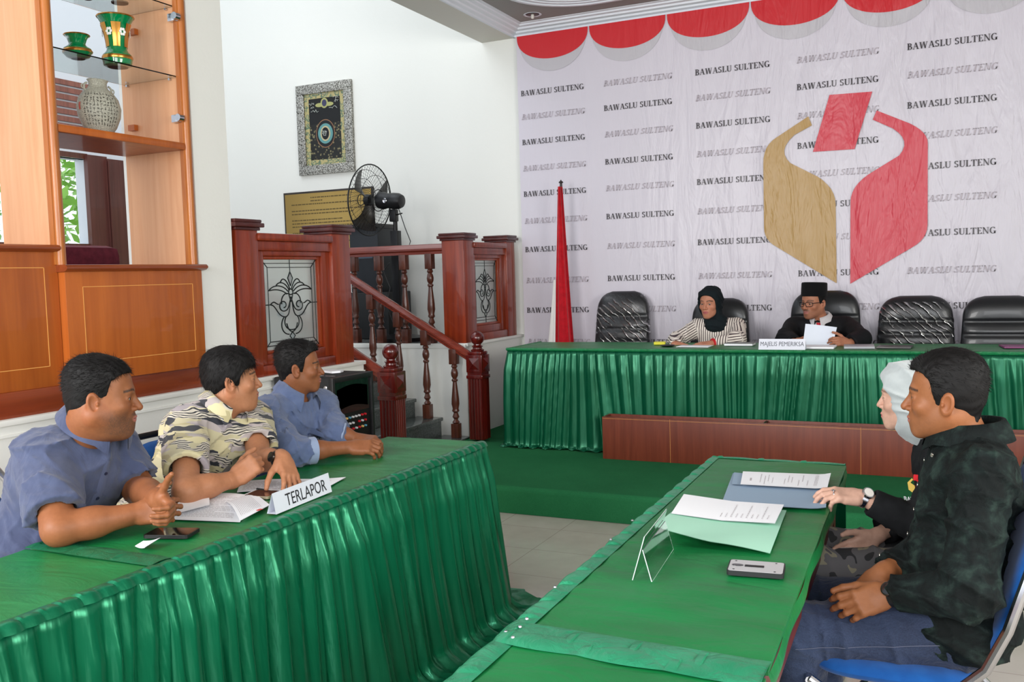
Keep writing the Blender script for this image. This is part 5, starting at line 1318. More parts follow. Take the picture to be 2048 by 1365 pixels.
# ------------------------------------------------------------------ people
from mathutils.bvhtree import BVHTree
RT, UPV, TO = V3(.904, .426, -.03), V3(0, 0, 1), V3(.41, -.91, .06)   # picture right, up and towards the viewer, used to describe poses
def cv(a, b, c): return RT * a + UPV * b + TO * c
def av(px, py, **k): return V3(at(px, py, **k))
def lp(a, b, t): return V3(a) + (V3(b) - V3(a)) * t
def torso_frame(sp):
    u = unit(sp['N'] - sp['P']); r = unit(sp['SR'] - sp['SL']); f = unit(np.cross(u, r)); r = np.cross(f, u)
    return np.array([r, f, u])
def torso_prims(sp, g=1.0, d=0.0, belly=1.0):
    B = torso_frame(sp); r, f, u = B; P, N, SR, SL = sp['P'], sp['N'], sp['SR'], sp['SL']; L = np.linalg.norm(N - P)
    w = np.linalg.norm(SR - SL) / 2; cs = (SR + SL) / 2
    out = [(ellip(P + u * .01, (.178 * g + d, .138 * g + d, .13), B), .04),
           (ellip(P + u * L * .34 + f * .018 * belly, (.152 * g + d, .118 * g * belly + d, L * .30), B), .06),
           (ellip(lp(P + u * L * .66, cs, .3), (.158 * g + d, .112 * g + d, L * .30), B), .06),
           (ellip(lp(cs, N, .2) - u * .05, (w * .80, .080 * g + d, .080), B), .05),
           (rcone(lp(SR, SL, .06), lp(SL, SR, .06), .046 + d, .046 + d), .04),
           (rcone(N - u * .045, SR - u * .005, .056 + d, .044 + d), .04), (rcone(N - u * .045, SL - u * .005, .056 + d, .044 + d), .04)]
    return out, B, L
def sleeve_prims(S, E, W, long, g, end, r0=.058, r1=.050, r2=.036):
    arm = rcone(S, E, .044 * g, .038 * g); out = []
    if long:
        out.append((rcone(S, E, r0 * g, r1 * g), .035)); W2 = lp(E, W, end)
        c = plane_cut(rcone(E, lp(E, W, min(end + .3, 1.3)), r1 * g, lp(r1, r2, 1)[()] * g if False else r2 * g), W2, V3(W) - V3(E))
        c = minus(c, rcone(lp(E, W, end - .14), lp(E, W, end + .4), .029 * g, .029 * g)); out.append((c, .02))
    else:
        e = lp(S, E, end); c = plane_cut(rcone(S, lp(S, E, end + .25), r0 * 1.10 * g, r0 * 1.16 * g), e, V3(E) - V3(S))
        c = minus(c, rcone(lp(S, E, end - .12), lp(S, E, end + .5), .049 * g, .049 * g)); out.append((c, .025))
    return out
def garment(name, parent, prims, m_, h=.0055, fold=(), neck=None, hem=None, attrs=None, extra_cut=None):
    lo, hi = bounds(prims, .03); F = Field(lo, hi, h)
    for p, k in prims: F.add(p, k)
    if neck: F.cut(neck, .01)
    for c in (extra_cut or []): F.cut(c, .006)
    X = F.grid()
    for (d, fr, amp, seed) in fold: F.g += (-amp * folds(X, d, fr, seed)).astype(np.float32)
    if hem: F.clip(*hem)
    V, Q = F.mesh()
    o = npobj(name, V, Q, m_, parent, attrs=attrs(V) if attrs else None)
    return o, BVHTree.FromPolygons([tuple(v) for v in V], [tuple(int(i) for i in q) for q in Q])
def cast(bvh, o, d):
    h = bvh.ray_cast(Vector(o), Vector(d)); return h[0]
def strip_on(bvh, name, parent, m_, a, b, f, w, side, n=26, off=.003):
    """a thin ribbon lying on the garment, from a to b, seen from direction f"""
    V, Fc = [], []; rr = []
    for i in range(n + 1):
        c = lp(a, b, i / n); row = []
        for t in (-1, -.33, .33, 1):
            o = c + side * w * t * .5 + f * .4; hit = cast(bvh, o, -f)
            if hit is None: row = None; break
            row.append(V3(hit) + f * (off if abs(t) < .9 else .0003))
        if row: rr.append(row)
    for row in rr: V += row
    for i in range(len(rr) - 1):
        for k in range(3): q = i * 4 + k; Fc.append((q, q + 1, q + 5, q + 4))
    if Fc: return obj(name, (V, Fc), m_, parent, True)
def buttons_on(bvh, parent, m_, a, b, f, n, off=.004, r=.0055):
    for i in range(n):
        c = lp(a, b, (i + .5) / n); hit = cast(bvh, c + f * .4, -f)
        if hit is None: continue
        m = MB(); m.lathe([(r, 0), (r, .0015), (r * .7, .002), (r * .3, .0012)], n=12, M=Matrix.Translation(hit + Vector(f) * off) @ Vector(f).to_track_quat('Z', 'Y').to_matrix().to_4x4()); m.build('button', m_, parent, True)
def person(sp):
    zf = sp.get('zf', 0); P = sp['P']
    r = root('person', (P[0], P[1], zf), 0, sp['label'], 'person'); sp['root'] = r
    hs, B = sp['hs'], basis(sp['hf'], sp.get('hu', (0, 0, 1))); c = V3(sp['H']); sp['B'] = B
    tone = sp['tone']; g = sp.get('arm', 1.0)
    F, T = head_field(c, B, hs, sp.get('fat', 0), .0024 if not sp.get('far') else .0036, sp.get('female', False), sp['N'] - unit(sp['N'] - sp['P']) * .02, sp.get('ears', True), sp.get('brow', 0), sp.get('nose', 1), sp.get('chin', 0))
    V, Q = F.mesh(); Ti = lambda W: (W - c) @ B.T / hs
    cols = face_colors(V, Ti, tone, sp.get('beard', 0), sp.get('stache', 0), sp.get('lips', (.42, .15, .13)), brow=sp.get('browc', 1))
    meshes = [(V, Q)]; colors = [cols]
    # coarse body
    fr = []
    tp, TB, L = torso_prims(sp, sp.get('girth', 1) * .86, -.012, 1)
    fr += tp
    fr.append((rcone(sp['N'] - TB[2] * .03, lp(sp['N'], c, .35), .052 * hs, .050 * hs), .02))
    for s in 'RL':
        S, E_, W = sp['S' + s], sp['E' + s], sp['W' + s]
        fr += [(rcone(S, E_, .047 * g, .040 * g), .02), (rcone(E_, lp(E_, W, .45), .040 * g, .037 * g), .02), (rcone(lp(E_, W, .4), W, .037 * g, .0255 * g), .02)]
        K = sp.get('K' + s); A = sp.get('A' + s); hp = P + TB[0] * (.085 if s == 'R' else -.085)
        fr += [(rcone(hp, K, .070, .05), .03), (rcone(K, A, .048, .034), .02), (rcone(A + V3(0, 0, -.02), A + unit(V3(K - hp) * V3(1, 1, 0)) * .12 + V3(0, 0, -.035), .03, .025), .02)]
    lo, hi = bounds(fr, .02); G = Field(lo, hi, .0075)
    for p, k in fr: G.add(p, k)
    G.clip(lp(sp['N'], c, .30), c - sp['N']); v, q = G.mesh(); meshes.append((v, q)); colors.append(np.tile(np.array(tone) , (len(v), 1)))
    for s in 'RL':
        hd = sp['hand' + s]; w = sp['W' + s]; sd = np.cross(unit(hd['d']), unit(hd['n'])) * (1 if s == 'L' else -1)
        hp = hand_prims(w + unit(hd['d']) * .0, hd['d'], hd['n'], sd, sp.get('hsc', 1.0), hd.get('curl'), hd.get('thumb', (.6, .45, .35)), hd.get('spread', .07), hd.get('tcurl', .4))
        hp = [(rcone(lp(w, sp['E' + s], .18), w, .029 * g, .0265 * g), .01)] + hp
        lo, hi = bounds(hp, .008); G = Field(lo, hi, .0026 if not sp.get('far') else .0036)
        for p, k in hp: G.add(p, k)
        v, q = G.mesh(); meshes.append((v, q)); cc = np.tile(np.array(sp.get('handtone', tone)), (len(v), 1))
        tip = unit(hd['d']); colors.append(cc)
    V, Q = merge(meshes)
    sp['body'] = npobj('body', V, Q, SKIN, r, cols=np.concatenate(colors))
    eyes(r, T, B, hs, sp.get('look', (0, 1, 0)))
    sp['T'] = T; sp['TB'] = TB; sp['L'] = L
    return r
def trousers(sp, m_, r0=.090, r1=.066, r2=.050, fold=.006, attrs=None, h=.007, end=.96):
    r = sp['root']; P, TB = sp['P'], sp['TB']; pr = [(ellip(P - TB[2] * .02 , (.158 * sp.get('girth', 1), .112 * sp.get('girth', 1), .095), TB), .04)]
    for s in 'RL':
        hp = P + TB[0] * (.088 if s == 'R' else -.088) - TB[2] * .02; K, A = sp['K' + s], sp['A' + s]
        pr += [(rcone(hp, K, r0, r1), .04), (rcone(K, lp(K, A, end), r1 * .97, r2), .03)]
    o, b = garment('trousers', r, pr, m_, h, [((1, .3, .2), 42, fold, 3), ((.2, .8, .6), 60, fold * .6, 5)], attrs=attrs)
    SH = mat('black_shoe_leather', srgb(24, 20, 20), .35)
    for s in 'RL':
        A = sp['A' + s]; hp = P; d = unit((sp['K' + s] - P) * V3(1, 1, 0)); z0 = sp.get('zf', 0)
        F = Field(A - V3(.2, .2, .12), A + V3(.2, .2, .06), .008)
        F.add(rcone(V3(A[0], A[1], z0 + .045), V3(A[0], A[1], z0 + .045) + d * .14, .042, .036), .02); F.add(rcone(V3(A[0], A[1], z0 + .05), V3(A[0], A[1], z0 + .09), .04, .036), .02)
        F.clip((0, 0, z0 + .004), (0, 0, -1)); v, q = F.mesh(); npobj('shoe', v, q, SH, r)
    return b
def watch(sp, s, m_band, m_face, t=.10, r=.031, facing=None):
    W, E_ = sp['W' + s], sp['E' + s]; d = unit(W - E_); c = lp(W, E_, t); f = unit(facing - d * np.dot(facing, d)); e = np.cross(d, f)
    M = Matrix(((f[0], e[0], d[0], c[0]), (f[1], e[1], d[1], c[1]), (f[2], e[2], d[2], c[2]), (0, 0, 0, 1)))
    m = MB(); m.lathe([(r, -.008), (r + .003, -.008), (r + .003, .008), (r, .008), (r - .002, 0)], n=30, M=M); b = m.build('watch', m_band, sp['root'], True)
    m = MB(); m.lathe([(.016, 0), (.0185, .002), (.0175, .008), (.015, .0085)], n=24, M=M @ Matrix.Translation((r + .001, 0, 0)) @ Matrix.Rotation(math.pi / 2, 4, 'Y')); m.build('watch_case', CHROME if m_band is CHROME else mat('watch_case_metal', srgb(60, 54, 50), .25, .8), b, True)
    m = MB(); m.lathe([(.0142, .0087), (.001, .0088)], n=24, M=M @ Matrix.Translation((r + .001, 0, 0)) @ Matrix.Rotation(math.pi / 2, 4, 'Y')); m.build('watch_face', m_face, b, True)
# skin tones (linear)
def lin(r, g, b): return srgb(r, g, b)[:3]

# ---- first man on the left
tone = lin(142, 88, 56)
L1 = dict(label='heavyset bearded man in slate blue short-sleeved shirt, hands clasped on the table', tone=tone, P=V3(-2.60, 1.86, .55), N=V3(-2.375, 1.975, 1.035), SR=V3(-2.415, 1.845, .985), SL=V3(-2.41, 2.105, .975),
          ER=V3(-2.235, 1.745, .812), WR=av(272, 1028, Z=.825), EL=V3(-2.315, 2.10, .84), WL=av(318, 1000, Z=.865), H=av(202, 797, X=-2.29), hf=(.74, .67, -.06), hs=1.0, fat=1.0,
          KR=V3(-2.16, 1.74, .50), KL=V3(-2.16, 2.02, .50), AR=V3(-2.2, 1.74, .09), AL=V3(-2.2, 2.02, .09), girth=1.22, arm=1.16, hsc=.92, beard=.72, stache=.6, brow=.001, look=(.0, 1, -.05), nose=1.08,
          handR=dict(d=cv(1, .12, .05), n=cv(.05, .25, 1), curl=[(.5, .9, .5)] * 4, thumb=(.9, .3, .1)),
          handL=dict(d=cv(.62, -.30, .62), n=cv(.75, .05, -.65), curl=[(.75, 1.0, .3), (.78, 1.0, .3), (.8, 1.0, .3), (.82, 1.0, .3)], thumb=(1.25, .1, -.1), spread=.10, tcurl=.0))
L1['HR'] = None
person(L1)
SL1 = fabric('slate_blue_cotton', srgb(66, 73, 100), srgb(74, 82, 110), .85, .25, 1500, .15, wr=.45)
tp, TB, L = torso_prims(L1, 1.12, .012, 1.15)
r_, f_, u_ = TB
tp += sleeve_prims(L1['SR'], L1['ER'], L1['WR'], False, 1.18, .80) + sleeve_prims(L1['SL'], L1['EL'], L1['WL'], False, 1.08, .80)
o, b = garment('shirt', L1['root'], tp, SL1, .0055, [((.3, -.5, .8), 34, .010, 2), ((.8, .3, .4), 60, .005, 9), ((.2, .6, .7), 95, .003, 7)], neck=rcone(L1['N'] - u_ * .03 + f_ * .01, L1['N'] + u_ * .12, .060, .066), hem=(L1['P'] - u_ * .06, -u_))
COLB = fabric('slate_collar_lining', srgb(96, 102, 128), None, .85, .2, 1200, .1)
collar(L1['root'], L1['N'] + u_ * .044 + f_ * .008, unit(lp(u_, unit(L1['H'] - L1['N']), .5)), f_ + r_ * -.1, .080, SL1, h=.034, fall=.040, ry=1.02)
a0, a1 = L1['N'] + f_ * .05 - u_ * .03, L1['P'] + u_ * .05 + f_ * .1
strip_on(b, 'placket', L1['root'], fabric('slate_placket', srgb(80, 87, 114), None, .85, .2, 1500, .1), a0, a1, f_, .030, r_)
buttons_on(b, L1['root'], mat('navy_button', srgb(40, 44, 66), .3), a0, a1, f_, 6)
pc = lp(L1['N'], L1['P'], .30) - r_ * .085
strip_on(b, 'pocket', L1['root'], fabric('slate_pocket', srgb(72, 79, 106), None, .85, .2, 1500, .1), pc, pc - u_ * .12, f_, .10, r_, 10, .002)
trousers(L1, fabric('dark_trouser', srgb(34, 36, 46), None, .8, .1, 900, .2))
hair(L1['root'], L1['H'], L1['B'], 1.0, 'short', 1, .007, .014, .018, 7500, lift=.8, fat=1.0)

# ---- second man on the left
tone = lin(168, 114, 82)
L2 = dict(label='man in yellow and grey patterned short-sleeved shirt reaching over papers', tone=tone, P=V3(-2.66, 2.45, .55), N=V3(-2.45, 2.62, 1.00), SR=V3(-2.49, 2.49, .965), SL=V3(-2.44, 2.79, .955),
          ER=av(372, 985, Z=.812), WR=av(470, 958, Z=.82), EL=av(518, 922, Z=.84), WL=av(566, 918, Z=.865), H=av(462, 762, X=-2.43), hf=(.68, .73, .02), hs=.97, fat=.35,
          KR=V3(-2.2, 2.4, .50), KL=V3(-2.2, 2.66, .50), AR=V3(-2.2, 2.4, .09), AL=V3(-2.2, 2.66, .09), girth=1.03, arm=1.04, hsc=.98, beard=.0, stache=.15, nose=1.0,
          handR=dict(d=cv(.7, .55, -.2), n=cv(.3, .4, .85), curl=[(1.2, 1.4, .8)] * 4, thumb=(.5, .3, .5)),
          handL=dict(d=cv(.42, -.62, .62), n=cv(.62, .62, .35), curl=[(.15, .35, .2), (.25, .30, .2), (.2, .3, .2), (.15, .3, .2)], thumb=(.75, .4, .5), spread=.12))
person(L2)
BATIK = mat('batik_shirt', srgb(198, 184, 140), .8, sheen=.15); t_ = NT(BATIK)
vv = t_.coord((1, 1, 1), (.35, .25, .2)); wp = t_.n('ShaderNodeVectorMath', operation='MULTIPLY_ADD'); nz_ = t_.n('ShaderNodeTexNoise'); nz_.inputs['Scale'].default_value = 7; t_.l(vv, nz_.inputs['Vector'])
wp.inputs[1].default_value = (.10, .10, .10); t_.l(nz_.outputs['Color'], wp.inputs[0]); t_.l(vv, wp.inputs[2])
mp = t_.n('ShaderNodeMapping'); mp.inputs['Scale'].default_value = (1, 1, 1); t_.l(wp.outputs[0], mp.inputs[0])
def lattice(scz, sch, seed):
    a = t_.n('ShaderNodeMapping'); a.inputs['Scale'].default_value = (sch, sch, scz); a.inputs['Location'].default_value = (seed, seed * .7, seed * .3); t_.l(mp.outputs[0], a.inputs[0])
    v = t_.n('ShaderNodeTexVoronoi'); v.inputs['Scale'].default_value = 1; v.distance = 'MANHATTAN'; t_.l(a.outputs[0], v.inputs['Vector']); return v
v1 = lattice(46, 11, 0); sp_ = t_.n('ShaderNodeSeparateColor'); t_.l(v1.outputs['Color'], sp_.inputs[0])
base_ = t_.ramp(sp_.outputs[0], [(0, srgb(182, 174, 142)), (.30, srgb(170, 160, 158)), (.48, srgb(198, 188, 150)), (.62, srgb(44, 46, 54)), (.80, srgb(168, 158, 120)), (.92, srgb(150, 142, 146))], 'CONSTANT')
wv = t_.n('ShaderNodeTexWave'); wv.bands_direction = 'Z'; wv.inputs['Scale'].default_value = 40; wv.inputs['Distortion'].default_value = 1.5; t_.l(mp.outputs[0], wv.inputs['Vector'])
st_ = t_.ramp(wv.outputs[0], [(0, srgb(40, 42, 46)), (.35, srgb(196, 188, 174))], 'CONSTANT')
base_ = t_.mix(t_.ramp(sp_.outputs[1], [(0, (0, 0, 0, 1)), (.74, (1, 1, 1, 1))], 'CONSTANT'), base_, st_)
t_.color(base_)
tp, TB, L = torso_prims(L2, 1.0, .014, 1.0); r_, f_, u_ = TB
tp += sleeve_prims(L2['SR'], L2['ER'], L2['WR'], False, 1.12, .70) + sleeve_prims(L2['SL'], L2['EL'], L2['WL'], False, 1.08, .66)
o, b = garment('shirt', L2['root'], tp, BATIK, .0055, [((.3, -.5, .8), 36, .009, 12), ((.8, .3, .4), 58, .005, 19)], neck=rcone(L2['N'] - u_ * .03 + f_ * .012, L2['N'] + u_ * .12, .056, .060), hem=(L2['P'] - u_ * .08, -u_))
collar(L2['root'], L2['N'] + u_ * .036 + f_ * .008, unit(lp(u_, unit(L2['H'] - L2['N']), .5)), f_, .067, BATIK, h=.030, fall=.045, gap=.5)
a0, a1 = L2['N'] + f_ * .05 - u_ * .05, L2['P'] + u_ * .05 + f_ * .1
strip_on(b, 'placket', L2['root'], BATIK, a0, a1, f_, .030, r_); buttons_on(b, L2['root'], mat('cream_button', srgb(220, 214, 190), .3), a0, a1, f_, 6)
hit = cast(b, lp(L2['N'], L2['P'], .33) - r_ * .09 + f_ * .4, -f_)
if hit is not None: m = MB(); m.box(-.013, .013, -.005, .005, 0, .002, M=Matrix.Translation(hit + Vector(f_) * .003) @ Vector(f_).to_track_quat('Z', 'Y').to_matrix().to_4x4()); m.build('cloth_tag', mat('tag_cloth', srgb(206, 200, 170), .7), L2['root'])
trousers(L2, MATS['dark_trouser'])
hair(L2['root'], L2['H'], L2['B'], .97, 'side', 2, .015, .014, .030, 6500, flow=(.1, -.5, -.8), lift=.12, fade=False)
watch(L2, 'L', BLACKP, mat('dark_dial', srgb(20, 20, 24), .1, coat=.5), .12, .031, cv(-.6, .3, .7))

# ---- third man on the left
tone = lin(138, 86, 56)
L3 = dict(label='man in light blue rolled-sleeve shirt with hands together, farthest at the left table', tone=tone, P=V3(-2.66, 3.02, .55), N=V3(-2.49, 3.10, .985), SR=V3(-2.50, 2.925, .945), SL=V3(-2.475, 3.27, .94),
          ER=av(588, 905, Z=.82), WR=av(700, 895, Z=.81), EL=av(672, 868, Z=.84), WL=av(712, 878, Z=.815), H=av(597, 737, X=-2.47), hf=(.79, .61, .0), hs=.91, fat=-.1,
          KR=V3(-2.2, 2.92, .50), KL=V3(-2.2, 3.2, .50), AR=V3(-2.2, 2.92, .09), AL=V3(-2.2, 3.2, .09), girth=.96, arm=.95, hsc=.95, beard=.0, stache=.12, brow=.001, nose=1.05,
          handR=dict(d=cv(1, .02, .05), n=cv(.1, .75, .6), curl=[(.55, .8, .4)] * 4, thumb=(.5, .4, .2)),
          handL=dict(d=cv(1, -.05, .25), n=cv(.2, .9, .2), curl=[(.6, .9, .4)] * 4, thumb=(.4, .5, .3)))
person(L3)
CHM = fabric('chambray_blue', srgb(84, 98, 132), srgb(96, 110, 144), .85, .25, 1800, .15, wr=.45); CUF = fabric('pale_cuff_lining', srgb(140, 154, 182), None, .85, .2, 1500, .1)
tp, TB, L = torso_prims(L3, .96, .014, 1.0); r_, f_, u_ = TB
for s in 'RL': tp += sleeve_prims(L3['S' + s], L3['E' + s], L3['W' + s], True, 1.0, .22, r1=.054, r2=.052)
o, b = garment('shirt', L3['root'], tp, CHM, .0055, [((.3, -.5, .8), 36, .009, 22), ((.7, .4, .4), 62, .006, 29), ((.2, .6, .7), 100, .003, 8)], neck=rcone(L3['N'] - u_ * .03 + f_ * .014, L3['N'] + u_ * .12, .054, .060), hem=(L3['P'] - u_ * .06, -u_))
for s in 'RL':
    E_, W = L3['E' + s], L3['W' + s]; c0, c1 = lp(E_, W, .18), lp(E_, W, .36); M = Matrix.Translation(Vector(c0)) @ Vector(W - E_).to_track_quat('Z', 'Y').to_matrix().to_4x4(); hL = np.linalg.norm(c1 - c0)
    m = MB(); m.lathe([(.045, -.004), (.0535, -.002), (.0535, hL), (.049, hL + .002), (.043, hL - .003), (.043, 0)], n=30, M=M); m.build('rolled_cuff', CUF, L3['root'], True)
collar(L3['root'], L3['N'] + u_ * .036 + f_ * .008, unit(lp(u_, unit(L3['H'] - L3['N']), .4)), f_, .063, CHM, h=.034, fall=.048, gap=.62, flare=.022)
a0, a1 = L3['N'] + f_ * .05 - u_ * .07, L3['P'] + u_ * .05 + f_ * .1
strip_on(b, 'placket', L3['root'], CHM, a0, a1, f_, .028, r_); buttons_on(b, L3['root'], mat('blue_button', srgb(70, 84, 120), .3), a0, a1, f_, 6)
pc = lp(L3['N'], L3['P'], .30) - r_ * .085
strip_on(b, 'pocket', L3['root'], CHM, pc, pc - u_ * .11, f_, .09, r_, 10, .003)
hit = cast(b, pc + u_ * .012 + f_ * .4, -f_)
if hit is not None:
    m = MB(); MM = Matrix.Translation(hit + Vector(f_) * .003) @ Vector(f_).to_track_quat('Z', 'Y').to_matrix().to_4x4()
    m.tube([MM @ Vector((.006 * math.cos(a), .004 + .006 * math.sin(a), 0)) for a in np.linspace(0, 6.28, 10, endpoint=False)], .0016, 5, closed=True); m.tube([MM @ Vector((.009 * math.cos(a), -.008 + .006 * math.sin(a), 0)) for a in np.linspace(0, 6.28, 10, endpoint=False)], .0016, 5, closed=True)
    m.build('embroidered_badge', mat('badge_thread', srgb(206, 212, 224), .7), L3['root'], True)
trousers(L3, MATS['dark_trouser'])
hair(L3['root'], L3['H'], L3['B'], .91, 'short', 3, .007, .020, .020, 6500, quiff=.006, lift=.8)

# ---- man on the right
tone = lin(146, 92, 58)
Y1 = 2.62
R1 = dict(label='man in dark camouflage-patterned shirt and blue jeans on chair at the right table', tone=tone, P=V3(.03, Y1, .565), N=V3(.045, Y1 + .01, 1.025), SR=V3(.06, Y1 + .18, .955), SL=V3(.07, Y1 - .17, .955),
          EL=V3(.045, Y1 - .235, .70), WL=av(1775, 1188, Y=2.46), ER=V3(.03, Y1 + .22, .72), WR=av(1762, 1150, Y=2.56), H=av(1893, 797, Y=Y1), hf=(-.99, .12, .0), hs=.94, fat=.1,
          KL=av(1600, 1262, Y=2.48), KR=av(1640, 1208, Y=2.80), AL=V3(-.36, 2.46, .09), AR=V3(-.34, 2.78, .09), girth=.98, arm=1.0, hsc=.98, beard=.18, stache=.0, nose=1.1, brow=.002, look=(.05, 1, 0),
          handL=dict(d=cv(-.92, -.28, .1), n=cv(-.05, .45, .9), curl=[(.45, .7, .3), (.5, .7, .3), (.55, .75, .3), (.6, .8, .3)], thumb=(.45, .5, .2), spread=.09),
          handR=dict(d=cv(-.75, -.60, .25), n=cv(-.35, .75, .3), curl=[(.3, .5, .3), (.35, .5, .3), (.3, .5, .3), (.35, .6, .3)], thumb=(.5, .4, .1), spread=.08))
person(R1)
DCAM = mat('dark_camo_cotton', srgb(24, 32, 30), .8, spec=.2); t_ = NT(DCAM); v_ = t_.coord((1, 1, 1.5))
t_.color(t_.ramp(t_.noise(v_, 15, 5, .6, .35), [(.42, srgb(12, 17, 17)), (.53, srgb(19, 28, 27)), (.66, srgb(36, 50, 45))])); t_.bump(t_.noise(t_.coord(), 1400, 1), .15, .002)
big = t_.noise(t_.coord((1, 1, .6)), 18, 4, .6, 1.4); t_.bump(big, .28, .03)
tp, TB, L = torso_prims(R1, .93, .012, .96); r_, f_, u_ = TB
for s in 'RL': tp += sleeve_prims(R1['S' + s], R1['E' + s], R1['W' + s], True, 1.06, .86, r0=.060, r1=.056, r2=.037)
for sg in (.085, -.085):
    hp = R1['P'] + TB[0] * sg - TB[2] * .02; tp.append((rcone(hp, hp + f_ * .03, .106, .100), .03))
o, b = garment('shirt', R1['root'], tp, DCAM, .0055, [((.3, .2, .8), 34, .010, 32), ((.7, .2, .5), 62, .006, 39), ((.2, .7, .6), 100, .003, 31)], neck=rcone(R1['N'] - u_ * .03 + f_ * .008, R1['N'] + u_ * .12, .058, .062), hem=(R1['P'] - u_ * .07, -u_))
collar(R1['root'], R1['N'] + u_ * .018 + f_ * .0, unit(lp(u_, unit(R1['H'] - R1['N']), .4)), f_, .066, DCAM, h=.040, fall=.050, gap=.28)
a0, a1 = R1['N'] + f_ * .05 - u_ * .03, R1['P'] + u_ * .03 + f_ * .1
strip_on(b, 'placket', R1['root'], DCAM, a0, a1, f_, .032, r_); buttons_on(b, R1['root'], mat('snap_button', srgb(190, 186, 176), .2, .9), a0, a1, f_, 6)
buttons_on(b, R1['root'], MATS['snap_button'], R1['N'] + f_ * .04 - r_ * .05 - u_ * .035, R1['N'] + f_ * .04 - r_ * .05 - u_ * .037, unit(f_ - r_ * .6), 1, .010)
JEAN = mat('blue_denim', srgb(40, 52, 84), .85, sheen=.15); t_ = NT(JEAN); v_ = t_.coord()
t_.color(t_.mix(.35, t_.ramp(t_.noise(v_, 5, 3), [(.35, srgb(24, 32, 54)), (.65, srgb(48, 62, 92))]), t_.ramp(t_.noise(t_.coord((1, 4, 1)), 260, 2, .8), [(.3, srgb(24, 32, 54)), (.7, srgb(68, 82, 112))])))
t_.bump(t_.noise(t_.coord((.6, 1, 1)), 22, 4, .6, 1.2), .5, .02)
R1['TB'] = TB; bt = trousers(R1, JEAN, .094, .072, .056, .006, h=.006)
m = MB()
def seam_on(bvh, pts, d, off=.0015):
    out = []
    for p in pts:
        h = cast(bvh, V3(p) - V3(d) * .5, d)
        if h is not None: out.append(h - Vector(unit(d)) * off)
    return out
hpL = R1['P'] - TB[0] * .088
for k, (za, zb) in enumerate(((-.015, -.02),)):
    s1 = seam_on(bt, [lp(hpL, R1['KL'], t) + V3(0, 0, lerp(za, zb, t)) for t in np.linspace(-.15, 1.0, 24)], V3(0, 1, 0))
    if len(s1) > 3: m.tube(s1, .0009, 4)
pk = seam_on(bt, [hpL + V3(-.02 + .03 * t, 0, -.055 + .10 * t) for t in np.linspace(0, 1, 8)] + [hpL + V3(.01 + .05 * t, 0, .045 - .0 * t) for t in np.linspace(0, 1, 4)], V3(0, 1, 0))
if len(pk) > 3: m.tube(pk, .0012, 4)
m.build('seam_stitching', mat('stitching', srgb(104, 108, 128), .8), R1['root'], True)
BELT = mat('brown_belt', srgb(70, 38, 26), .45)
bl_ = seam_on(bt, [hpL + V3(t, 0, .055 - .1 * t) for t in np.linspace(-.02, .07, 8)], V3(0, 1, 0), .002)
if len(bl_) > 3: m = MB(); m.tube(bl_, .011, 6); m.build('belt', BELT, R1['root'], True)
hair(R1['root'], R1['H'], R1['B'], .94, 'short', 4, .007, .022, .018, 8000, quiff=.006, lift=.35)
watch(R1, 'L', BLACKP, mat('dark_dial2', srgb(12, 14, 18), .08, coat=.8), .10, .031, cv(-.1, .5, .85))

# ---- woman on the right
tone = lin(200, 158, 138)
Y2 = 3.12
R2 = dict(label='woman in light grey headscarf and black jacket turning pages at the right table', tone=tone, P=V3(.05, Y2 + .0, .56), N=V3(-.005, Y2, .965), SR=V3(.01, Y2 + .16, .915), SL=V3(.005, Y2 - .15, .92), female=True, ears=False,
          EL=av(1845, 1055, Y=2.93), WL=av(1722, 995, Y=2.90), ER=V3(-.02, Y2 + .19, .70), WR=av(1748, 1075, Y=3.06), H=av(1822, 797, Y=Y2 - .02), hf=(-.985, .17, -.02), hs=.90, fat=-.1,
          KL=V3(-.37, 2.98, .53), KR=V3(-.37, 3.22, .53), AL=V3(-.36, 2.96, .09), AR=V3(-.36, 3.2, .09), girth=.88, arm=.84, hsc=.88, nose=.82, browc=.7, lips=(.55, .12, .14), look=(0, 1, -.1),
          handL=dict(d=cv(-1, .10, -.05), n=cv(.05, .9, .35), curl=[(.25, .55, .3), (.35, .6, .4), (.5, .7, .4), (.6, .8, .4)], thumb=(.35, .5, .6), spread=.05),
          handR=dict(d=cv(-.85, -.45, .1), n=cv(-.35, -.25, -.9), curl=[(.1, .25, .2), (.2, .3, .2), (.3, .3, .2), (.35, .35, .2)], thumb=(.7, .3, .2), spread=.10))
person(R2)
JACK = fabric('black_jacket_cotton', srgb(20, 21, 23), srgb(26, 27, 29), .85, .0, 1200, .2)
tp, TB, L = torso_prims(R2, .90, .016, 1.05); r_, f_, u_ = TB
for s in 'RL': tp += sleeve_prims(R2['S' + s], R2['E' + s], R2['W' + s], True, .98, .84, r0=.060, r1=.054, r2=.038)
o, b = garment('jacket', R2['root'], tp, JACK, .006, [((.3, .2, .8), 34, .006, 42), ((.7, .2, .5), 60, .004, 49)], neck=rcone(R2['N'] - u_ * .03, R2['N'] + u_ * .1, .05, .056), hem=(R2['P'] - u_ * .09, -u_))
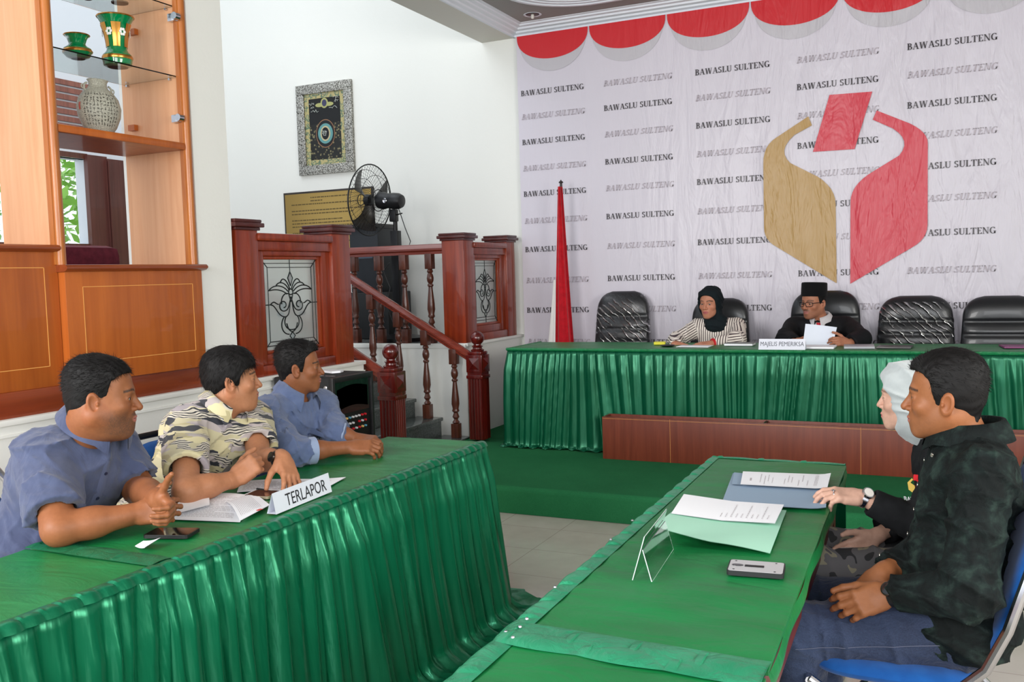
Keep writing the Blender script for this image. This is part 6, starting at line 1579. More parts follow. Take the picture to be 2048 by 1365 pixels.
# chest emblem and the word beside it
d_ = unit(-TB[0] * 1.0 * -1 * -1 + f_ * .75)
d_ = unit(f_ * .6 - r_ * .8); sdv = unit(np.cross(d_, u_)); sdv = -sdv if sdv.dot(RT) < 0 else sdv
ec = cast(b, av(1850, 962, Y=Y2 - .13) + d_ * .15, -d_)
ec = V3(ec) if ec is not None else av(1850, 962, Y=Y2 - .15)
def emb(poly, off=.012): return [Vector(ec + sdv * x + u_ * y + d_ * off) for x, y in poly]
GE = mat('emblem_gold', srgb(208, 176, 84), .6); RE = mat('emblem_red', srgb(206, 30, 40), .6); WE = mat('emblem_white', srgb(222, 222, 226), .6)
for poly, m_, nm in (([(-.026, .002), (-.008, .016), (-.004, .012), (-.016, .002), (-.002, -.006), (-.002, -.034), (-.026, -.020)], GE, 'emblem_gold_half'), ([(.026, .002), (.008, .016), (.004, .012), (.016, .002), (.002, -.006), (.002, -.034), (.026, -.020)], RE, 'emblem_red_half'), ([(-.004, .010), (.000, .028), (.016, .028), (.012, .010)], RE, 'emblem_paper')):
    m = MB(); m.poly(emb(poly), tuple(Vector(d_ * .001))); m.build(nm, m_, R2['root'])
m = MB(); tv, tf = text_mesh('BAWASLU', .021, bold=.0006); m.add(emb([(v.x - .046, v.y - .056) for v in tv], .016), tf); m.build('lettering', WE, R2['root'])
CAMO = mat('camo_cotton', srgb(90, 90, 84), .85); t_ = NT(CAMO); v_ = t_.coord()
c_ = t_.ramp(t_.noise(v_, 9, 2, .5, .6), [(0, srgb(58, 58, 60)), (.42, srgb(112, 110, 112)), (.54, srgb(156, 150, 128)), (.59, srgb(98, 96, 98))], 'CONSTANT')
t_.color(t_.mix(t_.ramp(t_.noise(t_.coord((1, 1, 1), (1, 2, 0)), 8, 1, .4, .4), [(0, (0, 0, 0, 1)), (.60, (1, 1, 1, 1))], 'CONSTANT'), c_, srgb(222, 220, 214)))
trousers(R2, CAMO, .085, .066, .05)
def hijab(sp, m_, drape, seed, tight=1.0, h=.0042, hood=0.0):
    c, B, s, T = V3(sp['H']), sp['B'], sp['hs'], sp['T']; R = .19
    lo = np.minimum(c - R, np.min([d[0][1] for d in drape], 0) - .02); hi = np.maximum(c + R, np.max([d[0][2] for d in drape], 0) + .02)
    F = Field(lo, hi, h)
    F.add(ellip(T((0, -.016, .030)), V3(.088, .112, .100) * s * tight, B), .01); F.add(ellip(T((0, .022, .040)), V3(.080, .070 + hood, .078) * s, B), .03)
    F.add(ellip(T((0, .048, .072)), V3(.052, .036, .030) * s, B), .03); F.add(ellip(T((0, .004, -.045)), V3(.080, .080, .080) * s, B), .03)
    F.add(rcone(T((0, -.020, -.05)), T((0, -.035, -.10)), .068 * s, .062 * s), .03)
    for p, k in drape: F.add(p, k)
    # face opening
    F.cut(ellip(T((0, .120, -.010)), V3(.16, .082, .090) * s, B), .006); F.cut(ellip(T((0, .112, -.060)), V3(.16, .088, .062) * s, B), .012)
    X = F.grid(); F.g += (-.006 * folds(X, (.5, .3, .8), 38, seed) - .004 * folds(X, (.2, .6, .7), 75, seed + 3)).astype(np.float32)
    V, Q = F.mesh(); return npobj('headscarf', V, Q, m_, sp['root'])
SCG = fabric('grey_scarf_cloth', srgb(164, 170, 171), srgb(176, 182, 182), .75, .35, 1600, .1)
u2 = R2['N']
hijab(R2, SCG, [(rcone(R2['N'] + u_ * .04 - f_ * .005, R2['N'] - u_ * .01 + f_ * .012, .056, .060), .02)], 5, .98, hood=.010)
watch(R2, 'L', CHROME, mat('pale_dial', srgb(228, 222, 214), .2), .05, .0255, cv(-.1, .8, .6))
w_ = R2['WL']; dd = unit(R2['handL']['d']); kn_ = w_ + dd * .095 * .88 + V3(0, 0, .0)
m = MB(); m.tube([Vector(kn_ + unit(R2['handL']['n']) * .0105 * math.sin(a) + np.cross(dd, unit(R2['handL']['n'])) * (.0105 * math.cos(a) + .0)) for a in np.linspace(0, 6.28, 16, endpoint=False)], .0015, 6, closed=True)
m.lathe([(.003, 0), (.006, .003), (.003, .006)], n=12, M=Matrix.Translation(Vector(kn_ + unit(R2['handL']['n']) * .010))); m.build('ring', CHROME, R2['root'], True)

# ---- woman at the head table
tone = lin(186, 126, 100)
YW = 7.12
W1 = dict(label='woman in black headscarf and striped blouse writing at the head table', far=True, zf=ZS, tone=tone, P=V3(-1.63, YW + .04, .70), N=V3(-1.62, YW, 1.085), SR=V3(-1.775, YW - .0, 1.03), SL=V3(-1.47, YW + .01, 1.035), female=True, ears=False,
          ER=av(1352, 682, Y=6.95), WR=av(1352, 690, Y=6.76), EL=av(1476, 680, Y=6.92), WL=av(1424, 688, Y=6.78), H=av(1421, 607, Y=YW - .03), hf=(-.22, -.97, -.08), hs=.99, fat=0,
          KR=V3(-1.76, 6.75, .66), KL=V3(-1.5, 6.75, .66), AR=V3(-1.76, 6.8, ZS + .09), AL=V3(-1.5, 6.8, ZS + .09), girth=.92, arm=.9, hsc=.95, lips=(.45, .12, .12), look=(-.25, 1, -.05), nose=.95,
          handR=dict(d=cv(.8, -.25, .5), n=cv(-.1, .8, .6), curl=[(.6, .8, .4), (.7, .9, .4), (.9, 1, .5), (1, 1, .5)], thumb=(.35, .6, .5)),
          handL=dict(d=cv(-1, -.08, .15), n=cv(-.1, .9, .3), curl=[(.2, .3, .2)] * 4, thumb=(.6, .3, .3)))
person(W1)
tp, TB, L = torso_prims(W1, .92, .012, 1.05); r_, f_, u_ = TB
for s in 'RL': tp += sleeve_prims(W1['S' + s], W1['E' + s], W1['W' + s], True, 1.0, .93, r0=.062, r1=.060, r2=.042)
STR = mat('striped_blouse', srgb(226, 214, 204), .8); t_ = NT(STR); a_ = t_.n('ShaderNodeAttribute', attribute_name='stripe')
mm_ = t_.n('ShaderNodeMath', operation='PINGPONG'); t_.l(a_.outputs['Fac'], mm_.inputs[0]); mm_.inputs[1].default_value = .5
t_.color(t_.ramp(mm_.outputs[0], [(0, srgb(64, 46, 52)), (.15, srgb(64, 46, 52)), (.17, srgb(226, 216, 206))], 'CONSTANT'))
def stripes(V):
    x = (V - W1['P']) @ TB[0]; out = x / .0175
    for s in 'RL':
        S, E_, W = W1['S' + s], W1['E' + s], W1['W' + s]
        for a, b2 in ((S, E_), (E_, W)):
            ba = b2 - a; t = np.clip(((V - a) @ ba) / ba.dot(ba), 0, 1); dv = V - a - t[:, None] * ba; d = np.linalg.norm(dv, axis=1)
            ax = unit(ba); e = unit(np.cross(ax, f_)); q = (dv @ e) / .0175
            near = (d < .068) & (np.abs(x) > .135); out = np.where(near, q, out)
    return {'stripe': out}
o, b = garment('blouse', W1['root'], tp, STR, .006, [((.6, .2, .6), 34, .006, 52)], neck=rcone(W1['N'] - u_ * .02, W1['N'] + u_ * .1, .05, .056), hem=(W1['P'] - u_ * .06, -u_), attrs=stripes)
trousers(W1, MATS['dark_trouser'], h=.012)
SCB = fabric('black_scarf_cloth', srgb(16, 24, 28), srgb(20, 30, 34), .8, .0, 1600, .1)
hijab(W1, SCB, [(ellip(W1['N'] + f_ * .03 - u_ * .01, (.088, .085, .075), TB), .04), (ellip(W1['N'] + f_ * .06 - u_ * .05, (.075, .055, .055), TB), .04)], 6, 1.0, .005)
m = MB(); E_, W = W1['EL'], W1['WL']; M = Matrix.Translation(Vector(lp(W, E_, .08))) @ Vector(W - E_).to_track_quat('Z', 'Y').to_matrix().to_4x4()
m.lathe([(.030, -.014), (.040, -.012), (.040, .012), (.030, .014)], n=22, M=M); m.build('bracelet', mat('red_bracelet', srgb(196, 30, 40), .4), W1['root'], True)
watch(W1, 'L', BLACKP, MATS['dark_dial'], .24, .036, cv(0, 1, .3))

# ---- man in black cap at the head table
tone = lin(168, 112, 86)
YM_ = 7.13
M1 = dict(label='man in black cap, glasses and dark suit with red tie reading a sheet', far=True, zf=ZS, tone=tone, P=V3(-.84, YM_ + .06, .70), N=V3(-.862, YM_, 1.085), SR=V3(-1.055, YM_ + .02, 1.03), SL=V3(-.68, YM_ + .03, 1.03),
          ER=av(1572, 678, Y=6.95), WR=av(1590, 686, Y=6.78), EL=av(1722, 678, Y=6.93), WL=av(1698, 687, Y=6.78), H=av(1627, 607, Y=YM_ - .04), hf=(-.50, -.865, -.05), hs=.98, fat=.2, stache=.8, beard=.3,
          KR=V3(-1.0, 6.75, .66), KL=V3(-.72, 6.75, .66), AR=V3(-1.0, 6.8, ZS + .09), AL=V3(-.72, 6.8, ZS + .09), girth=1.02, arm=1.0, hsc=.98, nose=1.1, look=(0, 1, -.05),
          handR=dict(d=cv(.95, .05, .25), n=cv(-.1, .5, .85), curl=[(.5, .7, .4)] * 4, thumb=(.5, .4, .2)),
          handL=dict(d=cv(-.93, .15, .2), n=cv(.1, .5, .85), curl=[(.5, .7, .4)] * 4, thumb=(.8, .4, .0)))
person(M1)
SUIT = fabric('black_suit', srgb(18, 18, 21), srgb(24, 24, 27), .75, .0, 900, .2)
tp, TB, L = torso_prims(M1, 1.02, .018, 1.05); r_, f_, u_ = TB
for s in 'RL': tp += sleeve_prims(M1['S' + s], M1['E' + s], M1['W' + s], True, 1.12, .90, r0=.064, r1=.062, r2=.044)
vc = plane_cut(plane_cut(ellip(M1['N'] + f_ * .12 - u_ * .09, (.05, .08, .16), TB), M1['N'], u_ * 1.0), M1['N'] - u_ * .22, -u_)
o, b = garment('suit_jacket', M1['root'], tp, SUIT, .006, [((.6, .2, .6), 30, .005, 62)], neck=rcone(M1['N'] - u_ * .04 + f_ * .01, M1['N'] + u_ * .1, .058, .066), hem=(M1['P'] - u_ * .06, -u_), extra_cut=[vc])
tp2, _, _ = torso_prims(M1, 1.0, .002, 1.0)
o, b2 = garment('dress_shirt', M1['root'], tp2[2:], fabric('grey_shirt', srgb(198, 194, 196), None, .7, .2, 900, .1), .007, neck=rcone(M1['N'] - u_ * .02 + f_ * .01, M1['N'] + u_ * .1, .052, .058))
collar(M1['root'], M1['N'] + u_ * .012, unit(lp(u_, unit(M1['H'] - M1['N']), .4)), f_ + r_ * .15, .062, MATS['grey_shirt'], h=.036, fall=.046, gap=.25)
tie = [M1['N'] + f_ * .070 - u_ * .005, M1['N'] + f_ * .105 - u_ * .10, M1['N'] + f_ * .115 - u_ * .24]
m = MB()
for (c0, c1, w0, w1) in ((tie[0], lp(tie[0], tie[1], .35), .022, .014), (lp(tie[0], tie[1], .33), tie[2], .014, .034)):
    m.add([Vector(c0 - r_ * w0 + f_ * .004), Vector(c0 + r_ * w0 + f_ * .004), Vector(c1 + r_ * w1 + f_ * .004), Vector(c1 - r_ * w1 + f_ * .004), Vector(c0 + f_ * .018), Vector(c1 + f_ * .016), Vector(c0 - f_ * .004), Vector(c1 - f_ * .004)], [(0, 3, 5, 4), (4, 5, 2, 1), (0, 6, 7, 3), (6, 1, 2, 7), (0, 4, 1, 6), (3, 7, 2, 5)])
m.build('tie', fabric('red_tie', srgb(206, 24, 44), None, .45, .4, 900, .1), M1['root'], True)
for sg in (-1, 1):                                     # lapels
    pts = [M1['N'] + r_ * sg * .060 + f_ * .02 + u_ * .012, M1['N'] + r_ * sg * .095 + f_ * .075 - u_ * .06, M1['N'] + r_ * sg * .085 + f_ * .105 - u_ * .10, M1['N'] + r_ * sg * .012 + f_ * .142 - u_ * .235, M1['N'] + r_ * sg * .044 + f_ * .088 - u_ * .07]
    m = MB(); m.poly([Vector(p) for p in (pts if sg > 0 else pts[::-1])], tuple(Vector(f_ * .006))); m.build('lapel', SUIT, M1['root'])
trousers(M1, MATS['dark_trouser'], h=.012)
hair(M1['root'], M1['H'], M1['B'], .98, 'short', 7, .008, .0, .008, 1500, fade=True)
T, B = M1['T'], M1['B']
def hm(T, B, o, s=1.0, tilt=0.0):
    M = Matrix.Identity(4)
    for i in range(3):
        for j in range(3): M[i][j] = B[j][i] * s
    t = T(o)
    for i in range(3): M[i][3] = t[i]
    return M @ Matrix.Rotation(tilt, 4, 'X')
m = MB(); m.lathe([(.0865, 0), (.089, .004), (.087, .096), (.083, .104), (.07, .106), (.001, .100)], n=40, M=hm(T, B, (0, -.010, .050), .98, .10), sy=1.18); m.build('cap', fabric('black_velvet_cap', srgb(12, 12, 14), None, .9, .05, 800, .2), M1['root'], True)
m = MB()
for x in (-1, 1):
    pts = []
    for a in np.linspace(0, 2 * math.pi, 20, endpoint=False):
        c_, s_ = sgn_pow(math.cos(a), .7), sgn_pow(math.sin(a), .7); pts.append(Vector(T((x * .034 + .026 * c_, .104 - abs(x * .034 + .026 * c_) ** 2 * 5, .001 + .017 * s_))))
    m.tube(pts, .0022, 6, closed=True)
    m.tube([Vector(T((x * .059, .090, .008))), Vector(T((x * .074, .06, .010))), Vector(T((x * .083, -.005, .006)))], .0024, 6)
m.tube([Vector(T((-.009, .106, .006))), Vector(T((0, .109, .008))), Vector(T((.009, .106, .006)))], .002, 6)
m.build('glasses', BLACKP, M1['root'], True)
# ------------------------------------------------------------------ blue stacking chairs
BLUEF = fabric('blue_upholstery', srgb(24, 92, 168), srgb(20, 82, 156), .8, .2, 900, .3)
def blue_chair(x, y, rz, label, back_h=.90):
    """faces local +X"""
    r = root('padded_chair', (x, y, 0), rz, label, 'chair', 'blue padded chairs with chrome frames')
    def seat(u, v):
        a = 2 * math.pi * u; c, s = sgn_pow(math.cos(a), .55), sgn_pow(math.sin(a), .55); k = math.sin(math.pi * v); z = .455 - .03 * math.cos(math.pi * v)
        q = max(k, .0) ** .35
        return (.005 + .205 * c * q, .205 * s * q, z + .012 * (1 - min(1, c * c + s * s)))
    m = MB(); m.grid(seat, 40, 12); m.build('seat', BLUEF, r, True, False)
    tl = .30
    def back(u, v):
        a = 2 * math.pi * u; c, s = sgn_pow(math.cos(a), .5), sgn_pow(math.sin(a), .6); q = max(math.sin(math.pi * v), 0) ** .3
        zz = .69 + .19 * s * q; t = (zz - .5) * tl; w = .20 - .02 * abs(s)
        return (-.215 - t - .022 * math.cos(math.pi * v) * -1, w * c * q, zz)
    m = MB(); m.grid(back, 44, 10); m.build('backrest', BLUEF, r, True, False)
    for s in (-1, 1):
        y0 = s * .222
        m = MB(); m.tube([(.30, y0, .012), (.05, y0, .30), (-.16, y0, .47), (-.21, y0, .52), (-.225 - .1 * tl, y0, .62), (-.225 - .33 * tl, y0 * .98, .85), (-.225 - .38 * tl, y0 * .88, .89)], .0125, 10); m.build('leg', CHROME, r, True, False)
        m = MB(); m.tube([(.19, y0 * .93, .43), (-.02, y0 * .95, .30), (-.30, y0, .012)], .011, 10); m.build('leg', CHROME, r, True, False)
    m = MB(); m.tube([(-.225 - .38 * tl, -.195, .89), (-.225 - .40 * tl, -.17, .902), (-.225 - .40 * tl, .17, .902), (-.225 - .38 * tl, .195, .89)], .0125, 10); m.build('top_rail', BLACKM if x < -1 else CHROME, r, True, False)
    m = MB(); m.tube([(.19, -.21, .425), (.20, -.17, .425), (.20, .17, .425), (.19, .21, .425)], .011, 8); m.build('cross_bar', CHROME, r, True, False); m = MB(); m.tube([(-.29, -.222, .03), (-.29, .222, .03)], .009, 8); m.build('cross_bar', CHROME, r, True, False); m = MB(); m.tube([(-.16, -.21, .425), (-.16, .21, .425)], .009, 8); m.build('cross_bar', CHROME, r, True, False)
    return r
blue_chair(-2.50, 1.80, 0, 'blue padded chair under the bearded man at the left edge')
blue_chair(-2.46, 2.66, 0, 'blue padded chair behind the patterned-shirt man, its back showing beside the bearded man')
blue_chair(-2.54, 3.22, 0, 'blue padded chair hidden under the man in light blue shirt')
blue_chair(-.13, 2.60, math.pi, 'blue padded chair with chrome frame under the man in jeans')
blue_chair(-.10, 3.10, math.pi, 'blue padded chair of the woman in grey headscarf, farther right chair')

# ------------------------------------------------------------------ things on the tables
def sheet(name, corners, z, label, cat, m_=WHITEP, lines=None, curl=0.0, th=.0012, group=None, bend=None, rootless=None):
    """sheet lying on a table; corners (x, y) in order: origin, +u, +u+v, +v"""
    c = [Vector((a, b, 0)) for a, b in corners]; ctr = sum(c, Vector()) / 4
    r = rootless or root(name, (ctr.x, ctr.y, z), 0, label, cat, group)
    def P_(u, v, dz=0):
        p = c[0].lerp(c[1], u).lerp(c[3].lerp(c[2], u), v); return Vector((p.x, p.y, z + (bend(u, v) if bend else curl * (u - .5) ** 2 * 4) + dz))
    m = MB(); m.grid(lambda u, v: P_(u, v, th), 14, 14); m.grid(lambda u, v: P_(1 - u, v, 0), 14, 14); m.build('sheet', m_, r, True)
    if lines:
        m = MB(); rnd = random.Random(len(label))
        for (v0, u0, u1, t) in lines:
            u = u0
            while u < u1:
                w = min(rnd.uniform(.02, .07), u1 - u)
                m.add([P_(u, v0, th + .0006), P_(u + w, v0, th + .0006), P_(u + w, v0 + t, th + .0006), P_(u, v0 + t, th + .0006)], [(0, 1, 2, 3)]); u += w + .012
        m.build('printed_lines', GREYINK, r)
    return r, P_
def xy(px, py, z=ZT + .003): p = at(px, py, Z=z); return (p.x, p.y)
ZP = ZT + .004
# -- left table
LN = [(.12 + .045 * k, .12, .88 - (.3 if k % 5 == 4 else 0), .009) for k in range(17)]
sheet('paper_sheet', [xy(452, 1010), xy(480, 1048), xy(540, 1016), xy(505, 988)], ZP + .003, 'white letter sheet with small red stamp nearest the name tent', 'paper', WHITEP, [(.1 + .05 * k, .08, .9, .010) for k in range(14)], bend=lambda u, v: .014 * math.sin(3.14 * u) * (1 - v) + .004)
q = at(519, 1019, Z=ZP + .012)
sr = bpy.data.objects['paper_sheet']; m = MB(); m.box(q.x - .006, q.x + .006, q.y - .010, q.y + .010, ZP + .0102, ZP + .0108); m.build('red_stamp', mat('stamp_red', srgb(200, 70, 60), .6), sr)
sheet('paper_sheet', [xy(330, 1040), xy(480, 1046), xy(505, 994), xy(385, 996)], ZP, 'white document sheet beside the clasped hands', 'paper', WHITEP, LN, bend=lambda u, v: .012 * math.sin(3 * u) * v)
sheet('paper_sheet', [xy(352, 1038), xy(420, 1020), xy(418, 992), xy(360, 1008)], ZP + .010, 'curled blank sheet rising by the bearded man clasped hands', 'paper', WHITEP, None, bend=lambda u, v: .035 * v * v + .004)
sheet('paper_sheet', [xy(474, 988), xy(645, 983), xy(692, 957), xy(482, 966)], ZP + .001, 'long white document under the watch-wearing hand', 'paper', WHITEP, [(.15 + .09 * k, .05, .9, .02) for k in range(8)], bend=lambda u, v: .003 * math.sin(6 * u) + .002)
# name tent TERLAPOR
A_, Bq, Ct, Dt = at(552, 1030, Z=ZP), at(664, 984, Z=ZP), None, None
A_ = Vector(A_); Bq = Vector(Bq); ax = (Bq - A_).normalized(); back = Vector((-ax.y, ax.x, 0));
if back.x > 0: back = -back
wid = (Bq - A_).length; ridge = Vector((0, 0, .064)) + back * .012
nt = root('name_tent', ((A_.x + Bq.x) / 2, (A_.y + Bq.y) / 2, ZP), 0, 'white folded name tent reading TERLAPOR on the left table', 'name card')
m = MB(); e = back * .034
m.add([A_, Bq, Bq + ridge, A_ + ridge], [(0, 1, 2, 3)]); m.add([A_ + e, Bq + e, Bq + ridge + Vector((0, 0, .0008)), A_ + ridge + Vector((0, 0, .0008))], [(3, 2, 1, 0)]); m.add([A_ + Vector((0, 0, .001)), Bq + Vector((0, 0, .001)), Bq + e + Vector((0, 0, .001)), A_ + e + Vector((0, 0, .001))], [(0, 1, 2, 3)])
m.build('folded_card', mat('pale_card', srgb(226, 228, 238), .4), nt)
tv, tf = text_mesh('TERLAPOR', .056); tw = max(v.x for v in tv); rn = ridge.normalized(); fn_ = ax.cross(rn).normalized()
if fn_.dot(Vector((0, 0, EYE)) - A_) < 0: fn_ = -fn_
k = wid * .72 / tw
m = MB(); m.add([A_ + ax * (wid * .19 + v.x * k) + rn * (.012 + v.y) + fn_ * .0012 for v in tv], tf); m.build('lettering', INK, nt)
def phone(corners, label, m_body, m_top, cam_=False, z=ZP, th=.009):
    c = [Vector((a, b, 0)) for a, b in corners]; ctr = sum(c, Vector()) / 4; ux = (c[1] - c[0] + c[2] - c[3]) / 2; L_ = ux.length; ux.normalize(); W_ = ((c[3] - c[0] + c[2] - c[1]) / 2).length
    r = root('smartphone', (ctr.x, ctr.y, z), math.atan2(ux.y, ux.x), label, 'phone')
    def slab(l, w, z0, z1, rr, name, mm_):
        pts = []
        for (sx, sy) in ((1, 1), (-1, 1), (-1, -1), (1, -1)):
            a0 = {(1, 1): 0, (-1, 1): 90, (-1, -1): 180, (1, -1): 270}[(sx, sy)]
            for k in range(6): a = math.radians(a0 + 18 * k); pts.append((sx * (l / 2 - rr) + rr * math.cos(a), sy * (w / 2 - rr) + rr * math.sin(a), z0))
        m = MB(); m.poly(pts, (0, 0, z1 - z0)); return m.build(name, mm_, r, False, False)
    slab(L_, W_, 0, th, .009, 'case', m_body); slab(L_ - .006, W_ - .006, th, th + .0006, .007, 'screen' if not cam_ else 'back_cover', m_top)
    return r, L_, W_
phone([xy(293, 1079), xy(386, 1078), xy(391, 1064), xy(306, 1062)], 'black smartphone lying near the bearded man clasped hands', BLACKP, mat('black_screen', srgb(18, 18, 20), .06, coat=.6))
phone([xy(494, 998), xy(548, 1000), xy(552, 988), xy(506, 986)], 'gold-edged smartphone lying behind the TERLAPOR name tent', mat('gold_edge', srgb(206, 190, 160), .3, .6), mat('brown_screen', srgb(70, 42, 40), .1, coat=.5))
p0, p1 = at(514, 979, Z=ZP + .008), at(560, 986, Z=ZP + .006); d_ = p1 - p0
pn = root('pen', (p0.x, p0.y, ZP), 0, 'clear ballpoint pen with black cap lying on the long document', 'pen')
m = MB(); m.tube([p0, p0 + d_ * .34], .0045, 10); m.build('pen_cap', BLACKP, pn, True); m = MB(); m.tube([p0 + d_ * .34, p1 + d_ * .5], .0032, 10); m.build('barrel', mat('clear_barrel', srgb(210, 214, 206), .15, trans=.5), pn, True)
sheet('paper_scrap', [xy(270, 1094), xy(290, 1106), xy(322, 1090), xy(287, 1088)], ZP, 'tiny crumpled white paper scrap in front of the black smartphone', 'paper', WHITEP, None, bend=lambda u, v: .012 * u * u + .006 * v)

# -- right table
FB, FGN = fabric('blue_grey_folder', srgb(138, 160, 182), None, .8, .05, 600, .1), mat('mint_folder', srgb(166, 216, 192), .6)
fr_, _P = sheet('document_folder', [xy(1443, 1010), xy(1652, 1022), xy(1657, 962), xy(1466, 949)], ZP, 'open blue-grey card folder under white pages on the right table', 'folder', FB, None, bend=lambda u, v: .006 * max(0, u - .9) * 10 * (1 - v) + .002)
sheet('folder_flap', [xy(1464, 974), xy(1482, 975), xy(1490, 952), xy(1468, 950)], ZP + .006, '', '', FB, None, rootless=fr_)
sheet('paper_sheet', [xy(1481, 978), xy(1655, 988), xy(1662, 959), xy(1486, 952)], ZP + .009, 'white printed page on blue-grey folder, held by woman in headscarf', 'paper', WHITEP, None, bend=lambda u, v: .004 + .006 * (u > .9) * (u - .9) * 10)
def tlines(root_, c, z, spec):
    cc_ = [Vector((a, b, 0)) for a, b in c]; m = MB(); rnd = random.Random(3)
    def P_(u, v): p = cc_[0].lerp(cc_[1], u).lerp(cc_[3].lerp(cc_[2], u), v); return Vector((p.x, p.y, z))
    for (u0, v0, v1, w) in spec:
        v = v0
        while v < v1:
            l = min(rnd.uniform(.03, .09), v1 - v); m.add([P_(u0, v), P_(u0 + w, v), P_(u0 + w, v + l), P_(u0, v + l)], [(0, 1, 2, 3)]); v += l + .015
    return m.build('printed_lines', GREYINK, root_)
pr1 = [o for o in bpy.data.objects if o.get('label', '').startswith('white printed page on blue-grey')][0]
tlines(pr1, [xy(1481, 978), xy(1655, 988), xy(1662, 959), xy(1486, 952)], ZP + .0148, [(.10, .3, .5, .02), (.22, .2, .85, .006), (.27, .1, .7, .006), (.31, .3, .8, .006), (.36, .2, .6, .005), (.5, .15, .55, .006), (.54, .3, .8, .006), (.58, .3, .7, .006), (.66, .1, .5, .006), (.7, .4, .85, .006), (.76, .15, .5, .006)] + [(.84 + .014 * k, .15, .9, .004) for k in range(9)])
f2, _P = sheet('document_folder', [xy(1308, 1086), xy(1540, 1111), xy(1573, 1024), xy(1370, 1008)], ZP, 'open mint green card folder with curled edge, nearest the camera', 'folder', FGN, None, bend=lambda u, v: .040 * max(0, 1 - u * 1.9) ** 1.4 * max(0, 1 - v * .9) + .014 * math.sin(3.1 * u) * (1 - v) + .002)
sheet('paper_sheet', [xy(1343, 1048), xy(1550, 1060), xy(1568, 1022), xy(1368, 1008)], ZP + .012, 'white printed page lying on the mint green folder', 'paper', WHITEP, None, bend=lambda u, v: .012 * max(0, 1 - u * 2) + .004)
pr2 = [o for o in bpy.data.objects if o.get('label', '').startswith('white printed page lying on the mint')][0]
tlines(pr2, [xy(1343, 1048), xy(1550, 1060), xy(1568, 1022), xy(1368, 1008)], ZP + .0185, [(.10, .2, .5, .028)] + [(.26 + .05 * k, .15, .35 if k % 3 else .8, .006) for k in range(14)])
rp, L_, W_ = phone([xy(1453, 1152), xy(1568, 1160), xy(1571, 1137), xy(1460, 1128)], 'silver-backed smartphone in black bumper case on the right table', mat('bumper', srgb(34, 34, 36), .5), mat('silver_cover', srgb(186, 186, 188), .35, .2), True, th=.011)
m = MB(); m.lathe([(.010, .0116), (.010, .0132), (.001, .0134)], (-L_ * .33, 0, 0), 20, sx=1.3, sy=.7); m.build('camera_lens', mat('lens_black', srgb(16, 16, 18), .1, coat=.5), rp, True, False)
m = MB(); m.box(-L_ * .20, L_ * .14, -.008, .006, .0114, .0128, .003); m.build('kickstand', BLACKP, rp, True, False)
m = MB()
for sx_, sy_ in ((-1, -1), (-1, 1), (1, -1), (1, 1)): m.lathe([(.0025, .0115), (.0025, .0122), (.0005, .0123)], (sx_ * L_ * (.34 if sx_ > 0 else .38), sy_ * W_ * .36, 0), 8)
m.build('screws', BLACKM, rp, False, False)
# clear acrylic sign stand, seen edge-on
ACR = mat('clear_acrylic', (.95, 1, .98, 1), .03, trans=1.0, ior=1.4)
b0, b1 = at(1265, 1161, Z=ZP), at(1345, 1050, Z=ZP); b1 = Vector(b0) + (Vector(b1) - Vector(b0)) * .62
ay = (b1 - b0).normalized(); pxn = Vector((ay.y, -ay.x, 0)); pxn = pxn if pxn.x > 0 else -pxn
acl = .26
asd = root('sign_holder', (b0.x, b0.y, ZP), 0, 'empty clear acrylic sign holder leaning on the right table', 'sign holder')
m = MB(); hgt = Vector((0, 0, .105)) + pxn * .030
m.poly([b0, b0 + ay * acl, b0 + ay * acl + hgt, b0 + hgt], tuple(pxn * .0022)); m.build('front_plate', ACR, asd)
m = MB(); bb = pxn * .045; m.poly([b0 + bb, b0 + bb + ay * acl, b0 + ay * acl + hgt * .7 + pxn * .004, b0 + hgt * .7 + pxn * .004], tuple(pxn * .0022)); m.build('rear_foot', ACR, asd)
m = MB(); m.tube([b0, b0 + hgt], .0011, 4); m.tube([b0 + hgt, b0 + ay * acl + hgt], .0007, 4); m.tube([b0 + bb, b0 + hgt * .7 + pxn * .004], .0011, 4); m.tube([b0 + bb, b0 + bb + ay * acl], .0007, 4); m.build('edge_highlights', mat('painted_edge_highlight', srgb(214, 232, 222), .2), asd)  # thin pale tubes added as painted highlights along the plate edges

# -- head table
ZHP = ZH + .003
def xh(px, py): p = at(px, py, Z=ZHP); return (p.x, p.y)
cc0, cc1 = at(1519, 700, Y=HY0 + .06), at(1612, 702, Y=HY0 + .06); ch = at(1519, 678, Y=HY0 + .06).z
nc = root('name_tent', ((cc0.x + cc1.x) / 2, HY0 + .08, ZHP), 0, 'white name tent reading MAJELIS PEMERIKSA on the head table', 'name card')
hcard = ch - ZHP
m = MB(); m.add([(cc0.x, HY0 + .02, ZHP), (cc1.x, HY0 + .02, ZHP), (cc1.x, HY0 + .05, ZHP + hcard), (cc0.x, HY0 + .05, ZHP + hcard)], [(0, 1, 2, 3)]); m.add([(cc0.x, HY0 + .08, ZHP), (cc1.x, HY0 + .08, ZHP), (cc1.x, HY0 + .051, ZHP + hcard), (cc0.x, HY0 + .051, ZHP + hcard)], [(3, 2, 1, 0)]); m.build('folded_card', mat('pale_card', srgb(226, 228, 238), .4), nc)
tv, tf = text_mesh('MAJELIS PEMERIKSA', .045); tw = max(v.x for v in tv); k = (cc1.x - cc0.x) * .94 / tw
m = MB(); m.add([Vector((cc0.x + (cc1.x - cc0.x) * .03 + v.x * k, HY0 + .0185 + .03 * (.35 + v.y * .9 / hcard), ZHP + hcard * .35 + v.y * .9)) for v in tv], tf); m.build('lettering', mat('soft_ink', srgb(96, 98, 108), .6), nc)
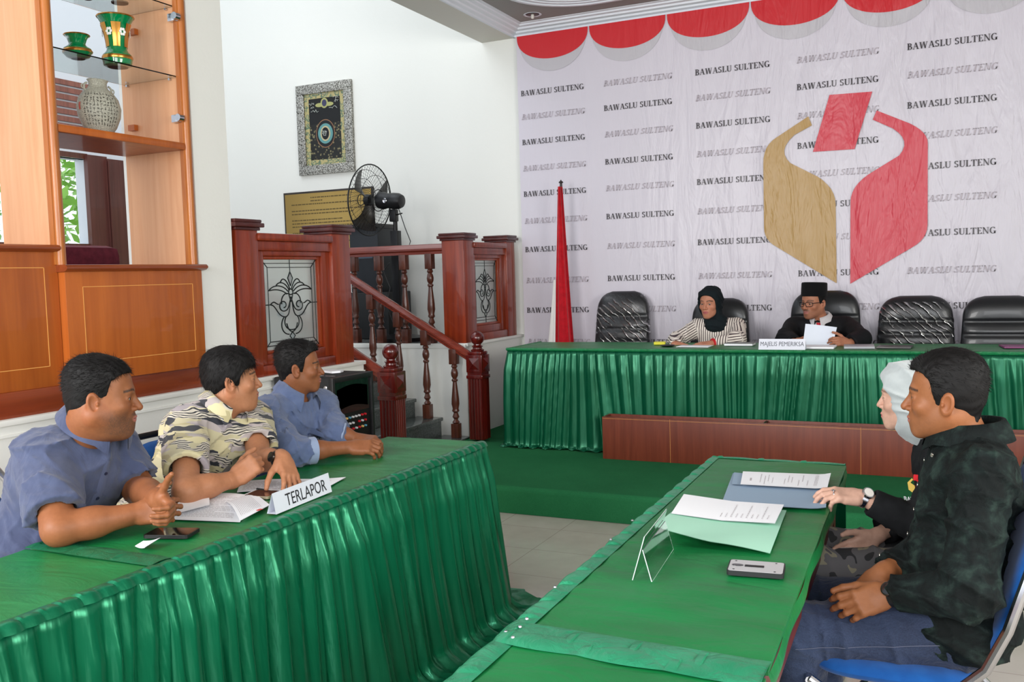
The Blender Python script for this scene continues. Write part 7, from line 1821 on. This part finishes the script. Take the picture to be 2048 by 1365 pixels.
bk = root('notebook', (*xh(1478, 692), ZHP), 0, 'closed grey and white notebook beside the woman in striped blouse', 'book')
c_ = xh(1478, 692); m = MB(); m.box(c_[0] - .10, c_[0] + .10, c_[1] - .03, c_[1] + .10, ZHP + .002, ZHP + .016, .002); m.build('pages', WHITEP, bk, True); m = MB(); m.box(c_[0] - .102, c_[0] + .102, c_[1] - .032, c_[1] + .102, ZHP + .016, ZHP + .019, .001); m.build('cover', mat('grey_cover', srgb(120, 122, 120), .5), bk, True)
def flat(name, px0, px1, pyf, dep, label, cat, m_, h=.004, ang=0.0, z=ZHP):
    a, b = at(px0, pyf, Z=z), at(px1, pyf, Z=z); r = root(name, ((a.x + b.x) / 2, a.y, z), ang, label, cat); w = (b.x - a.x) / 2
    m = MB(); m.box(-w, w, 0, dep, 0, h, min(.002, h * .4)); m.build('sheet', m_, r, True, False); return r
flat('paper_sheet', 1352, 1418, 695, .16, 'white sheet the woman in striped blouse writes on', 'paper', WHITEP)
flat('paper_pile', 1600, 1668, 698, .2, 'pile of white documents under the capped man sheet', 'paper', WHITEP, .012)
flat('magazine', 1688, 1750, 698, .22, 'open magazine with bent pages right of the capped man', 'magazine', mat('magazine_grey', srgb(170, 172, 178), .4), .014, .1)
flat('magazine', 1752, 1822, 698, .2, 'dark-covered magazine lying before the film-wrapped chair', 'magazine', mat('magazine_dark', srgb(60, 62, 60), .3), .010, -.05)
flat('folder', 2008, 2100, 697, .2, 'purple folder at the right end of the head table view', 'folder', mat('purple_folder', srgb(128, 62, 108), .5), .010, .12)
mg = flat('sticky_notes', 1308, 1330, 690, .08, 'yellow sticky note pad on the head table left of writing woman', 'notepad', mat('yellow_note', srgb(222, 214, 60), .6), .02, .2)
c_ = xh(1335, 693); rr = root('round_tray', (c_[0], c_[1], ZHP), 0, 'small dark round dish beside yellow sticky notes', 'dish')
m = MB(); m.lathe([(.04, 0), (.055, .006), (.053, .010), (.04, .004)], n=24); m.build('dish', BLACKP, rr, True, False)
# the sheet in the capped man's hands
P4 = [at(1605, 694, Y=6.72), at(1664, 696, Y=6.72), at(1674, 655, Y=6.80), at(1611, 648, Y=6.80)]
ps = root('paper_sheet', ((P4[0].x + P4[1].x) / 2, 6.75, P4[0].z), 0, 'white sheet held upright in both hands by the capped man', 'paper')
m = MB(); m.grid(lambda u, v: Vector(P4[0]).lerp(P4[1], u).lerp(Vector(P4[3]).lerp(P4[2], u), v) + Vector((0, .02 * math.sin(3.14 * u), 0)), 10, 10); m.build('sheet', mat('held_paper', srgb(226, 232, 244), .6), ps, True)
